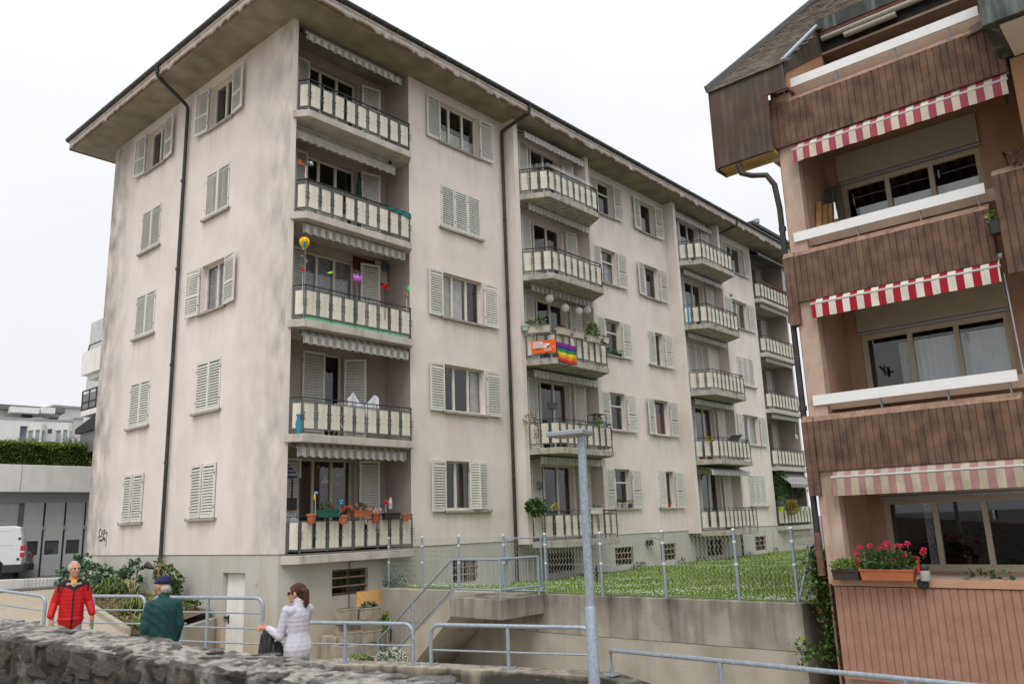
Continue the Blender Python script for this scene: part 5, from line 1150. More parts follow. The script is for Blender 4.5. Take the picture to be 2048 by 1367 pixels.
part('dark_roof', MB().hexa([(XB, e0.y+.3, e0.z-.1), (XB, 13.5, e0.z-.1), (XB+5, 13.5, e0.z-.1), (XB+5, e0.y+.3, e0.z-.1), (XB, e0.y+.3, e0.z+.12), (XB, 13.5, e1.z+1.3), (XB+5, 13.5, e1.z+1.3), (XB+5, e0.y+.3, e0.z+.12)]), mat('black_roof', (.04, .04, .043)), BB)
part('glazed_porch', MB().box(XB+.1, XB+.2, 13.5, e0.y-.1, e0.z-1.0, e0.z-.1), mat('smoked_panel', (.16, .155, .155)), BB)
# vehicles
def wheel(T, c, ax, r=.33, w=.2):
    c, ax = Vector(c), Vector(ax).normalized(); t = part('tyre', MB().tube([c-ax*w/2, c-ax*w*.42, c+ax*w*.42, c+ax*w/2], [r*.93, r, r, r*.93], 22), mat('tyre_rubber', (.02, .02, .021), (.03, .03, .03), 8), T, auto=40)
    m = MB(); m.tube([c+ax*(w/2-.01), c+ax*(w/2+.005)], r*.62, 22, 1); up = Vector((0, 0, 1)); sd_ = ax.cross(up)
    for i in range(9):
        a = 2*math.pi*i/9; d = up*math.cos(a)+sd_*math.sin(a); m.bar(c+ax*(w/2+.01)+d*.05, c+ax*(w/2+.01)+d*r*.64, .035, .02)
    m.tube([c+ax*(w/2), c+ax*(w/2+.03)], .05, 10)
    for s in range(22):
        a, b = 2*math.pi*s/22, 2*math.pi*(s+1)/22; p = lambda t_: c+ax*(w/2+.01)+(up*math.cos(t_)+sd_*math.sin(t_))*r*.66; m.bar(p(a), p(b), .02, .03)
    part('rim', m, [mat('silver_rim', (.55, .56, .58), (.45, .46, .48), 5, .4, metal=.6), mat('rim_back', (.03, .03, .032))], t)
vd = ray(30, 1110); vd = Vector((vd.x, vd.y, 0)).normalized(); vr = Vector((vd.y, -vd.x, 0))
def vehicle(name, px, py_wheel, d, yawoff, label, cat):
    p = dep(px, py_wheel, d); fwd = (-vr*math.cos(yawoff)+vd*math.sin(yawoff)); side = Vector((fwd.y, -fwd.x, 0))       # side that faces the viewer has -n
    if side.dot(vd) > 0: side = -side
    T = root(name, (p.x, p.y, p.z), label, cat); return T, (Vector((p.x, p.y, 0)), fwd, side), p.z
VT, VF, gz_ = vehicle('delivery_van', 41, 1159, 29.0, rad(4), 'white delivery van with grey lettering parked at the left edge', 'van')
def vbody(mb, F, prof, w, z, m=0, inset=.07):
    """profile (a,z) swept across the width with rounded long edges; o=0 is the near side"""
    n = len(prof); ca = sum(p[0] for p in prof)/n; cz = sum(p[1] for p in prof)/n; rings = []
    ring = []
    for o, k in ((-.0, inset), (-.05, inset*.35), (-.14, 0), (-w+.14, 0), (-w+.05, inset*.35), (-w, inset)):
        r = []
        for a, zz in prof:
            d = Vector((a-ca, zz-cz)); L_ = d.length or 1; d2 = d*(1-k/L_); r.append(FP(F, ca+d2.x, o, z+cz+d2.y))
        ring.append(r)
    k0 = len(mb.v)
    for r in ring: mb.v.extend(tuple(v) for v in r)
    for i in range(len(ring)-1):
        for j in range(n): mb.f.append((k0+i*n+j, k0+i*n+(j+1) % n, k0+(i+1)*n+(j+1) % n, k0+(i+1)*n+j)); mb.m.append(m)
    mb.f.append(tuple(k0+j for j in range(n))); mb.f.append(tuple(k0+(len(ring)-1)*n+j for j in reversed(range(n)))); mb.m.extend([m, m])
WHV = mat('white_car_paint', (.72, .73, .75), (.69, .70, .72), 3, .3, coat=.5, spec=.5)
mb = MB(); vbody(mb, VF, [(-.02, .42), (-.03, .95), (.03, 1.55), (.10, 1.84), (.3, 1.90), (3.0, 1.91), (3.35, 1.80), (4.1, 1.12), (4.75, .95), (4.9, .62), (4.85, .30), (.05, .30)], 1.85, gz_); part('body', mb, WHV, VT, auto=30)
part('bumper', MB().fbox(VF, -.07, .62, -1.83, .012, gz_+.26, gz_+.56), mat('grey_bumper', (.05, .05, .055), (.045, .045, .05), 5, .6), VT, bevel=.03)
tl = MB(); tl.fbox(VF, -.04, .10, -.16, .008, gz_+1.02, gz_+1.20); tl.fbox(VF, -.03, .10, -.16, .008, gz_+.80, gz_+.96); part('taillight', tl, mat('red_lens', (.55, .01, .02), (.45, .01, .015), 5, .2, spec=.6), VT, bevel=.01)
part('taillight_lens', MB().fbox(VF, -.03, .10, -.15, .006, gz_+.962, gz_+1.018), WHITEB, VT)
part('wheel_arch', MB().tube([FP(VF, .95, -.10, gz_+.36), FP(VF, .95, .004, gz_+.36)], .43, 24), mat('arch_black', (.015, .015, .016)), VT)
part('crease', MB().fbox(VF, .3, 3.2, -.0, .006, gz_+1.22, gz_+1.235).fbox(VF, .4, 3.0, 0, .006, gz_+1.72, gz_+1.73), mat('van_shadow_gap', (.5, .51, .53)), VT)
for z in (.70, 1.42): part('hinge', MB().fbox(VF, .10, .19, 0, .02, gz_+z, gz_+z+.07), BLACKM, VT)
part('side_window', MB().fbox(VF, 2.5, 3.5, 0, .008, gz_+1.15, gz_+1.6), mat('dark_glass', (.03, .035, .035)), VT)
for a in (.95, 4.05): wheel(VT, FP(VF, a, -.12, gz_+.33), VF[2])
def text_mesh(s, size, extrude=.002, font=None):
    cu = bpy.data.curves.new('t', 'FONT'); cu.body = s; cu.size = size; cu.extrude = extrude; cu.resolution_u = 2
    o_ = bpy.data.objects.new('t', cu); COL.objects.link(o_); dg = bpy.context.evaluated_depsgraph_get(); dg.update(); me = bpy.data.meshes.new_from_object(o_.evaluated_get(dg)); bpy.data.objects.remove(o_); bpy.data.curves.remove(cu); return me
def put_text(parent, s, size, F, a, o_, z, m, name='lettering', flip=False, tilt=0.):
    """text running along -a (flip) or +a of the frame, standing upright, facing outward"""
    me = text_mesh(s, size); me.materials.clear(); me.materials.append(m); x = F[1]*(-1 if flip else 1); n = F[2]
    M_ = Matrix((x, (0, 0, 1), n)).transposed()
    if tilt: M_ = M_ @ Matrix.Rotation(tilt, 3, 'Z')
    ob_ = bpy.data.objects.new(name, me); COL.objects.link(ob_)
    p = FP(F, a, o_, z)
    if parent: ob_.parent = parent; p = p-WO[parent.name]
    ob_.matrix_local = Matrix.Translation(p) @ M_.to_4x4(); return ob_
LET = mat('grey_lettering', (.20, .24, .29), (.18, .22, .27))
for i, s in enumerate(('seurs', 'bilité', 'urés')): put_text(VT, s, .17, VF, 1.16-.02*i+[0, .07, -.02][i]*0, .012, gz_+1.56-.2*i, LET, flip=True)
def hatch(name, px, py, d, yaw_, label, paint, h=1.45, L=3.9):
    T, F, z = vehicle(name, px, py, d, yaw_, label, 'car'); P_ = mat(*paint)
    mb = MB(); vbody(mb, F, [(0, .32), (-.05, .62), (.02, .92), (.12, 1.0), (1.0, .98), (2.6, .95), (3.6, .80), (3.85, .6), (3.85, .28), (.1, .22)], 1.72, z); part('body', mb, P_, T, auto=30)
    mb = MB(); vbody(mb, F, [(.14, .98), (.5, h-.06), (.85, h), (1.9, h-.02), (2.85, .97)], 1.6, z, inset=.12); F2 = F; part('cabin', mb, mat('car_glass', (.03, .035, .04), (.03, .035, .04), 3, .08, spec=.7), T, auto=30)
    mb = MB(); vbody(mb, F, [(.50, h-.05), (.8, h+.012), (1.9, h), (2.05, h-.08)], 1.56, z, inset=.05); part('roof', mb, P_, T, auto=30)
    part('taillight', MB().fbox(F, -.03, .25, -.22, .012, z+.74, z+.86).fbox(F, -.03, .25, -1.72, -1.5, z+.74, z+.86), MATS['red_lens'], T, bevel=.01)
    part('bumper', MB().fbox(F, -.08, .25, -1.7, .01, z+.26, z+.52), mat('grey_bumper', (.05, .05, .055)), T, bevel=.04)
    part('number_plate', MB().fbox(F, -.10, -.085, -1.1, -.65, z+.5, z+.6), WHITEB, T)
    for a in (.65, 3.1): wheel(T, FP(F, a, -.1, z+.31), F[2], .31)
    return T
hatch('grey_hatchback', 22, 1157, 31.0, rad(24), 'grey hatchback half hidden behind the white van', ('silver_grey_paint', (.20, .20, .215), (.18, .18, .195), 3, .35, 0, 60, .3), 1.5)
hatch('green_car', 70, 1151, 33.2, rad(55), 'small bright green car parked in front of the garage doors', ('green_car_paint', (.03, .20, .02), (.025, .17, .018), 3, .3, 0, 60, .1), 1.42, 3.4)
sw0, sw1 = onY(-60, 1161, 12.6), onY(132, 1154, 12.6)
solo('street_edge_wall', MB().hexa([(sw0.x, 12.6, -1.25), (sw1.x, 12.6, -1.25), (sw1.x, 12.9, -1.25), (sw0.x, 12.9, -1.25), (sw0.x, 12.6, sw0.z), (sw1.x, 12.6, sw1.z), (sw1.x, 12.9, sw1.z), (sw0.x, 12.9, sw0.z)]), WHC, (-2, 12.7, -1.2), 'low white wall along the drive in front of the parked cars', 'wall', bevel=.02)
mb = MB()
for i in range(26): x = -1.55+.11*i; mb.bar((x, 11.9, pz(11.9)), (x, 11.9, pz(11.9)+.42), .012)
for z in (.05, .22, .40): mb.bar((-1.55, 11.9, pz(11.9)+z), (1.3, 11.9, pz(11.9)+z), .012)
solo('wire_bed_fence', mb, WIRE, (0, 11.9, pz(11.9)), 'low grey wire fence at the far end of the planting bed', 'fence')
# ---------------------------------------------------------------- plants, pots and small things
def bush(mb, c, r, n, size, ms, flat=1., aspect=.6, up=.3):
    c = Vector(c)
    for i in range(n):
        d = Vector((random.gauss(0, 1), random.gauss(0, 1), random.gauss(0, 1)*flat)).normalized(); k = random.uniform(.45, 1.05)
        p = c+Vector((d.x*r[0], d.y*r[1], d.z*r[2]))*k; mb.leaf(p, size*random.uniform(.6, 1.3), random.choice(ms), aspect, d+Vector((random.gauss(0, .5), random.gauss(0, .5), up)))
def bloom(mb, c, r, m, n=14):
    for i in range(n):
        d = Vector((random.gauss(0, 1), random.gauss(0, 1), random.gauss(0, 1)+.4)).normalized(); mb.leaf(Vector(c)+d*r*.45, r*.75, m, .95, d+Vector((random.gauss(0, .6), random.gauss(0, .6), .2)))
def geranium(T, c, r, n, fl, petal, name='plant'):
    mb = MB(); bush(mb, c, r, n, .05, (0, 0, 1), aspect=.9)
    for i in range(8): a = Vector(c)+Vector((random.uniform(-1, 1)*r[0]*.6, random.uniform(-1, 1)*r[1]*.6, -r[2]*.9)); mb.tube([a, a+Vector((random.gauss(0, .03), random.gauss(0, .03), r[2]*1.5))], .005, 5, 2)
    part('leaves', mb, [LEAFD, LEAFM, STEM], T, fix=False)
    for f in fl:
        m = MB(); m.tube([Vector(f)-Vector((0, 0, .10)), f], .004, 5, 1); bloom(m, f, .048, 0, 26); part('flower', m, [petal, STEM], T, fix=False)
def trough(mb, c, L_, w, h, ang=0., m=0, taper=.82):
    d = Vector((math.cos(ang), math.sin(ang), 0)); n = Vector((-d.y, d.x, 0)); c = Vector(c); z = Vector((0, 0, 1))
    B0 = [c+d*a*L_/2*(1-(1-taper)*.4)+n*b*w/2*taper for a, b in ((-1, -1), (1, -1), (1, 1), (-1, 1))]; T1 = [c+z*h+d*a*L_/2+n*b*w/2 for a, b in ((-1, -1), (1, -1), (1, 1), (-1, 1))]
    I1 = [c+z*h+d*a*(L_/2-.018)+n*b*(w/2-.018) for a, b in ((-1, -1), (1, -1), (1, 1), (-1, 1))]; I0 = [v-z*.03 for v in I1]
    vs = B0+T1+I1+I0; mb.add(vs, [(3, 2, 1, 0)]+[(i, (i+1) % 4, 4+(i+1) % 4, 4+i) for i in range(4)]+[(4+i, 4+(i+1) % 4, 8+(i+1) % 4, 8+i) for i in range(4)]+[(8+i, 8+(i+1) % 4, 12+(i+1) % 4, 12+i) for i in range(4)], m); mb.add(I0, [(0, 1, 2, 3)], m+1)
    mb.hexa([v+z*(h-.025)-z*0 if False else v for v in [c+z*(h-.022)+d*a*(L_/2+.008)+n*b*(w/2+.008) for a, b in ((-1, -1), (1, -1), (1, 1), (-1, 1))]+[c+z*(h+.003)+d*a*(L_/2+.008)+n*b*(w/2+.008) for a, b in ((-1, -1), (1, -1), (1, 1), (-1, 1))]], m); mb.add([v+z*.036 for v in I0], [(0, 1, 2, 3)], m+1)
def pot_box(name, c, L_, w, h, m, label, cat='planter', group=None, ang=0.):
    T = root(name, c, label, cat, group); mb = MB(); trough(mb, c, L_, w, h, ang); part('box', mb, [m, SOIL], T, fix=False); return T
def pot_round(name, c, r, h, m, label, cat='pot', group=None):
    T = root(name, c, label, cat, group); mb = MB(); mb.lathe(c, [(r*.68, 0), (r*.93, h*.78), (r*1.06, h*.79), (r*1.08, h), (r*.95, h), (r*.9, h*.85)], 16); part('pot', mb, m, T, auto=40); part('soil', MB().lathe(Vector(c)+Vector((0, 0, h*.8)), [(r*.92, 0), (r*.9, .01)], 14), SOIL, T); return T
# --- right building ledge
def onL(px, py): return onX(px, py, 2.42)
zl = -.535
T = pot_box('planter_box', (2.37, -12.50, zl), .42, .2, .15, BROWNP, 'dark brown planter box with bright yellow green foliage on the ledge', ang=math.pi/2)
mb = MB(); bush(mb, (2.37, -12.50, zl+.21), (.11, .24, .10), 900, .04, (0, 0, 1)); part('foliage', mb, [LEAFL, LEAFM], T, fix=False)
T = pot_box('planter_box', (2.37, -13.13, zl), .80, .2, .165, ORANGEP, 'long terracotta planter box full of pink red geraniums on the ledge', ang=math.pi/2)
fl = [onX(x, y, 2.36+random.uniform(-.06, .06)) for x, y in ((1720, 1096), (1741, 1092), (1760, 1098), (1773, 1087), (1777, 1088), (1795, 1092), (1801, 1093), (1815, 1087), (1848, 1100), (1717, 1120), (1712, 1105), (1795, 1117), (1810, 1111), (1831, 1117), (1845, 1104), (1766, 1093))]
geranium(T, (2.36, -13.15, zl+.30), (.13, .46, .14), 900, fl, PINKP)
jl = Vector((2.38, -13.66, zl)); J = root('glass_jar', jl, 'clear jar with a red lid tag beside the geranium planter', 'jar'); part('jar', MB().lathe(jl, [(.07, 0), (.075, .02), (.075, .13), (.07, .15)], 16), mat('grey_plastic_jar', (.35, .34, .33), (.3, .29, .28), 4, .2), J, auto=40); part('lid', MB().ball(jl+Vector((0, 0, .19)), (.07, .07, .06)), BLACKM, J, smooth=True); part('strap', MB().bar(jl+Vector((-.05, .06, .12)), jl+Vector((-.05, .06, .30)), .03), plain('red_strap', (.6, .02, .02)), J)
bl = onX(1846, 1167, 2.44); solo('wall_lamp', MB().ball((2.44, bl.y, bl.z), (.075, .085, .085), 0, 14, 8).box(2.44, 2.5, bl.y-.03, bl.y+.03, bl.z-.03, bl.z+.03), BLACKM, (2.44, bl.y, bl.z), 'small round black lamp on the ribbed wall below the jar', 'lamp', auto=50)
mb = MB(); c = onX(1960, 1150, 2.6); bush(mb, (2.75, c.y, zl+.04), (.12, .35, .08), 34, .10, (0, 0), aspect=.9); solo('balcony_plant', mb, [LEAFD, LEAFM], (2.7, c.y, zl), 'low broad leaved plant behind the ledge near the glass door', 'plant', fix=False)
for i, (px, py, q, h) in enumerate(((1586, 425, 8, 0), (1598, 435, 10, 0), (1612, 405, 30, 1), (1630, 440, 5, 0))):
    y = -12.52-.06*i; mb = MB(); mb.bar((2.9+.12*i, y-.02, 5.35), (3.15+.10*i, y+.0, 6.12+.08*(i == 2)-.05*i), .09, .02)
    solo('wood_plank', mb, WOODB, (2.9+.12*i, y, 5.35), ['short wooden plank leaning at the left end of the balcony', 'second wooden plank leaning beside the first on the balcony', 'tallest darker plank leaning behind the others on the balcony', 'plank nearest the tilted panel on the balcony'][i], 'plank')
solo('leaning_panel', MB().bar((3.35, -12.62, 5.35), (3.75, -12.50, 6.55), .5, .03, (1, 0, 0)).bar((3.27, -12.75, 5.35), (3.67, -12.62, 6.55), .04), [mat('grey_board', (.11, .105, .095), (.08, .075, .07), 3)], (3.4, -12.6, 5.35), 'dark grey board with a yellow edge leaning on the loggia wall', 'board')
solo('thermometer', MB().lathe((2.52, -13.0, 5.48), [(.035, 0), (.02, .15), (.012, .28), (.02, .30)], 10), WHITEB, (2.52, -13.0, 5.48), 'small white pointed ornament above the middle rail board', 'ornament')
c = onX(1965, 60, 3.0); solo('parasol', MB().lathe((3.0, c.y-.15, c.z-.30), [(.62, 0), (.40, .26), (.08, .42), (.02, .44)], 16).tube([(3.0, c.y-.15, c.z-1.4), (3.0, c.y-.15, c.z+.15)], .02, 8), mat('dark_parasol', (.10, .08, .06), (.08, .065, .05), 3, .9), (3, c.y-.15, c.z-.9), 'folded down dark parasol at the right end of the roof terrace', 'parasol')
c = onX(2040, 312, 2.25); T = root('trailing_plant', c, 'reddish trailing plant on the parapet of the protruding bay', 'plant'); mb = MB(); bush(mb, (2.25, c.y, c.z), (.12, .16, .10), 120, .07, (0, 1)); part('leaves', mb, [mat('purple_leaf', (.10, .04, .06), (.14, .06, .06)), LEAFR], T, fix=False)
c = onX(1988, 440, 2.35); T = root('hanging_pot', c, 'dark pot with a few green shoots hung in the gap beside the parapet', 'pot'); part('pot', MB().lathe((2.35, c.y, c.z-.22), [(.08, 0), (.1, .18), (.11, .2)], 12), BLACKM, T); mb = MB(); bush(mb, (2.35, c.y, c.z+.04), (.08, .08, .12), 40, .07, (0, 1)); part('leaves', mb, [LEAFM, LEAFL], T, fix=False)
# ivy
IV = root('ivy', (3.0, -11.75, -2.7), 'ivy climbing between the retaining wall and the terracotta building', 'ivy')
mb = MB(); st = MB()
pth = [(1624, 1310), (1660, 1300), (1668, 1270), (1655, 1230), (1650, 1200), (1645, 1170), (1640, 1140), (1632, 1105)]
for i in range(2600):
    k = random.random()**.75*(len(pth)-1); j = min(int(k), len(pth)-2); f = k-j; px = pth[j][0]+(pth[j+1][0]-pth[j][0])*f; py = pth[j][1]+(pth[j+1][1]-pth[j][1])*f
    c = onX(px, py, 2.88); s = .06+.16*min(1, k/5)*(1 if k > 1.2 else .4); p = c+Vector((random.gauss(.08, .09), random.gauss(0, s*.55), random.gauss(0, .10)))
    mb.leaf(p, random.uniform(.045, .085), random.choices((0, 1, 2, 3), (5, 4, 1, 3 if 2 < k < 5 else .6))[0], .85, (random.gauss(-1, .5), random.gauss(-.3, .6), random.gauss(.1, .6)))
for s in range(9):
    o_ = random.gauss(0, .05); st.tube([onX(px, py, 2.93)+Vector((0, o_+random.gauss(0, .02), 0)) for px, py in pth[1:]], .008, 5)
for px, py in ((1690, 1305), (1610, 1290), (1612, 1315)): 
    c = onX(px, py, 2.75)
    for i in range(40): mb.leaf(c+Vector((random.gauss(0, .04), random.gauss(0, .08), random.gauss(0, .07))), .07, random.randrange(3), .85)
part('leaves', mb, [LEAFD, LEAFM, LEAFL, LEAFR], IV, fix=False); part('stem', st, STEM, IV)
# --- planting bed by the gable: kale, grasses, shrub
def kale(x, y, h, n, label):
    z = pz(y)+.02; T = root('kale_plant', (x, y, z), label, 'kale plant', 'kale plants in the bed'); mb = MB()
    mb.tube([(x, y, z), (x+random.gauss(0, .06), y+random.gauss(0, .06), z+h)], .018, 6, 2)
    for i in range(n):
        a = random.uniform(0, 6.28); t = random.uniform(.25, 1); c = Vector((x, y, z+h*t)); d = Vector((math.cos(a), math.sin(a), random.uniform(-.1, .9))); L_ = random.uniform(.14, .32)*(1.15-.4*t); mb.tube([c, c+d*L_*.5], .006, 4, 2)
        e = c+d.normalized()*L_*.45
        for q in range(9):
            mb.leaf(e+d.normalized()*L_*.5*random.random()+Vector((random.gauss(0, .045), random.gauss(0, .045), random.gauss(0, .03))), random.uniform(.07, .13), random.choice((0, 0, 1)), .95, d+Vector((random.gauss(0, .6), random.gauss(0, .6), random.gauss(0, .5))))
    for i in range(10):
        c = Vector((x+random.gauss(0, .18), y+random.gauss(0, .18), z+h*random.uniform(.7, 1.1))); mb.leaf(c, .035, 3, .9)
    part('leaves', mb, [LEAFB, mat('kale_dark', (.05, .10, .055), (.035, .075, .045), 5, .6), STEM, mat('kale_flower', (.55, .56, .36), (.42, .46, .24))], T, fix=False)
kale(-.55, 10.2, 1.05, 26, 'tallest kale plant at the far corner of the gable'); kale(-.75, 9.0, .80, 26, 'kale plant second from the far corner'); kale(-.7, 8.1, .78, 24, 'kale plant in the middle of the bed row'); kale(-.55, 7.3, .72, 22, 'kale plant just left of the rusty downpipe group'); kale(-.4, 6.75, .95, 20, 'kale plant nearest the rusty downpipe'); kale(-1.25, 8.6, .6, 18, 'lower kale plant at the front of the bed'); kale(-1.1, 9.9, .65, 18, 'kale plant behind the man in red')
def tuft(name, x, y, z, n, L_, ms, label, cat, w=.018, grp=None):
    mb = MB()
    for i in range(n):
        a = random.uniform(0, 6.28); l = L_*random.uniform(.6, 1.1); o_ = Vector((math.cos(a), math.sin(a), 0)); p = Vector((x, y, z))+o_*random.uniform(0, .08); up = random.uniform(.5, 1.4); s = Vector((-o_.y, o_.x, 0))*w; k = len(mb.v); q = p
        pts = [p, p+o_*l*.3+Vector((0, 0, l*.5*up)), p+o_*l*.65+Vector((0, 0, l*.62*up)), p+o_*l*.95+Vector((0, 0, l*.38*up))]; ws = (1, .9, .6, .05)
        vs = []
        for v, f in zip(pts, ws): vs += [v-s*f, v+s*f]
        mb.add(vs, [(0, 1, 3, 2), (2, 3, 5, 4), (4, 5, 7, 6)], random.choice(ms))
    return solo(name, mb, [LEAFM, LEAFL, LEAFY, LEAFD], (x, y, z), label, cat, grp, fix=False)
for i, (px, py, s, ms, lb) in enumerate(((212, 1200, .75, (0, 2, 1), 'arching pale grass tuft in front of the kale'), (238, 1195, .6, (1, 1, 0), 'bright green upright grass tuft in front of the kale'), (262, 1200, .7, (0, 2), 'grass tuft at the right end of the kale row'), (190, 1195, .7, (2, 0), 'yellowed grass tuft beside the man in red'), (275, 1225, .65, (1, 0, 1), 'dense green strap leaved clump near the end of the bed'), (252, 1228, .45, (2, 0), 'small dry grass clump low in the bed'), (284, 1246, .5, (2, 0, 1), 'pale grass clump behind the rail end'))):
    c = onZ(px, py, -1.2); c.x = min(c.x, -.35); tuft('grass_clump', c.x, c.y, pz(c.y)+.02, 60, s, ms, lb, 'grass clump')
mb = MB()
for i in range(2600):
    y = random.uniform(.2, 9.5); xl = edge_x(max(y, -.29)); x = random.uniform(xl+.15, -.15 if y > 3 else -.15-(3-y)*1.1); 
    if x < xl: continue
    mb.leaf((x, y, pz(y)+.03+.05*random.random()), random.uniform(.04, .09), random.choice((0, 1, 2, 2)), .5)
part('ground_cover', mb, [LEAFM, LEAFY, LEAFR], kind='stuff', fix=False)
SH = root('leafy_shrub', (-.45, 4.6, pz(4.6)), 'tall leggy green shrub against the gable right of the rusty pipe', 'shrub'); mb = MB(); z = pz(4.6)
for (dx, dy, h) in ((0, 0, 1.0), (.05, .35, .75), (-.1, -.25, .55), (0, .1, .5)):
    c = Vector((-.45+dx, 4.6+dy, z)); e_ = c+Vector((random.gauss(0, .06), random.gauss(0, .08), h)); mb.tube([c, e_], .014, 6, 2)
    for j in range(3): b = c.lerp(e_, .6+.13*j); f = b+Vector((random.gauss(0, .1), random.gauss(0, .25), .14)); mb.tube([b, f], .008, 5, 2); bush(mb, f, (.09, .11, .08), 40, .085, (0, 1), aspect=.8)
bush(mb, (-.45, 4.5, z+.33), (.22, .42, .24), 520, .09, (0, 1, 1), aspect=.8); part('leaves', mb, [LEAFD, LEAFM, STEM], SH, fix=False)
mb = MB(); bush(mb, (-.5, 3.2, -1.25), (.2, .3, .2), 220, .08, (0, 1)); solo('leafy_plant', mb, [LEAFD, LEAFM], (-.5, 3.2, -1.5), 'low leafy plant on the bed wall beside the cellar door', 'plant', fix=False)
c = Vector((-1.9, 1.1, -2.75)); TB = root('metal_stand', c, 'galvanised metal stand in front of the bed wall', 'stand'); part('panel', MB().box(c.x-.16, c.x-.07, c.y-.04, c.y+.04, -2.75, -1.46), GALV, TB); part('panel', MB().box(c.x-.03, c.x+.18, c.y-.03, c.y+.03, -2.75, -1.46), GALV, TB); part('cap', MB().box(c.x-.2, c.x+.22, c.y-.06, c.y+.06, -1.455, -1.42), GALV, TB)
SP = root('garden_spotlight', (-.12, 6.05, -.42), 'small black spotlight on the gable beside the rusty pipe', 'lamp'); part('housing', MB().tube([(-.25, 6.35, -.26), (-.18, 6.2, -.33), (-.12, 6.12, -.36)], [.10, .06, .03], 12), BLACKM, SP, auto=40); part('bracket', MB().ball((-.10, 6.08, -.46), (.06, .06, .09)), BLACKM, SP, smooth=True)
# graffiti on the gable: thin spray strokes lying on the render
def gp(px, py): p = onX(px, py, -.004); return (p.x, p.y, p.z)
GZ = lambda a: [gp(180+x/22.78, 1040+y/22.78) for x, y in a]
mb = MB()
for st_ in ([(430, 700), (410, 560), (430, 450), (480, 390), (515, 470)], [(350, 820), (440, 710), (510, 760), (520, 620), (545, 530)], [(545, 560), (610, 460), (690, 430), (660, 600), (610, 640), (575, 560)], [(620, 640), (580, 740), (640, 800), (550, 860)], [(700, 560), (780, 530), (755, 760)], [(640, 790), (730, 840), (745, 960), (700, 1180)], [(610, 840), (670, 900), (640, 1000)], [(390, 930), (480, 880), (580, 900)], [(470, 950), (525, 950)]):
    p = GZ(st_)
    for u, v in zip(p, p[1:]): mb.bar(u, v, .035, .004, (1, 0, 0))
solo('graffiti', mb, plain('spray_ink', (.05, .05, .06)), gp(206, 1075), 'dark scribbled graffiti tag low on the gable wall', 'graffiti', fix=False)
# --- troughs and pots at the foot of the stair
CT = mat('old_trough_concrete', (.40, .36, .295), (.29, .26, .21), 4, .95, .3, 60, streak=((.16, .14, .11), .6, (5, 5, .8)))
tr_ = [((1.42, -.75, -1.60), .52, 'flower trough at the left of the upper pair by the wall'), ((1.98, -.88, -1.62), .58, 'upper flower trough with green sprouts nearest the stair wall'), ((1.30, -1.05, -2.10), .50, 'left trough of the middle pair beside the stair'), ((1.78, -1.18, -2.12), .52, 'right trough of the middle pair beside the stair'), ((1.6, -.55, -2.0), .6, 'trough set back between the two tiers')]
for i, (c, L_, lb) in enumerate(tr_):
    T = root('flower_trough', c, lb, 'trough', 'stacked concrete troughs'); mb = MB(); trough(mb, c, L_, .32, .26, -.16); part('trough', mb, [CT, SOIL], T, fix=False)
    if i == 1: mb = MB(); bush(mb, (c[0]+.02, c[1], c[2]+.30), (.22, .1, .05), 160, .07, (0, 1)); part('leaves', mb, [LEAFB, LEAFD], T, fix=False)
solo('trough_block', MB().box(1.15, 2.35, -.7, -.12, -2.8, -1.97), CT, (1.7, -.4, -2.75), 'rough concrete block carrying the upper flower troughs', 'block', bevel=.02)
solo('trough_block', MB().box(1.02, 2.0, -1.3, -.72, -2.8, -2.13), CT, (1.5, -1, -2.75), 'lower rough concrete block carrying the middle flower troughs', 'block', bevel=.02)
mb = MB(); mb.lathe((2.22, -.62, -1.33), [(.36, 0), (.33, .33), (.31, .33), (.33, .02)], 20, sx=1.1, sy=.6); solo('woven_screen', mb, mat('orange_weave', (.55, .33, .12), (.46, .26, .09), 20, .9, .3, 60), (2.22, -.62, -1.33), 'curved orange yellow woven screen behind the flower troughs', 'screen', auto=50)
RPT = root('round_planter', (1.35, -1.9, -2.75), 'large round pale concrete planter at the foot of the stair', 'planter'); part('planter', MB().lathe((1.35, -1.9, -2.75), [(.52, 0), (.46, .36), (.40, .36), (.40, .3)], 24), CONC_P, RPT, auto=40); part('rim_line', MB().lathe((1.35, -1.9, -2.43), [(.475, 0), (.475, .012)], 24), BROWNP, RPT, auto=40); mb = MB(); bush(mb, (1.1, -1.75, -2.36), (.25, .2, .07), 150, .06, (0, 1)); part('leaves', mb, [LEAFM, LEAFL], RPT, fix=False)
solo('broken_planter', MB().lathe((.75, -1.5, -2.75), [(.42, 0), (.36, .38), (.3, .38)], 18), CT, (.75, -1.5, -2.75), 'smaller weathered planter left of the large round one', 'planter', auto=40)
mb = MB(); bush(mb, (1.15, -2.75, -2.45), (.34, .42, .36), 1100, .055, (0, 1)); fb = MB()
for i in range(520):
    d = Vector((random.gauss(-.5, 1), random.gauss(-.4, 1), random.gauss(.2, .8))).normalized(); bloom(fb, Vector((1.15, -2.75, -2.45))+Vector((d.x*.36, d.y*.44, d.z*.38)), .03, 0, 3)
WS = root('white_flower_bush', (1.15, -2.75, -2.75), 'rounded bush covered in tiny white flowers at the stair foot', 'bush'); part('leaves', mb, [LEAFD, LEAFB], WS, fix=False); part('flowers', fb, WHITEP, WS, fix=False, kind='stuff')
mb = MB(); c = onX(768, 1163, 3.2)
for i in range(420): mb.leaf((3.12+random.gauss(.1, .1), -.45+random.gauss(0, .22), -1.0+abs(random.gauss(0, .16))), .07, random.randrange(2), .35, (random.gauss(0, .4), random.gauss(0, .4), 1))
solo('rosemary_bush', mb, [LEAFD, LEAFB], (3.2, -.45, -1.0), 'spiky rosemary bush on top of the lawn wall at its left end', 'bush', fix=False)
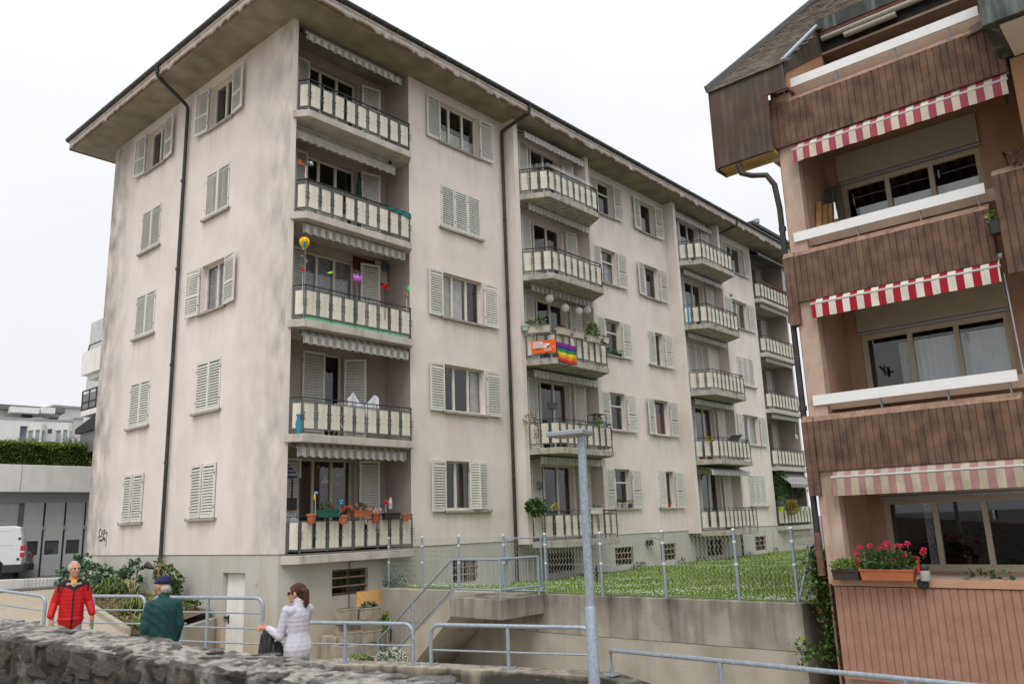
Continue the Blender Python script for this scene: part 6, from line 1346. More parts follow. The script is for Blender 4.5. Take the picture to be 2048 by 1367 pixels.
mb = MB(); bush(mb, (2.45, -1.0, -1.75), (.06, .12, .25), 110, .09, (0, 1), aspect=.8); solo('climber', mb, [LEAFL, LEAFM], (2.45, -1.0, -2.0), 'bright green climber hanging beside the flower troughs', 'plant', fix=False)
solo('hose_pipe', MB().tube([(2.03, -.06, -1.5), (2.03, -.06, -.30), (2.12, -.09, -.27)], .012, 6), METAL_DK, (2.03, -.06, -1.5), 'thin dark water pipe across the cellar window', 'pipe')
c = onY(1193, 1150, -4.5); z = lz(c.x, -4.5); solo('garden_stake', MB().lathe((c.x, -4.5, z), [(.01, 0), (.015, .12), (.06, .3), (.055, .48), (.01, .62)], 10, sx=1, sy=.4), mat('dark_slate', (.035, .035, .045), (.05, .05, .06)), (c.x, -4.5, z), 'dark leaf shaped ornament standing in the lawn', 'ornament', auto=60)
c = onY(1300, 1080, -.1); FL = root('flood_light', c, 'black flood light on the pale plinth above the lawn', 'lamp'); part('housing', MB().box(c.x-.17, c.x+.14, -.16, -.03, c.z-.18, c.z+.02), BLACKM, FL); part('visor', MB().bar((c.x-.02, -.1, c.z+.1), (c.x+.28, -.4, c.z+.03), .22, .02), GREYP, FL)
mb = MB()
for x in (15.2, 15.7, 18.6, 24.6, 27.5, 20.1): bush(mb, (x, -.1, lz(x, -.1)+.06), (.25, .08, .14), 60, .09, (0, 1), aspect=.4)
part('wall_weeds', mb, [LEAFM, LEAFD], kind='stuff', fix=False)
# ---------------------------------------------------------------- things on and around the balconies
Y1 = -.40
def zb(k): return ZK*k
def at1(px, py, y=Y1): return onY(px, py, y)
# first floor balcony of the corner column, from left to right
def rail_pot(px, py, r, h, m, lb): c = at1(px, py); return pot_round('flower_pot', (c.x, Y1, c.z-h/2), r, h, m, lb, 'pot', 'pots hung on the lowest corner balcony'), Vector((c.x, Y1, c.z-h/2))
rail_pot(623, 1036, .125, .23, ORANGEP, 'empty orange pot at the left end of the lowest balcony rail')
c = at1(654, 1026); T = pot_box('planter_box', (c.x, Y1, c.z-.09), .64, .19, .17, GREENP, 'dark green planter box with a pink geranium on the lowest corner balcony'); geranium(T, (c.x, Y1, c.z+.14), (.16, .1, .11), 150, [at1(661, 1007), at1(665, 1013)], CORALP)
T, c = rail_pot(687, 1038, .125, .22, TERRAC, 'terracotta pot overflowing with coral geraniums'); geranium(T, c+Vector((.05, -.03, .32)), (.17, .1, .13), 170, [at1(x, y, -.48) for x, y in ((689, 1016), (695, 1014), (701, 1015), (702, 1019), (697, 1026), (684, 1020), (699, 1014))], CORALP)
c = at1(722, 1027); T = pot_box('planter_box', (c.x, Y1, c.z-.08), .56, .19, .17, ORANGEP, 'orange planter box with salmon geraniums on the lowest corner balcony'); geranium(T, (c.x-.02, Y1, c.z+.15), (.18, .1, .11), 160, [at1(x, y) for x, y in ((712, 1010), (722, 1011), (734, 1010))], mat('salmon_petal', (.72, .22, .18), (.62, .15, .13), 9))
rail_pot(752, 1034, .13, .25, mat('brown_red_plastic', (.32, .095, .045), (.28, .08, .04), 5, .6), 'brown red plastic pot with a white sticker on the lowest balcony')
c = at1(782, 1031); pot_box('planter_box', (c.x, Y1, c.z-.08), .52, .19, .16, BLACKM, 'long black planter box at the right of the lowest balcony')
rail_pot(811, 1034, .11, .19, ORANGEP, 'small empty orange pot at the right end of the lowest balcony rail')
def pinwheel(px, py, y, r, m, lb, zbase, m2=None):
    c = onY(px, py, y); T = root('pinwheel', (c.x, y, zbase), lb, 'pinwheel'); part('stick', MB().tube([(c.x, y, zbase), (c.x, y, c.z)], .006, 6), WHITEB, T); mb = MB()
    for i in range(7):
        a = 2*math.pi*i/7; d = Vector((math.cos(a), -.25, math.sin(a))); e_ = Vector((math.cos(a+.7), .1, math.sin(a+.7))); C_ = Vector((c.x, y-.01, c.z)); mb.add([C_, C_+d*r, C_+e_*r*.75, C_+d*r*.5+Vector((0, -.03, 0))], [(0, 1, 3), (1, 2, 3), (0, 3, 2)])
    mb.ball((c.x, y-.03, c.z), r*.16, 1); part('vanes', mb, [m, m2 or WHITEB], T, fix=False); return T
BLUEF = mat('blue_foil', (.02, .16, .34), (.03, .25, .42), 20, .3, metal=.3)
pinwheel(680, 1006, Y1, .115, BLUEF, 'metallic blue pinwheel above the green planter', zb(0)+.7); pinwheel(772, 1004, Y1, .08, plain('red_foil', (.65, .02, .02)), 'red pinwheel flower beside the plastic bottle', zb(0)+.7, plain('red_foil', (.65, .02, .02)))
c = at1(631, 990); T = root('bird_ornament', (c.x, Y1, zb(0)+.75), 'blue and yellow bird on a stick above the lowest balcony', 'ornament'); part('stick', MB().tube([(c.x, Y1, zb(0)+.75), (c.x, Y1, c.z)], .006, 6), WHITEB, T); part('tail', MB().ball((c.x-.02, Y1, c.z-.04), (.03, .02, .09)), YELLOWP, T, smooth=True); part('body', MB().ball((c.x+.02, Y1, c.z+.06), (.06, .03, .035)).leaf((c.x+.05, Y1, c.z+.07), .06), plain('sky_blue', (.12, .35, .62)), T)
c = onY(781, 1005, -.25); T = root('plastic_bottle', (c.x, -.25, c.z-.16), 'clear plastic bottle with a red cap on the lowest balcony', 'bottle'); part('bottle', MB().lathe((c.x, -.25, c.z-.16), [(.045, 0), (.05, .02), (.05, .20), (.02, .28), (.02, .31)], 12), mat('clear_plastic', (.45, .50, .56), (.38, .43, .5), 4, .15, spec=.6), T, auto=40); part('cap', MB().lathe((c.x, -.25, c.z+.15), [(.022, 0), (.022, .03)], 10), plain('red_foil', (.65, .02, .02)), T); part('bottle_label', MB().lathe((c.x, -.25, c.z-.07), [(.052, 0), (.052, .07)], 12), plain('bottle_label', (.5, .25, .3)), T)
CH = root('garden_chair', (3.3, .35, zb(0)-.05), 'chair draped with a maroon and white patterned blanket', 'chair'); mb = MB()
for x in (3.05, 3.55):
    for y in (.1, .6): mb.tube([(x, y, zb(0)-.05), (x, y, zb(0)+.95 if y > .5 else zb(0)+.4)], .018, 6)
mb.box(3.03, 3.57, .08, .62, zb(0)+.38, zb(0)+.42); mb.box(3.03, 3.57, .6, .63, zb(0)+.5, zb(0)+1.0); part('frame', mb, BLACKM, CH)
mb = MB(); n = 16
for i in range(n):
    for j in range(12):
        f = lambda u, v: (3.0+.62*u+.02*math.sin(9*v), .55-.42*max(0, .5-v)*1.2-.05*math.sin(u*9), zb(0)+.42+.70*v-.10*(2*u-1)**2*v)
        mb.quad(f(i/n, j/12), f((i+1)/n, j/12), f((i+1)/n, (j+1)/12), f(i/n, (j+1)/12))
solo('patterned_blanket', mb, mat('maroon_white_pattern', (.26, .02, .06), (.66, .60, .58), 22, .9, lo=.49, hi=.51), (3.3, .4, zb(0)+.7), 'maroon and white patterned blanket over the balcony chair', 'blanket', fix=False)
c = onY(583, 975, .6); SF = root('shelf_rack', (.55, .6, zb(0)-.05), 'narrow shelf rack with a swan cloth at the left of the lowest balcony', 'shelf'); mb = MB()
for x in (.30, .85):
    for y in (.45, .8): mb.box(x-.015, x+.015, y-.015, y+.015, zb(0)-.05, zb(0)+1.85)
part('frame', mb, BLACKM, SF)
for z in (.25, .62, 1.02): part('shelf', MB().box(.3, .85, .45, .8, zb(0)+z, zb(0)+z+.025), WOODB, SF)
part('box', MB().box(.34, .8, .5, .75, zb(0)+1.05, zb(0)+1.35), BLACKM, SF); part('cloth', MB().box(.33, .82, .43, .445, zb(0)+.66, zb(0)+1.0), mat('swan_cloth', (.22, .26, .30), (.52, .55, .57), 4, .9, lo=.48, hi=.52), SF); part('bucket', MB().lathe((.55, .5, zb(0)+.28), [(.09, 0), (.11, .2)], 12), mat('grey_bucket', (.4, .42, .45)), SF); part('striped_top', MB().lathe((.58, .62, zb(0)+1.86), [(.26, 0), (.22, .12), (.08, .28), (.02, .34)], 14), stripes('navy_stripe', (.05, .06, .10), (.3, .32, .38), 2, .1), SF)
# window stickers behind the glass of the lowest balcony
for i, (px, py, kind) in enumerate(((649, 961, 0), (642, 958, 1), (676, 967, 2), (637, 933, 2), (676, 950, 2))):
    c = onY(px, py, 1.335); mb = MB()
    if kind == 0: mb.fprism(WORLD, [(c.x-.13, c.z-.07), (c.x+.13, c.z-.07), (c.x+.12, c.z+.08), (c.x+.06, c.z+.0), (c.x+.01, c.z+.18), (c.x-.03, c.z+.0), (c.x-.08, c.z+.04)], 1.33, 1.333)
    elif kind == 1: mb.bar((c.x-.12, 1.33, c.z+.12), (c.x+.05, 1.33, c.z+.2), .03, .003)
    else: mb.lathe((c.x, 1.33, c.z), [(.035, -.04), (.05, 0), (.025, .06)], 8, sy=.05)
    solo('window_sticker', mb, plain('sticker_white', (.55, .52, .48)) if kind < 2 else plain('sticker_yellow', (.45, .34, .12)), (c.x, 1.33, c.z), ['white ship shaped sticker on the lowest balcony window', 'white curl sticker above the ship sticker', 'yellow pear shaped sticker on the right pane', 'small round yellow sticker high on the middle pane', 'small yellow sticker above the pear sticker'][i], 'sticker', fix=False)
# second floor: laundry rack and jug
DRY = root('drying_rack', (2.35, .25, zb(1)-.05), 'folding drying rack on the second lowest corner balcony', 'drying rack'); mb = MB()
for x in (1.9, 2.8): mb.tube([(x, -.1, zb(1)-.05), (x, .6, zb(1)+.9)], .012, 6); mb.tube([(x, .6, zb(1)-.05), (x, -.1, zb(1)+.9)], .012, 6)
for y in (-.1, .1, .35, .6): mb.tube([(1.8, y, zb(1)+.9), (2.95, y, zb(1)+.9)], .01, 6)
part('frame', mb, WHITEB, DRY)
mb = MB()
for i in range(20):
    for j in range(10):
        f = lambda u, v: (1.85+1.05*u, -.16-.03*math.sin(u*19)-.02*v, zb(1)+.99-.06*math.sin(u*5)-.75*v+.12*math.sin(u*9)*(1-v)+(.13*(1-abs(u-.2)*6) if abs(u-.2) < .16 and v < .3 else 0))
        mb.quad(f(i/20, j/10), f((i+1)/20, j/10), f((i+1)/20, (j+1)/10), f(i/20, (j+1)/10))
solo('white_laundry', mb, mat('white_laundry_cloth', (.66, .67, .72), (.56, .57, .63), 4, .9), (2.35, -.15, zb(1)+.6), 'white sheet drying behind the second lowest balcony railing', 'laundry', fix=False)
c = onY(600, 832, -.2); JG = root('watering_can', (c.x, -.2, zb(1)), 'turquoise watering can behind the left corner of the second balcony', 'watering can'); part('can', MB().lathe((c.x, -.2, zb(1)-.04), [(.09, 0), (.11, .25), (.08, .40), (.1, .48)], 12), plain('turquoise', (.04, .22, .27)), JG, auto=50); part('handle', MB().tube([(c.x+.1, -.2, zb(1)+.1), (c.x+.2, -.2, zb(1)+.25), (c.x+.09, -.2, zb(1)+.4)], .015, 6), plain('turquoise', (.04, .22, .27)), JG)
# third floor spinners
def ZR(k): return zb(k)+.87
c = at1(609, 487, -.36); HB = root('balloon_spinner', (c.x, -.36, ZR(2)), 'rainbow hot air balloon wind spinner with a spiral tail', 'wind spinner'); mb = MB(); n = 16
for i in range(n):
    for j in range(7):
        rr = [.02, .09, .135, .14, .11, .06, .035, .03]; zz = [.17, .15, .09, .02, -.06, -.12, -.16, -.18]; P2 = lambda a, q: (c.x+rr[q]*math.cos(a), -.36+rr[q]*math.sin(a), c.z+zz[q]); a0, a1 = 2*math.pi*i/n, 2*math.pi*(i+1)/n
        mb.quad(P2(a0, j), P2(a1, j), P2(a1, j+1), P2(a0, j+1), (i % 4) if j > 2 else (1 if i % 2 else 0))
part('balloon', mb, [plain('b_yellow', (.75, .55, .02)), plain('b_orange', (.75, .30, .02)), plain('b_blue', (.03, .22, .55)), plain('b_green', (.20, .42, .03))], HB, smooth=True, fix=False)
mb = MB(); pr = None
for i in range(30): t = i/29; a = 9*t; p = Vector((c.x+.07*math.cos(a), -.36+.07*math.sin(a), c.z-.22-.40*t)); (mb.bar(pr, p, .035, .004) if pr else None); pr = p
part('spiral_tail', mb, mat('iridescent', (.5, .5, .42), (.35, .42, .40), 12, .3, metal=.4), HB); part('stick', MB().tube([(c.x, -.36, ZR(2)-.6), (c.x, -.36, c.z-.15)], .006, 6), METAL_DK, HB)
pinwheel(606, 540, -.38, .07, plain('red_foil', (.65, .02, .02)), 'small red and blue pinwheel under the balloon spinner', ZR(2)-.3, BLUEF)
c = at1(660, 545, -.36); T = root('leaf_ornament', (c.x, -.36, ZR(2)-.1), 'bright green bird shaped ornament on a stick', 'ornament'); part('stick', MB().tube([(c.x, -.36, ZR(2)-.1), (c.x, -.36, c.z)], .005, 6), METAL_DK, T); part('wings', MB().add([(c.x-.14, -.4, c.z-.05), (c.x, -.36, c.z+.03), (c.x+.11, -.36, c.z+.06), (c.x+.02, -.38, c.z-.03)], [(0, 1, 3), (1, 2, 3)]), plain('lime', (.22, .60, .03)), T, fix=False)
c = at1(715, 558, -.36); T = root('tulip_ornament', (c.x, -.36, ZR(2)-.2), 'large purple tulip ornament on the third balcony', 'ornament'); part('stick', MB().tube([(c.x, -.36, ZR(2)-.7), (c.x, -.36, c.z-.06)], .012, 6), plain('teal_stick', (.02, .16, .15)), T); mb = MB(); mb.lathe((c.x, -.36, c.z-.10), [(.03, 0), (.10, .05), (.115, .12), (.10, .16)], 12)
for i in range(6): a = math.pi*i/3; mb.leaf((c.x+.085*math.cos(a), -.36+.085*math.sin(a), c.z+.04), .11, 0, .9, (math.cos(a)*.3, math.sin(a)*.3, 1))
part('petals', mb, mat('violet_plastic', (.50, .16, .60), (.42, .12, .52), 9, .4), T)
c = at1(770, 574, -.36); T = root('flower_ornament', (c.x, -.36, ZR(2)-.2), 'red artificial flower on the third balcony rail', 'ornament'); part('stick', MB().tube([(c.x, -.36, ZR(2)-.5), (c.x, -.36, c.z)], .012, 6), METAL_DK, T); mb = MB(); bloom(mb, (c.x, -.38, c.z), .095, 0, 30); part('petals', mb, plain('red_plastic', (.68, .02, .02)), T, fix=False)
c = at1(817, 578, -.36); pinwheel(813, 592, -.36, .075, mat('multicolour_foil', (.55, .25, .05), (.12, .1, .4), 30, .4, lo=.48, hi=.52), 'multicoloured pinwheel at the right end of the third balcony', ZR(2)-.1); T = root('leaf_spinner', (c.x, -.36, ZR(2)-.1), 'lime green leaf spinner at the right end of the third balcony', 'wind spinner'); part('stick', MB().tube([(c.x, -.36, ZR(2)-.1), (c.x, -.36, c.z)], .005, 6), METAL_DK, T); part('leaf', MB().leaf((c.x, -.36, c.z-.07), .22, 0, .5, (.2, 0, 1)), plain('lime2', (.12, .62, .10)), T, fix=False)
mb = MB()
for i in range(40):
    u0, u1 = i/40, (i+1)/40; g = lambda u: .05+.05*math.sin(u*13)*math.sin(u*5)
    mb.quad((.36+3.5*u0, -.315, zb(2)-.04), (.36+3.5*u1, -.315, zb(2)-.04), (.36+3.5*u1, -.30, zb(2)+.03+g(u1)), (.36+3.5*u0, -.30, zb(2)+.03+g(u0)))
solo('green_mat', mb, mat('mint_mat', (.20, .42, .28), (.13, .30, .19), 3, .8), (2, -.31, zb(2)), 'mint green mat edge sticking out under the third balcony railing', 'mat', fix=False)
solo('dark_coat', MB().hexa([(.24, .4, zb(2)+.75), (.44, .4, zb(2)+.75), (.44, .5, zb(2)+.75), (.24, .5, zb(2)+.75), (.27, .42, zb(2)+1.65), (.38, .42, zb(2)+1.65), (.38, .48, zb(2)+1.65), (.27, .48, zb(2)+1.65)]), BLACKM, (.33, .45, zb(2)+.75), 'dark coat hanging at the left end of the third balcony', 'coat', bevel=.03)
c = onY(763, 545, .95); BG_ = root('hanging_bag', (c.x, .95, c.z), 'grey cloth bag hanging on the third balcony wall', 'bag'); part('bag', MB().hexa([(c.x-.24, .9, c.z-.3), (c.x+.24, .9, c.z-.36), (c.x+.24, 1.05, c.z-.36), (c.x-.24, 1.05, c.z-.3), (c.x-.2, .95, c.z+.38), (c.x+.2, .95, c.z+.35), (c.x+.2, 1.05, c.z+.35), (c.x-.2, 1.05, c.z+.38)]), mat('bag_cloth', (.42, .40, .39), (.35, .33, .32), 4), BG_, bevel=.04); part('glove', MB().ball((c.x+.04, .86, c.z+.18), (.10, .06, .16)), GREYP, BG_, smooth=True)
part('maroon_board', MB().box(2.95, 3.75, 1.08, 1.115, zb(2)+2.2, zb(2)+2.6), mat('maroon_board_paint', (.09, .02, .02)), B)
# fourth floor
c = at1(609, 330, -.33); T = root('bird_windmill', (c.x, -.33, ZR(3)), 'red and orange whirligig bird with a round white eye', 'wind spinner'); part('stick', MB().tube([(c.x+.04, -.33, ZR(3)), (c.x+.04, -.33, c.z-.02)], .014, 6), WHITEB, T); part('head', MB().ball((c.x+.17, -.34, c.z+.09), (.11, .03, .08)), GREYP, T, smooth=True); part('eye', MB().ball((c.x+.19, -.375, c.z+.10), (.05, .012, .05), 0).ball((c.x+.19, -.39, c.z+.10), (.022, .01, .022), 1), [WHITEB, BLACKM], T, smooth=True)
mb = MB(); mb.add([(c.x+.02, -.34, c.z), (c.x-.2, -.36, c.z+.10), (c.x-.2, -.3, c.z-.02)], [(0, 1, 2)]); mb.add([(c.x+.03, -.34, c.z), (c.x-.04, -.36, c.z-.22), (c.x+.06, -.3, c.z-.22)], [(0, 1, 2)], 1); part('vanes', mb, [plain('orange_vane', (.72, .16, .04)), plain('red_vane', (.36, .03, .02))], T, fix=False)
mb = MB()
for i in range(14): u0, u1 = i/14, (i+1)/14; X_ = lambda u: 3.05+.95*u; W_ = lambda u: .03*math.sin(u*21); mb.quad((X_(u0), -.35+W_(u0), ZR(3)-.02), (X_(u1), -.35+W_(u1), ZR(3)-.02), (X_(u1), -.34+W_(u1), ZR(3)-.05-.13*u1), (X_(u0), -.34+W_(u0), ZR(3)-.05-.13*u0))
solo('teal_ribbon', mb, plain('teal_cloth', (.01, .17, .16)), (3.5, -.35, ZR(3)), 'teal cloth tied along the right end of the fourth balcony rail', 'cloth', fix=False)
solo('mesh_fence_strip', MB().box(.4, 3.9, -.30, -.297, zb(3)+.78, zb(3)+.85), mat('black_strip', (.16, .15, .14)), (2, -.3, zb(3)+.8), 'thin dark screening strip along the fourth balcony rail', 'screen')
solo('folded_parasol', MB().tube([(3.0, .9, zb(3)), (3.0, .9, zb(3)+1.6), (3.0, .9, zb(3)+2.3)], [.05, .09, .03], 8), plain('dark_green_cloth', (.015, .05, .04)), (3, .9, zb(3)), 'folded dark green parasol standing on the fourth balcony', 'parasol')
# --- middle column
Y2 = -1.42
def on2(px, py, y=Y2): return onY(px, py, y)
for i, (px, py, lb) in enumerate(((1099, 597, 'leftmost white paper lantern under the awning'), (1130, 616, 'second white paper lantern from the left under the awning'), (1157, 622, 'lowest of the white paper lanterns under the awning'), (1174, 620, 'rightmost white paper lantern under the awning'))):
    y = -.75; c = onY(px, py, y); T = root('paper_lantern', c, lb, 'lantern', 'white paper lanterns'); part('shade', MB().ball((c.x, y, c.z), .15, 0, 16, 10), mat('lantern_paper', (.78, .78, .78), (.74, .74, .75), 5, .9, quilt=('Z', 14, 0), bump=.2), T, smooth=True); part('cord', MB().tube([(c.x, y, c.z+.14), (c.x+.01, y, c.z+.38)], .006, 5), METAL_DK, T)
def planter2(px, py, L_, k, m, lb, ang=0, y=Y2, leaves=None, fl=None, h=.17, size=.07, r=None):
    c = onY(px, py, y); T = pot_box('planter_box', (c.x, y, c.z-h/2), L_, .2, h, m, lb, ang=ang)
    if leaves:
        mb = MB(); bush(mb, (c.x, y, c.z+h/2+(r[2]*.7 if r else .08)), r or (L_*.4, .1, .12), leaves[0], size, leaves[1]); part('leaves', mb, [LEAFD, LEAFM, LEAFL, LEAFY, LEAFB, LEAFR], T, fix=False)
    if fl: 
        for p, m_ in fl: f_ = MB(); bloom(f_, p, .07, 0, 24); part('flower', f_, m_, T, fix=False)
    return T
planter2(1077, 659, .80, 2, CREAMB, 'wide cream planter with silvery grass above the orange banner', math.radians(-60), -.95, (130, (4, 4, 3)), None, .22, .12, (.2, .22, .2))
planter2(1126, 664, .62, 2, CREAMB, 'cream planter with dry flowers above the rainbow flag', 0, Y2, (90, (5, 3, 5)), None, .2, .06, (.2, .1, .07))
planter2(1156, 671, .45, 2, CREAMB, 'small cream planter between the dry flowers and the green shrub', 0, Y2, (40, (5, 3)), None, .2, .06, (.15, .1, .05))
planter2(1186, 679, .62, 2, CREAMB, 'cream planter with a leafy green shrub on the middle balcony', 0, Y2, (420, (1, 1, 2, 0)), [(on2(1180, 648), WHITEP), (on2(1196, 662), WHITEP)], .2, .085, (.30, .16, .30))
planter2(1210, 683, .32, 2, CREAMB, 'last cream planter with grey green sprouts at the balcony corner', math.radians(55), -1.15, (70, (4, 1)), None, .2, .06, (.14, .12, .06))
c = onY(1051, 656, -.62); T = pot_round('hanging_pot', (c.x, -.62, c.z-.1), .15, .2, plain('pale_mint', (.45, .58, .52)), 'pale mint bowl with a cactus at the left of the banner balcony', 'pot'); mb = MB(); bush(mb, (c.x+.14, -.62, c.z+.12), (.06, .05, .12), 30, .14, (0, 1), aspect=.3, up=1.5); part('leaves', mb, [LEAFM, LEAFB], T, fix=False)
# banner and flag
q1, q2 = Vector((8.98, -.68, 0)), Vector((9.36, -1.42, 0)); q1 = onY(1063, 690, -.72); q2 = onY(1112, 690, -1.42); a_ = Vector((q1.x, -.72, 0)); b_ = Vector((q2.x, -1.42, 0)); u_ = (b_-a_).normalized(); n_ = Vector((u_.y, -u_.x, 0)); BF = (a_+n_*.0, u_, n_); bl_ = (b_-a_).length
zt, zb_ = onY(1063, 682, -.72).z, onY(1063, 707, -.72).z
mb = MB(); nn_ = 16
wv = lambda u: .012*math.sin(u*17)
for i in range(nn_): u0, u1 = i/nn_, (i+1)/nn_; mb.quad(FP(BF, bl_*u0, wv(u0), zb_), FP(BF, bl_*u1, wv(u1), zb_), FP(BF, bl_*u1, wv(u1), zt), FP(BF, bl_*u0, wv(u0), zt))
BNR = root('orange_banner', (a_+b_)/2+Vector((0, 0, zb_)), 'orange campaign banner reading oui tied to the balcony railing', 'banner'); part('cloth', mb, mat('orange_cloth', (.78, .135, .012), (.70, .11, .010), 3, .8), BNR, fix=False)
hB = zt-zb_
for j, (w_, s) in enumerate(((.44, 'Initiative'), (.74, 'multinationales'), (.62, 'responsables'))):
    z_ = zt-hB*(.24+.17*j); part('text_strip', MB().fbox(BF, bl_*.06, bl_*(.06+w_*.92), .016, .020, z_-.015, z_+hB*.145), plain('strip_white', (.74, .66, .66)), BNR)
    put_text(BNR, s, hB*.15, BF, bl_*.075, .021, z_+.002, plain('strip_ink', (.33, .08, .12)))
put_text(BNR, 'oui !', hB*.46, BF, bl_*.52, .022, zb_+hB*.10, plain('banner_white', (.78, .74, .72)), tilt=rad(8))
f0, f1 = onY(1112, 684, -1.44), onY(1152, 690, -1.44); mb = MB(); COLS = [(.22, .02, .26), (.03, .03, .22), (.02, .22, .06), (.72, .55, .01), (.74, .22, .01), (.65, .02, .02)]
for s in range(6):
    for i in range(14):
        for h_ in range(2):
            u0, u1 = i/14, (i+1)/14; v0, v1 = (s+h_/2)/6, (s+(h_+1)/2)/6
            def fp(u, v): zt_ = f0.z+.03-(.03)*u; return (f0.x+(f1.x-f0.x)*u+.10*v*(1-u), -1.44-.02*math.sin(u*15+v*4)-.01*v, zt_-(.60+.04*math.sin(u*3.1))*v)
            mb.quad(fp(u0, v0), fp(u1, v0), fp(u1, v1), fp(u0, v1), s)
solo('rainbow_flag', mb, [plain('flag_%s' % n, c_) for n, c_ in zip(('violet', 'blue', 'green', 'yellow', 'orange', 'red'), COLS)], f0, 'rainbow striped flag tied to the balcony railing beside the banner', 'flag', fix=False)
# spikes on the top middle balcony
SPK = root('bird_spikes', (10.8, -1.36, ZR(4)), 'row of thin bird spikes along the top middle balcony rail', 'bird spikes'); mb = MB()
for i in range(70):
    t = i/69
    p = Vector((8.9, -.52, 0)).lerp(Vector((9.4, -1.36, 0)), t/.25) if t < .25 else Vector((9.4, -1.36, 0)).lerp(Vector((12.0, -1.36, 0)), (t-.25)/.75)
    mb.bar((p.x, p.y, ZR(4)), (p.x+random.gauss(0, .015), p.y, ZR(4)+.16), .007)
part('spikes', mb, WHITEB, SPK, kind='stuff')
# balconies below
c = onY(1105, 812, -.6); T = pot_box('hanging_planter', (c.x, -.6, c.z-.1), .34, .2, .22, GREYP, 'dark grey planter hanging in front of the door', 'planter'); part('hanger', MB().tube([(c.x, -.6, c.z+.1), (c.x, -.55, zb(1)+2.4)], .006, 5), METAL_DK, T)
def rail2(px, py, r, n, size, ms, lb, y=Y2, name='balcony_plant', cat='plant', aspect=.6):
    c = onY(px, py, y); mb = MB(); bush(mb, c, r, n, size, ms, aspect=aspect); return solo(name, mb, [LEAFD, LEAFM, LEAFL, LEAFY, LEAFB, LEAFR, YELLOWP], c, lb, cat, fix=False)
SH2 = root('plant_shelf', (12.0, -1.0, zb(1)), 'dark green shelf with potted plants at the right of the second middle balcony', 'shelf'); mb = MB()
for x in (11.7, 12.25):
    for y in (-1.2, -.8): mb.box(x-.015, x+.015, y-.015, y+.015, zb(1), zb(1)+1.25)
for z in (.6, .95, 1.22): mb.box(11.7, 12.25, -1.2, -.8, zb(1)+z, zb(1)+z+.02)
part('frame', mb, GREENM, SH2)
rail2(1195, 838, (.22, .12, .2), 160, .07, (5, 1, 3), 'reddish plants on the dark green plant shelf', -1.0); rail2(1199, 845, (.30, .1, .06), 90, .06, (1, 2), 'low green plants in a row on the second middle balcony rail'); rail2(1060, 838, (.12, .25, .16), 70, .09, (5, 3), 'dried brown plant at the left of the second middle balcony', -.8); rail2(1072, 860, (.05, .06, .35), 70, .07, (5, 3), 'dried stalk hanging inside the second middle balcony', -.8)
rail2(1073, 1013, (.26, .35, .22), 380, .11, (0, 1, 1), 'big bushy green plant at the left of the lowest middle balcony', -.85, aspect=.9); rail2(1110, 1014, (.16, .1, .10), 90, .07, (6, 3, 2), 'yellow flowered plant on the lowest middle balcony'); rail2(1112, 1007, (.03, .03, .18), 20, .06, (6, 3), 'upright yellow stalk on the lowest middle balcony')
planter2(1192, 1021, .50, 0, WHITEB, 'white planter with magenta flowers on the lowest middle balcony', 0, Y2, (60, (1, 4)), [(on2(1196, 1013), PURPLEP), (on2(1200, 1012), PURPLEP), (on2(1203, 1015), PURPLEP), (on2(1198, 1016), PURPLEP)], .19, .06, (.16, .1, .05))
for (x, k, lb) in ((9.68, 0, 'left heart shaped wreath on the lowest middle shutter'), (12.3, 0, 'right heart shaped wreath behind the lamp post')):
    mb = MB(); c = Vector((x, -.16, zb(k)+1.72)); bush(mb, c, (.16, .03, .16), 120, .05, (0, 1)); solo('wreath', mb, [mat('dark_twig', (.06, .05, .05), (.1, .09, .085)), GREYP], c, lb, 'wreath', fix=False)
# pots on the window sills of the middle wall
for k, lst in ((2, [(14.75, .07, .10, BLACKM, 'first dark pot on the sill beside the banner balcony'), (14.98, .07, .1, BLACKM, 'middle dark pot on the sill beside the banner balcony'), (15.2, .075, .11, BLACKM, 'right dark pot on the sill beside the banner balcony'), (14.33, .1, .24, GREENP, 'turquoise tin on the sill beside the banner balcony')]), (0, [(14.45, .11, .2, CREAMB, 'white pot at the left of the ground floor sill'), (14.87, .14, .2, CREAMB, 'white square pot in the middle of the ground floor sill'), (15.22, .1, .17, GREYP, 'grey pot at the right of the ground floor sill')])):
    for x, r, h, m, lb in lst:
        T = pot_round('sill_pot', (x, -.01, .955+ZK*k), r, h, m, lb); mb = MB(); bush(mb, (x, -.01, .955+ZK*k+h+.06), (r, r, .08), 36, .06, (0, 1, 2)); part('leaves', mb, [LEAFM, LEAFL, LEAFD], T, fix=False)
T = pot_round('sill_pot', (18.1, -.0, .955), .08, .13, ORANGEP, 'small orange pot on the half shuttered ground floor window'); mb = MB(); bush(mb, (18.1, 0, 1.18), (.09, .08, .12), 50, .07, (0, 1)); part('leaves', mb, [LEAFD, LEAFM], T, fix=False)
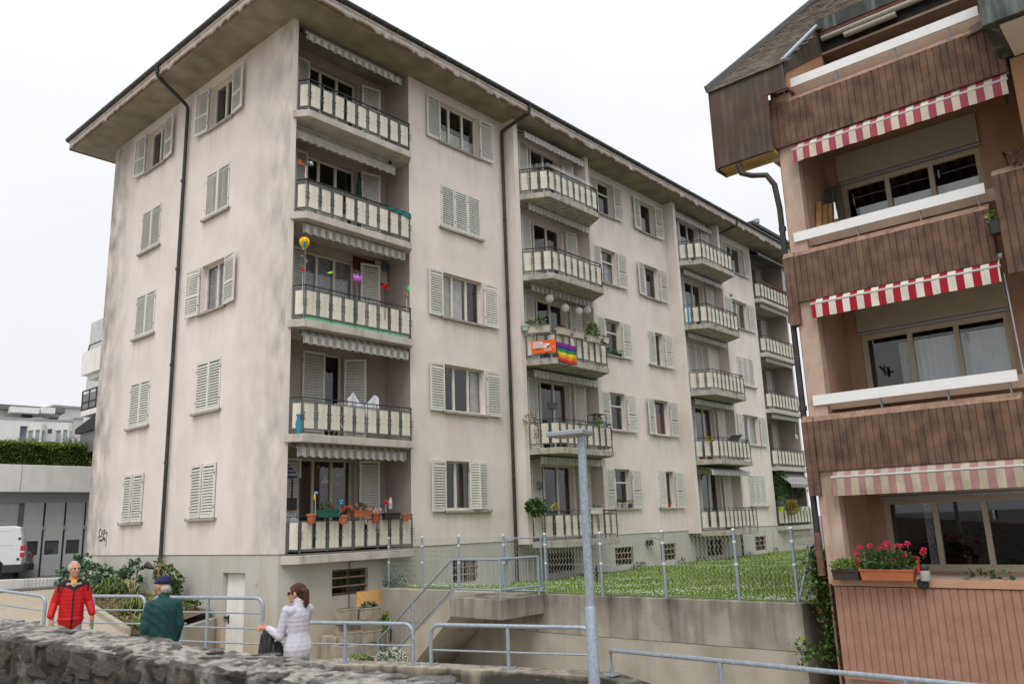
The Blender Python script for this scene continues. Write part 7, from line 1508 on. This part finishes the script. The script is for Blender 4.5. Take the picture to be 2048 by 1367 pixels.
# --- third column
mb = MB(); c = onY(1377, 627, -1.05); mb.hexa([(c.x-.06, -1.05, c.z-.42), (c.x+.07, -1.05, c.z-.42), (c.x+.07, -1.02, c.z-.42), (c.x-.06, -1.02, c.z-.42), (c.x-.05, -1.05, c.z+.4), (c.x+.05, -1.05, c.z+.4), (c.x+.05, -1.02, c.z+.4), (c.x-.05, -1.02, c.z+.4)]); solo('blue_towel', mb, plain('bright_blue', (.03, .26, .50)), c, 'bright blue towel hanging inside the third column balcony', 'towel')
c = onY(1418, 878, -1.0); mb = MB(); bush(mb, c, (.14, .14, .12), 60, .09, (0, 1)); solo('yellow_cloth', mb, [plain('dull_yellow', (.45, .33, .05)), plain('dull_yellow', (.45, .33, .05))], c, 'dull yellow cloth over the rail of the third column balcony', 'cloth', fix=False)
c = onY(1468, 868, -.9); DC = root('deck_chair', (c.x, -.9, zb(1)-.05), 'dark folded deck chair on the third column balcony', 'chair'); part('seat', MB().bar((c.x-.3, -.9, zb(1)+.8), (c.x+.25, -.9, zb(1)+1.12), .5, .06), BLACKM, DC); part('frame', MB().bar((c.x-.3, -.9, zb(1)-.05), (c.x+.2, -.9, zb(1)+1.1), .03).bar((c.x+.25, -.9, zb(1)-.05), (c.x-.25, -.9, zb(1)+.85), .03), BLACKM, DC)
c = onY(1462, 590, -.4); solo('hanging_lamp', MB().ball((c.x, -.4, c.z), .09).tube([(c.x, -.4, c.z), (c.x+.05, -.05, c.z+.3)], .008, 5), GALV, c, 'small metal lamp on the wall of the third column balcony', 'lamp')
# --- fourth column
c = onY(1584, 1013, -.5); T = root('yellow_bush', (c.x, -.5, c.z-.3), 'round yellow flowering bush hanging on the farthest ground floor balcony', 'bush'); mb = MB(); bush(mb, c, (.50, .3, .36), 1300, .07, (0, 0, 1, 2)); part('leaves', mb, [mat('mustard', (.40, .28, .03), (.30, .20, .02), 6), LEAFM, LEAFY], T, fix=False)
c = onY(1562, 1018, -.45); T = pot_round('lime_pot', (c.x, -.45, c.z-.12), .15, .24, plain('lime_pot', (.40, .55, .03)), 'lime green pot left of the yellow bush'); 
for px, lb in ((1604, 'white pot just right of the yellow bush'), (1612, 'white pot nearest the terracotta building')): c = onY(px, 1016, -.45); pot_round('white_pot', (c.x, -.45, c.z-.12), .12, .22, WHITEB, lb)
rail2(1560, 968, (.5, .4, .75), 1100, .11, (0, 0, 1), 'dark climbing plant filling the left of the farthest ground floor loggia', -.1); rail2(1563, 1002, (.3, .2, .22), 200, .09, (1, 4, 0), 'pale green plant in the lime green pot', -.45); rail2(1600, 975, (.7, .3, .6), 700, .1, (0, 0, 1), 'dark foliage hanging behind the yellow bush', .3)
mb = MB()
for i in range(60): x = 28.5+3.5*i/60; mb.leaf((x, -.33, ZR(4)+.02), .1, 0, .5, (random.gauss(0, .5), -.5, random.gauss(0, 1)))
mb.bar((28.5, -.33, ZR(4)), (32, -.33, ZR(4)), .07); solo('reed_edging', mb, mat('brown_reed', (.20, .10, .05), (.14, .07, .04)), (30, -.33, ZR(4)), 'brown reed edging along the farthest top balcony rail', 'edging', fix=False)
solo('top_awning_dark', MB().hexa([(28.5, -.5, 13.95), (32, -.5, 13.95), (32, .6, 14.35), (28.5, .6, 14.35), (28.5, -.5, 13.98), (32, -.5, 13.98), (32, .6, 14.38), (28.5, .6, 14.38)]), GREYP, (30, 0, 14), 'dark sun screen over the farthest top balcony', 'sun screen')
c = onY(1593, 873, -.2); solo('hanging_ring', MB().tube([(c.x, -.2, c.z+.7), (c.x, -.2, c.z+.1)], .008, 5).tube([(c.x+.1*math.cos(t*.63), -.2, c.z+.1*math.sin(t*.63)) for t in range(11)], .025, 8), WHITEB, c, 'white ring hanging from the ceiling of the far loggia', 'ornament')
# roof light house on the far end of the roof
RLH = root('roof_lantern', (27, 4, ZS+.6), 'glazed zinc roof lantern with a small chimney on the far end of the roof', 'roof lantern'); c = onY(1512, 443, 3.0); d_ = onY(1560, 470, 3.0)
GLZ = mat('blue_glazing', (.10, .16, .21), (.075, .125, .165), 3, .2, spec=.6); x0_, x1_ = onY(1497, 450, 3).x, onY(1600, 470, 3).x+3; zt = c.z
part('glazing', MB().hexa([(x0_, 2.4, ZS), (x1_, 2.4, ZS), (x1_, 7, ZS), (x0_, 7, ZS), (c.x-.2, 3.2, zt-.2), (x1_, 3.2, zt-.2), (x1_, 6, zt-.2), (c.x-.2, 6, zt-.2)]), GLZ, RLH); mb = MB()
for i in range(9): t = i/8; mb.bar((x0_+(x1_-x0_)*t, 2.38, ZS+.1), (c.x-.2+(x1_-c.x+.2)*t, 3.17, zt-.18), .05)
mb.box(c.x-.35, x1_, 3.05, 6, zt-.2, zt); part('zinc_frame', mb, METAL_DK, RLH)
c = onY(1512, 434, 3.6); part('chimney', MB().lathe((c.x, 3.6, zt-.05), [(.12, 0), (.12, .45), (.2, .5), (.2, .75), (.12, .8)], 10), GALV, RLH)
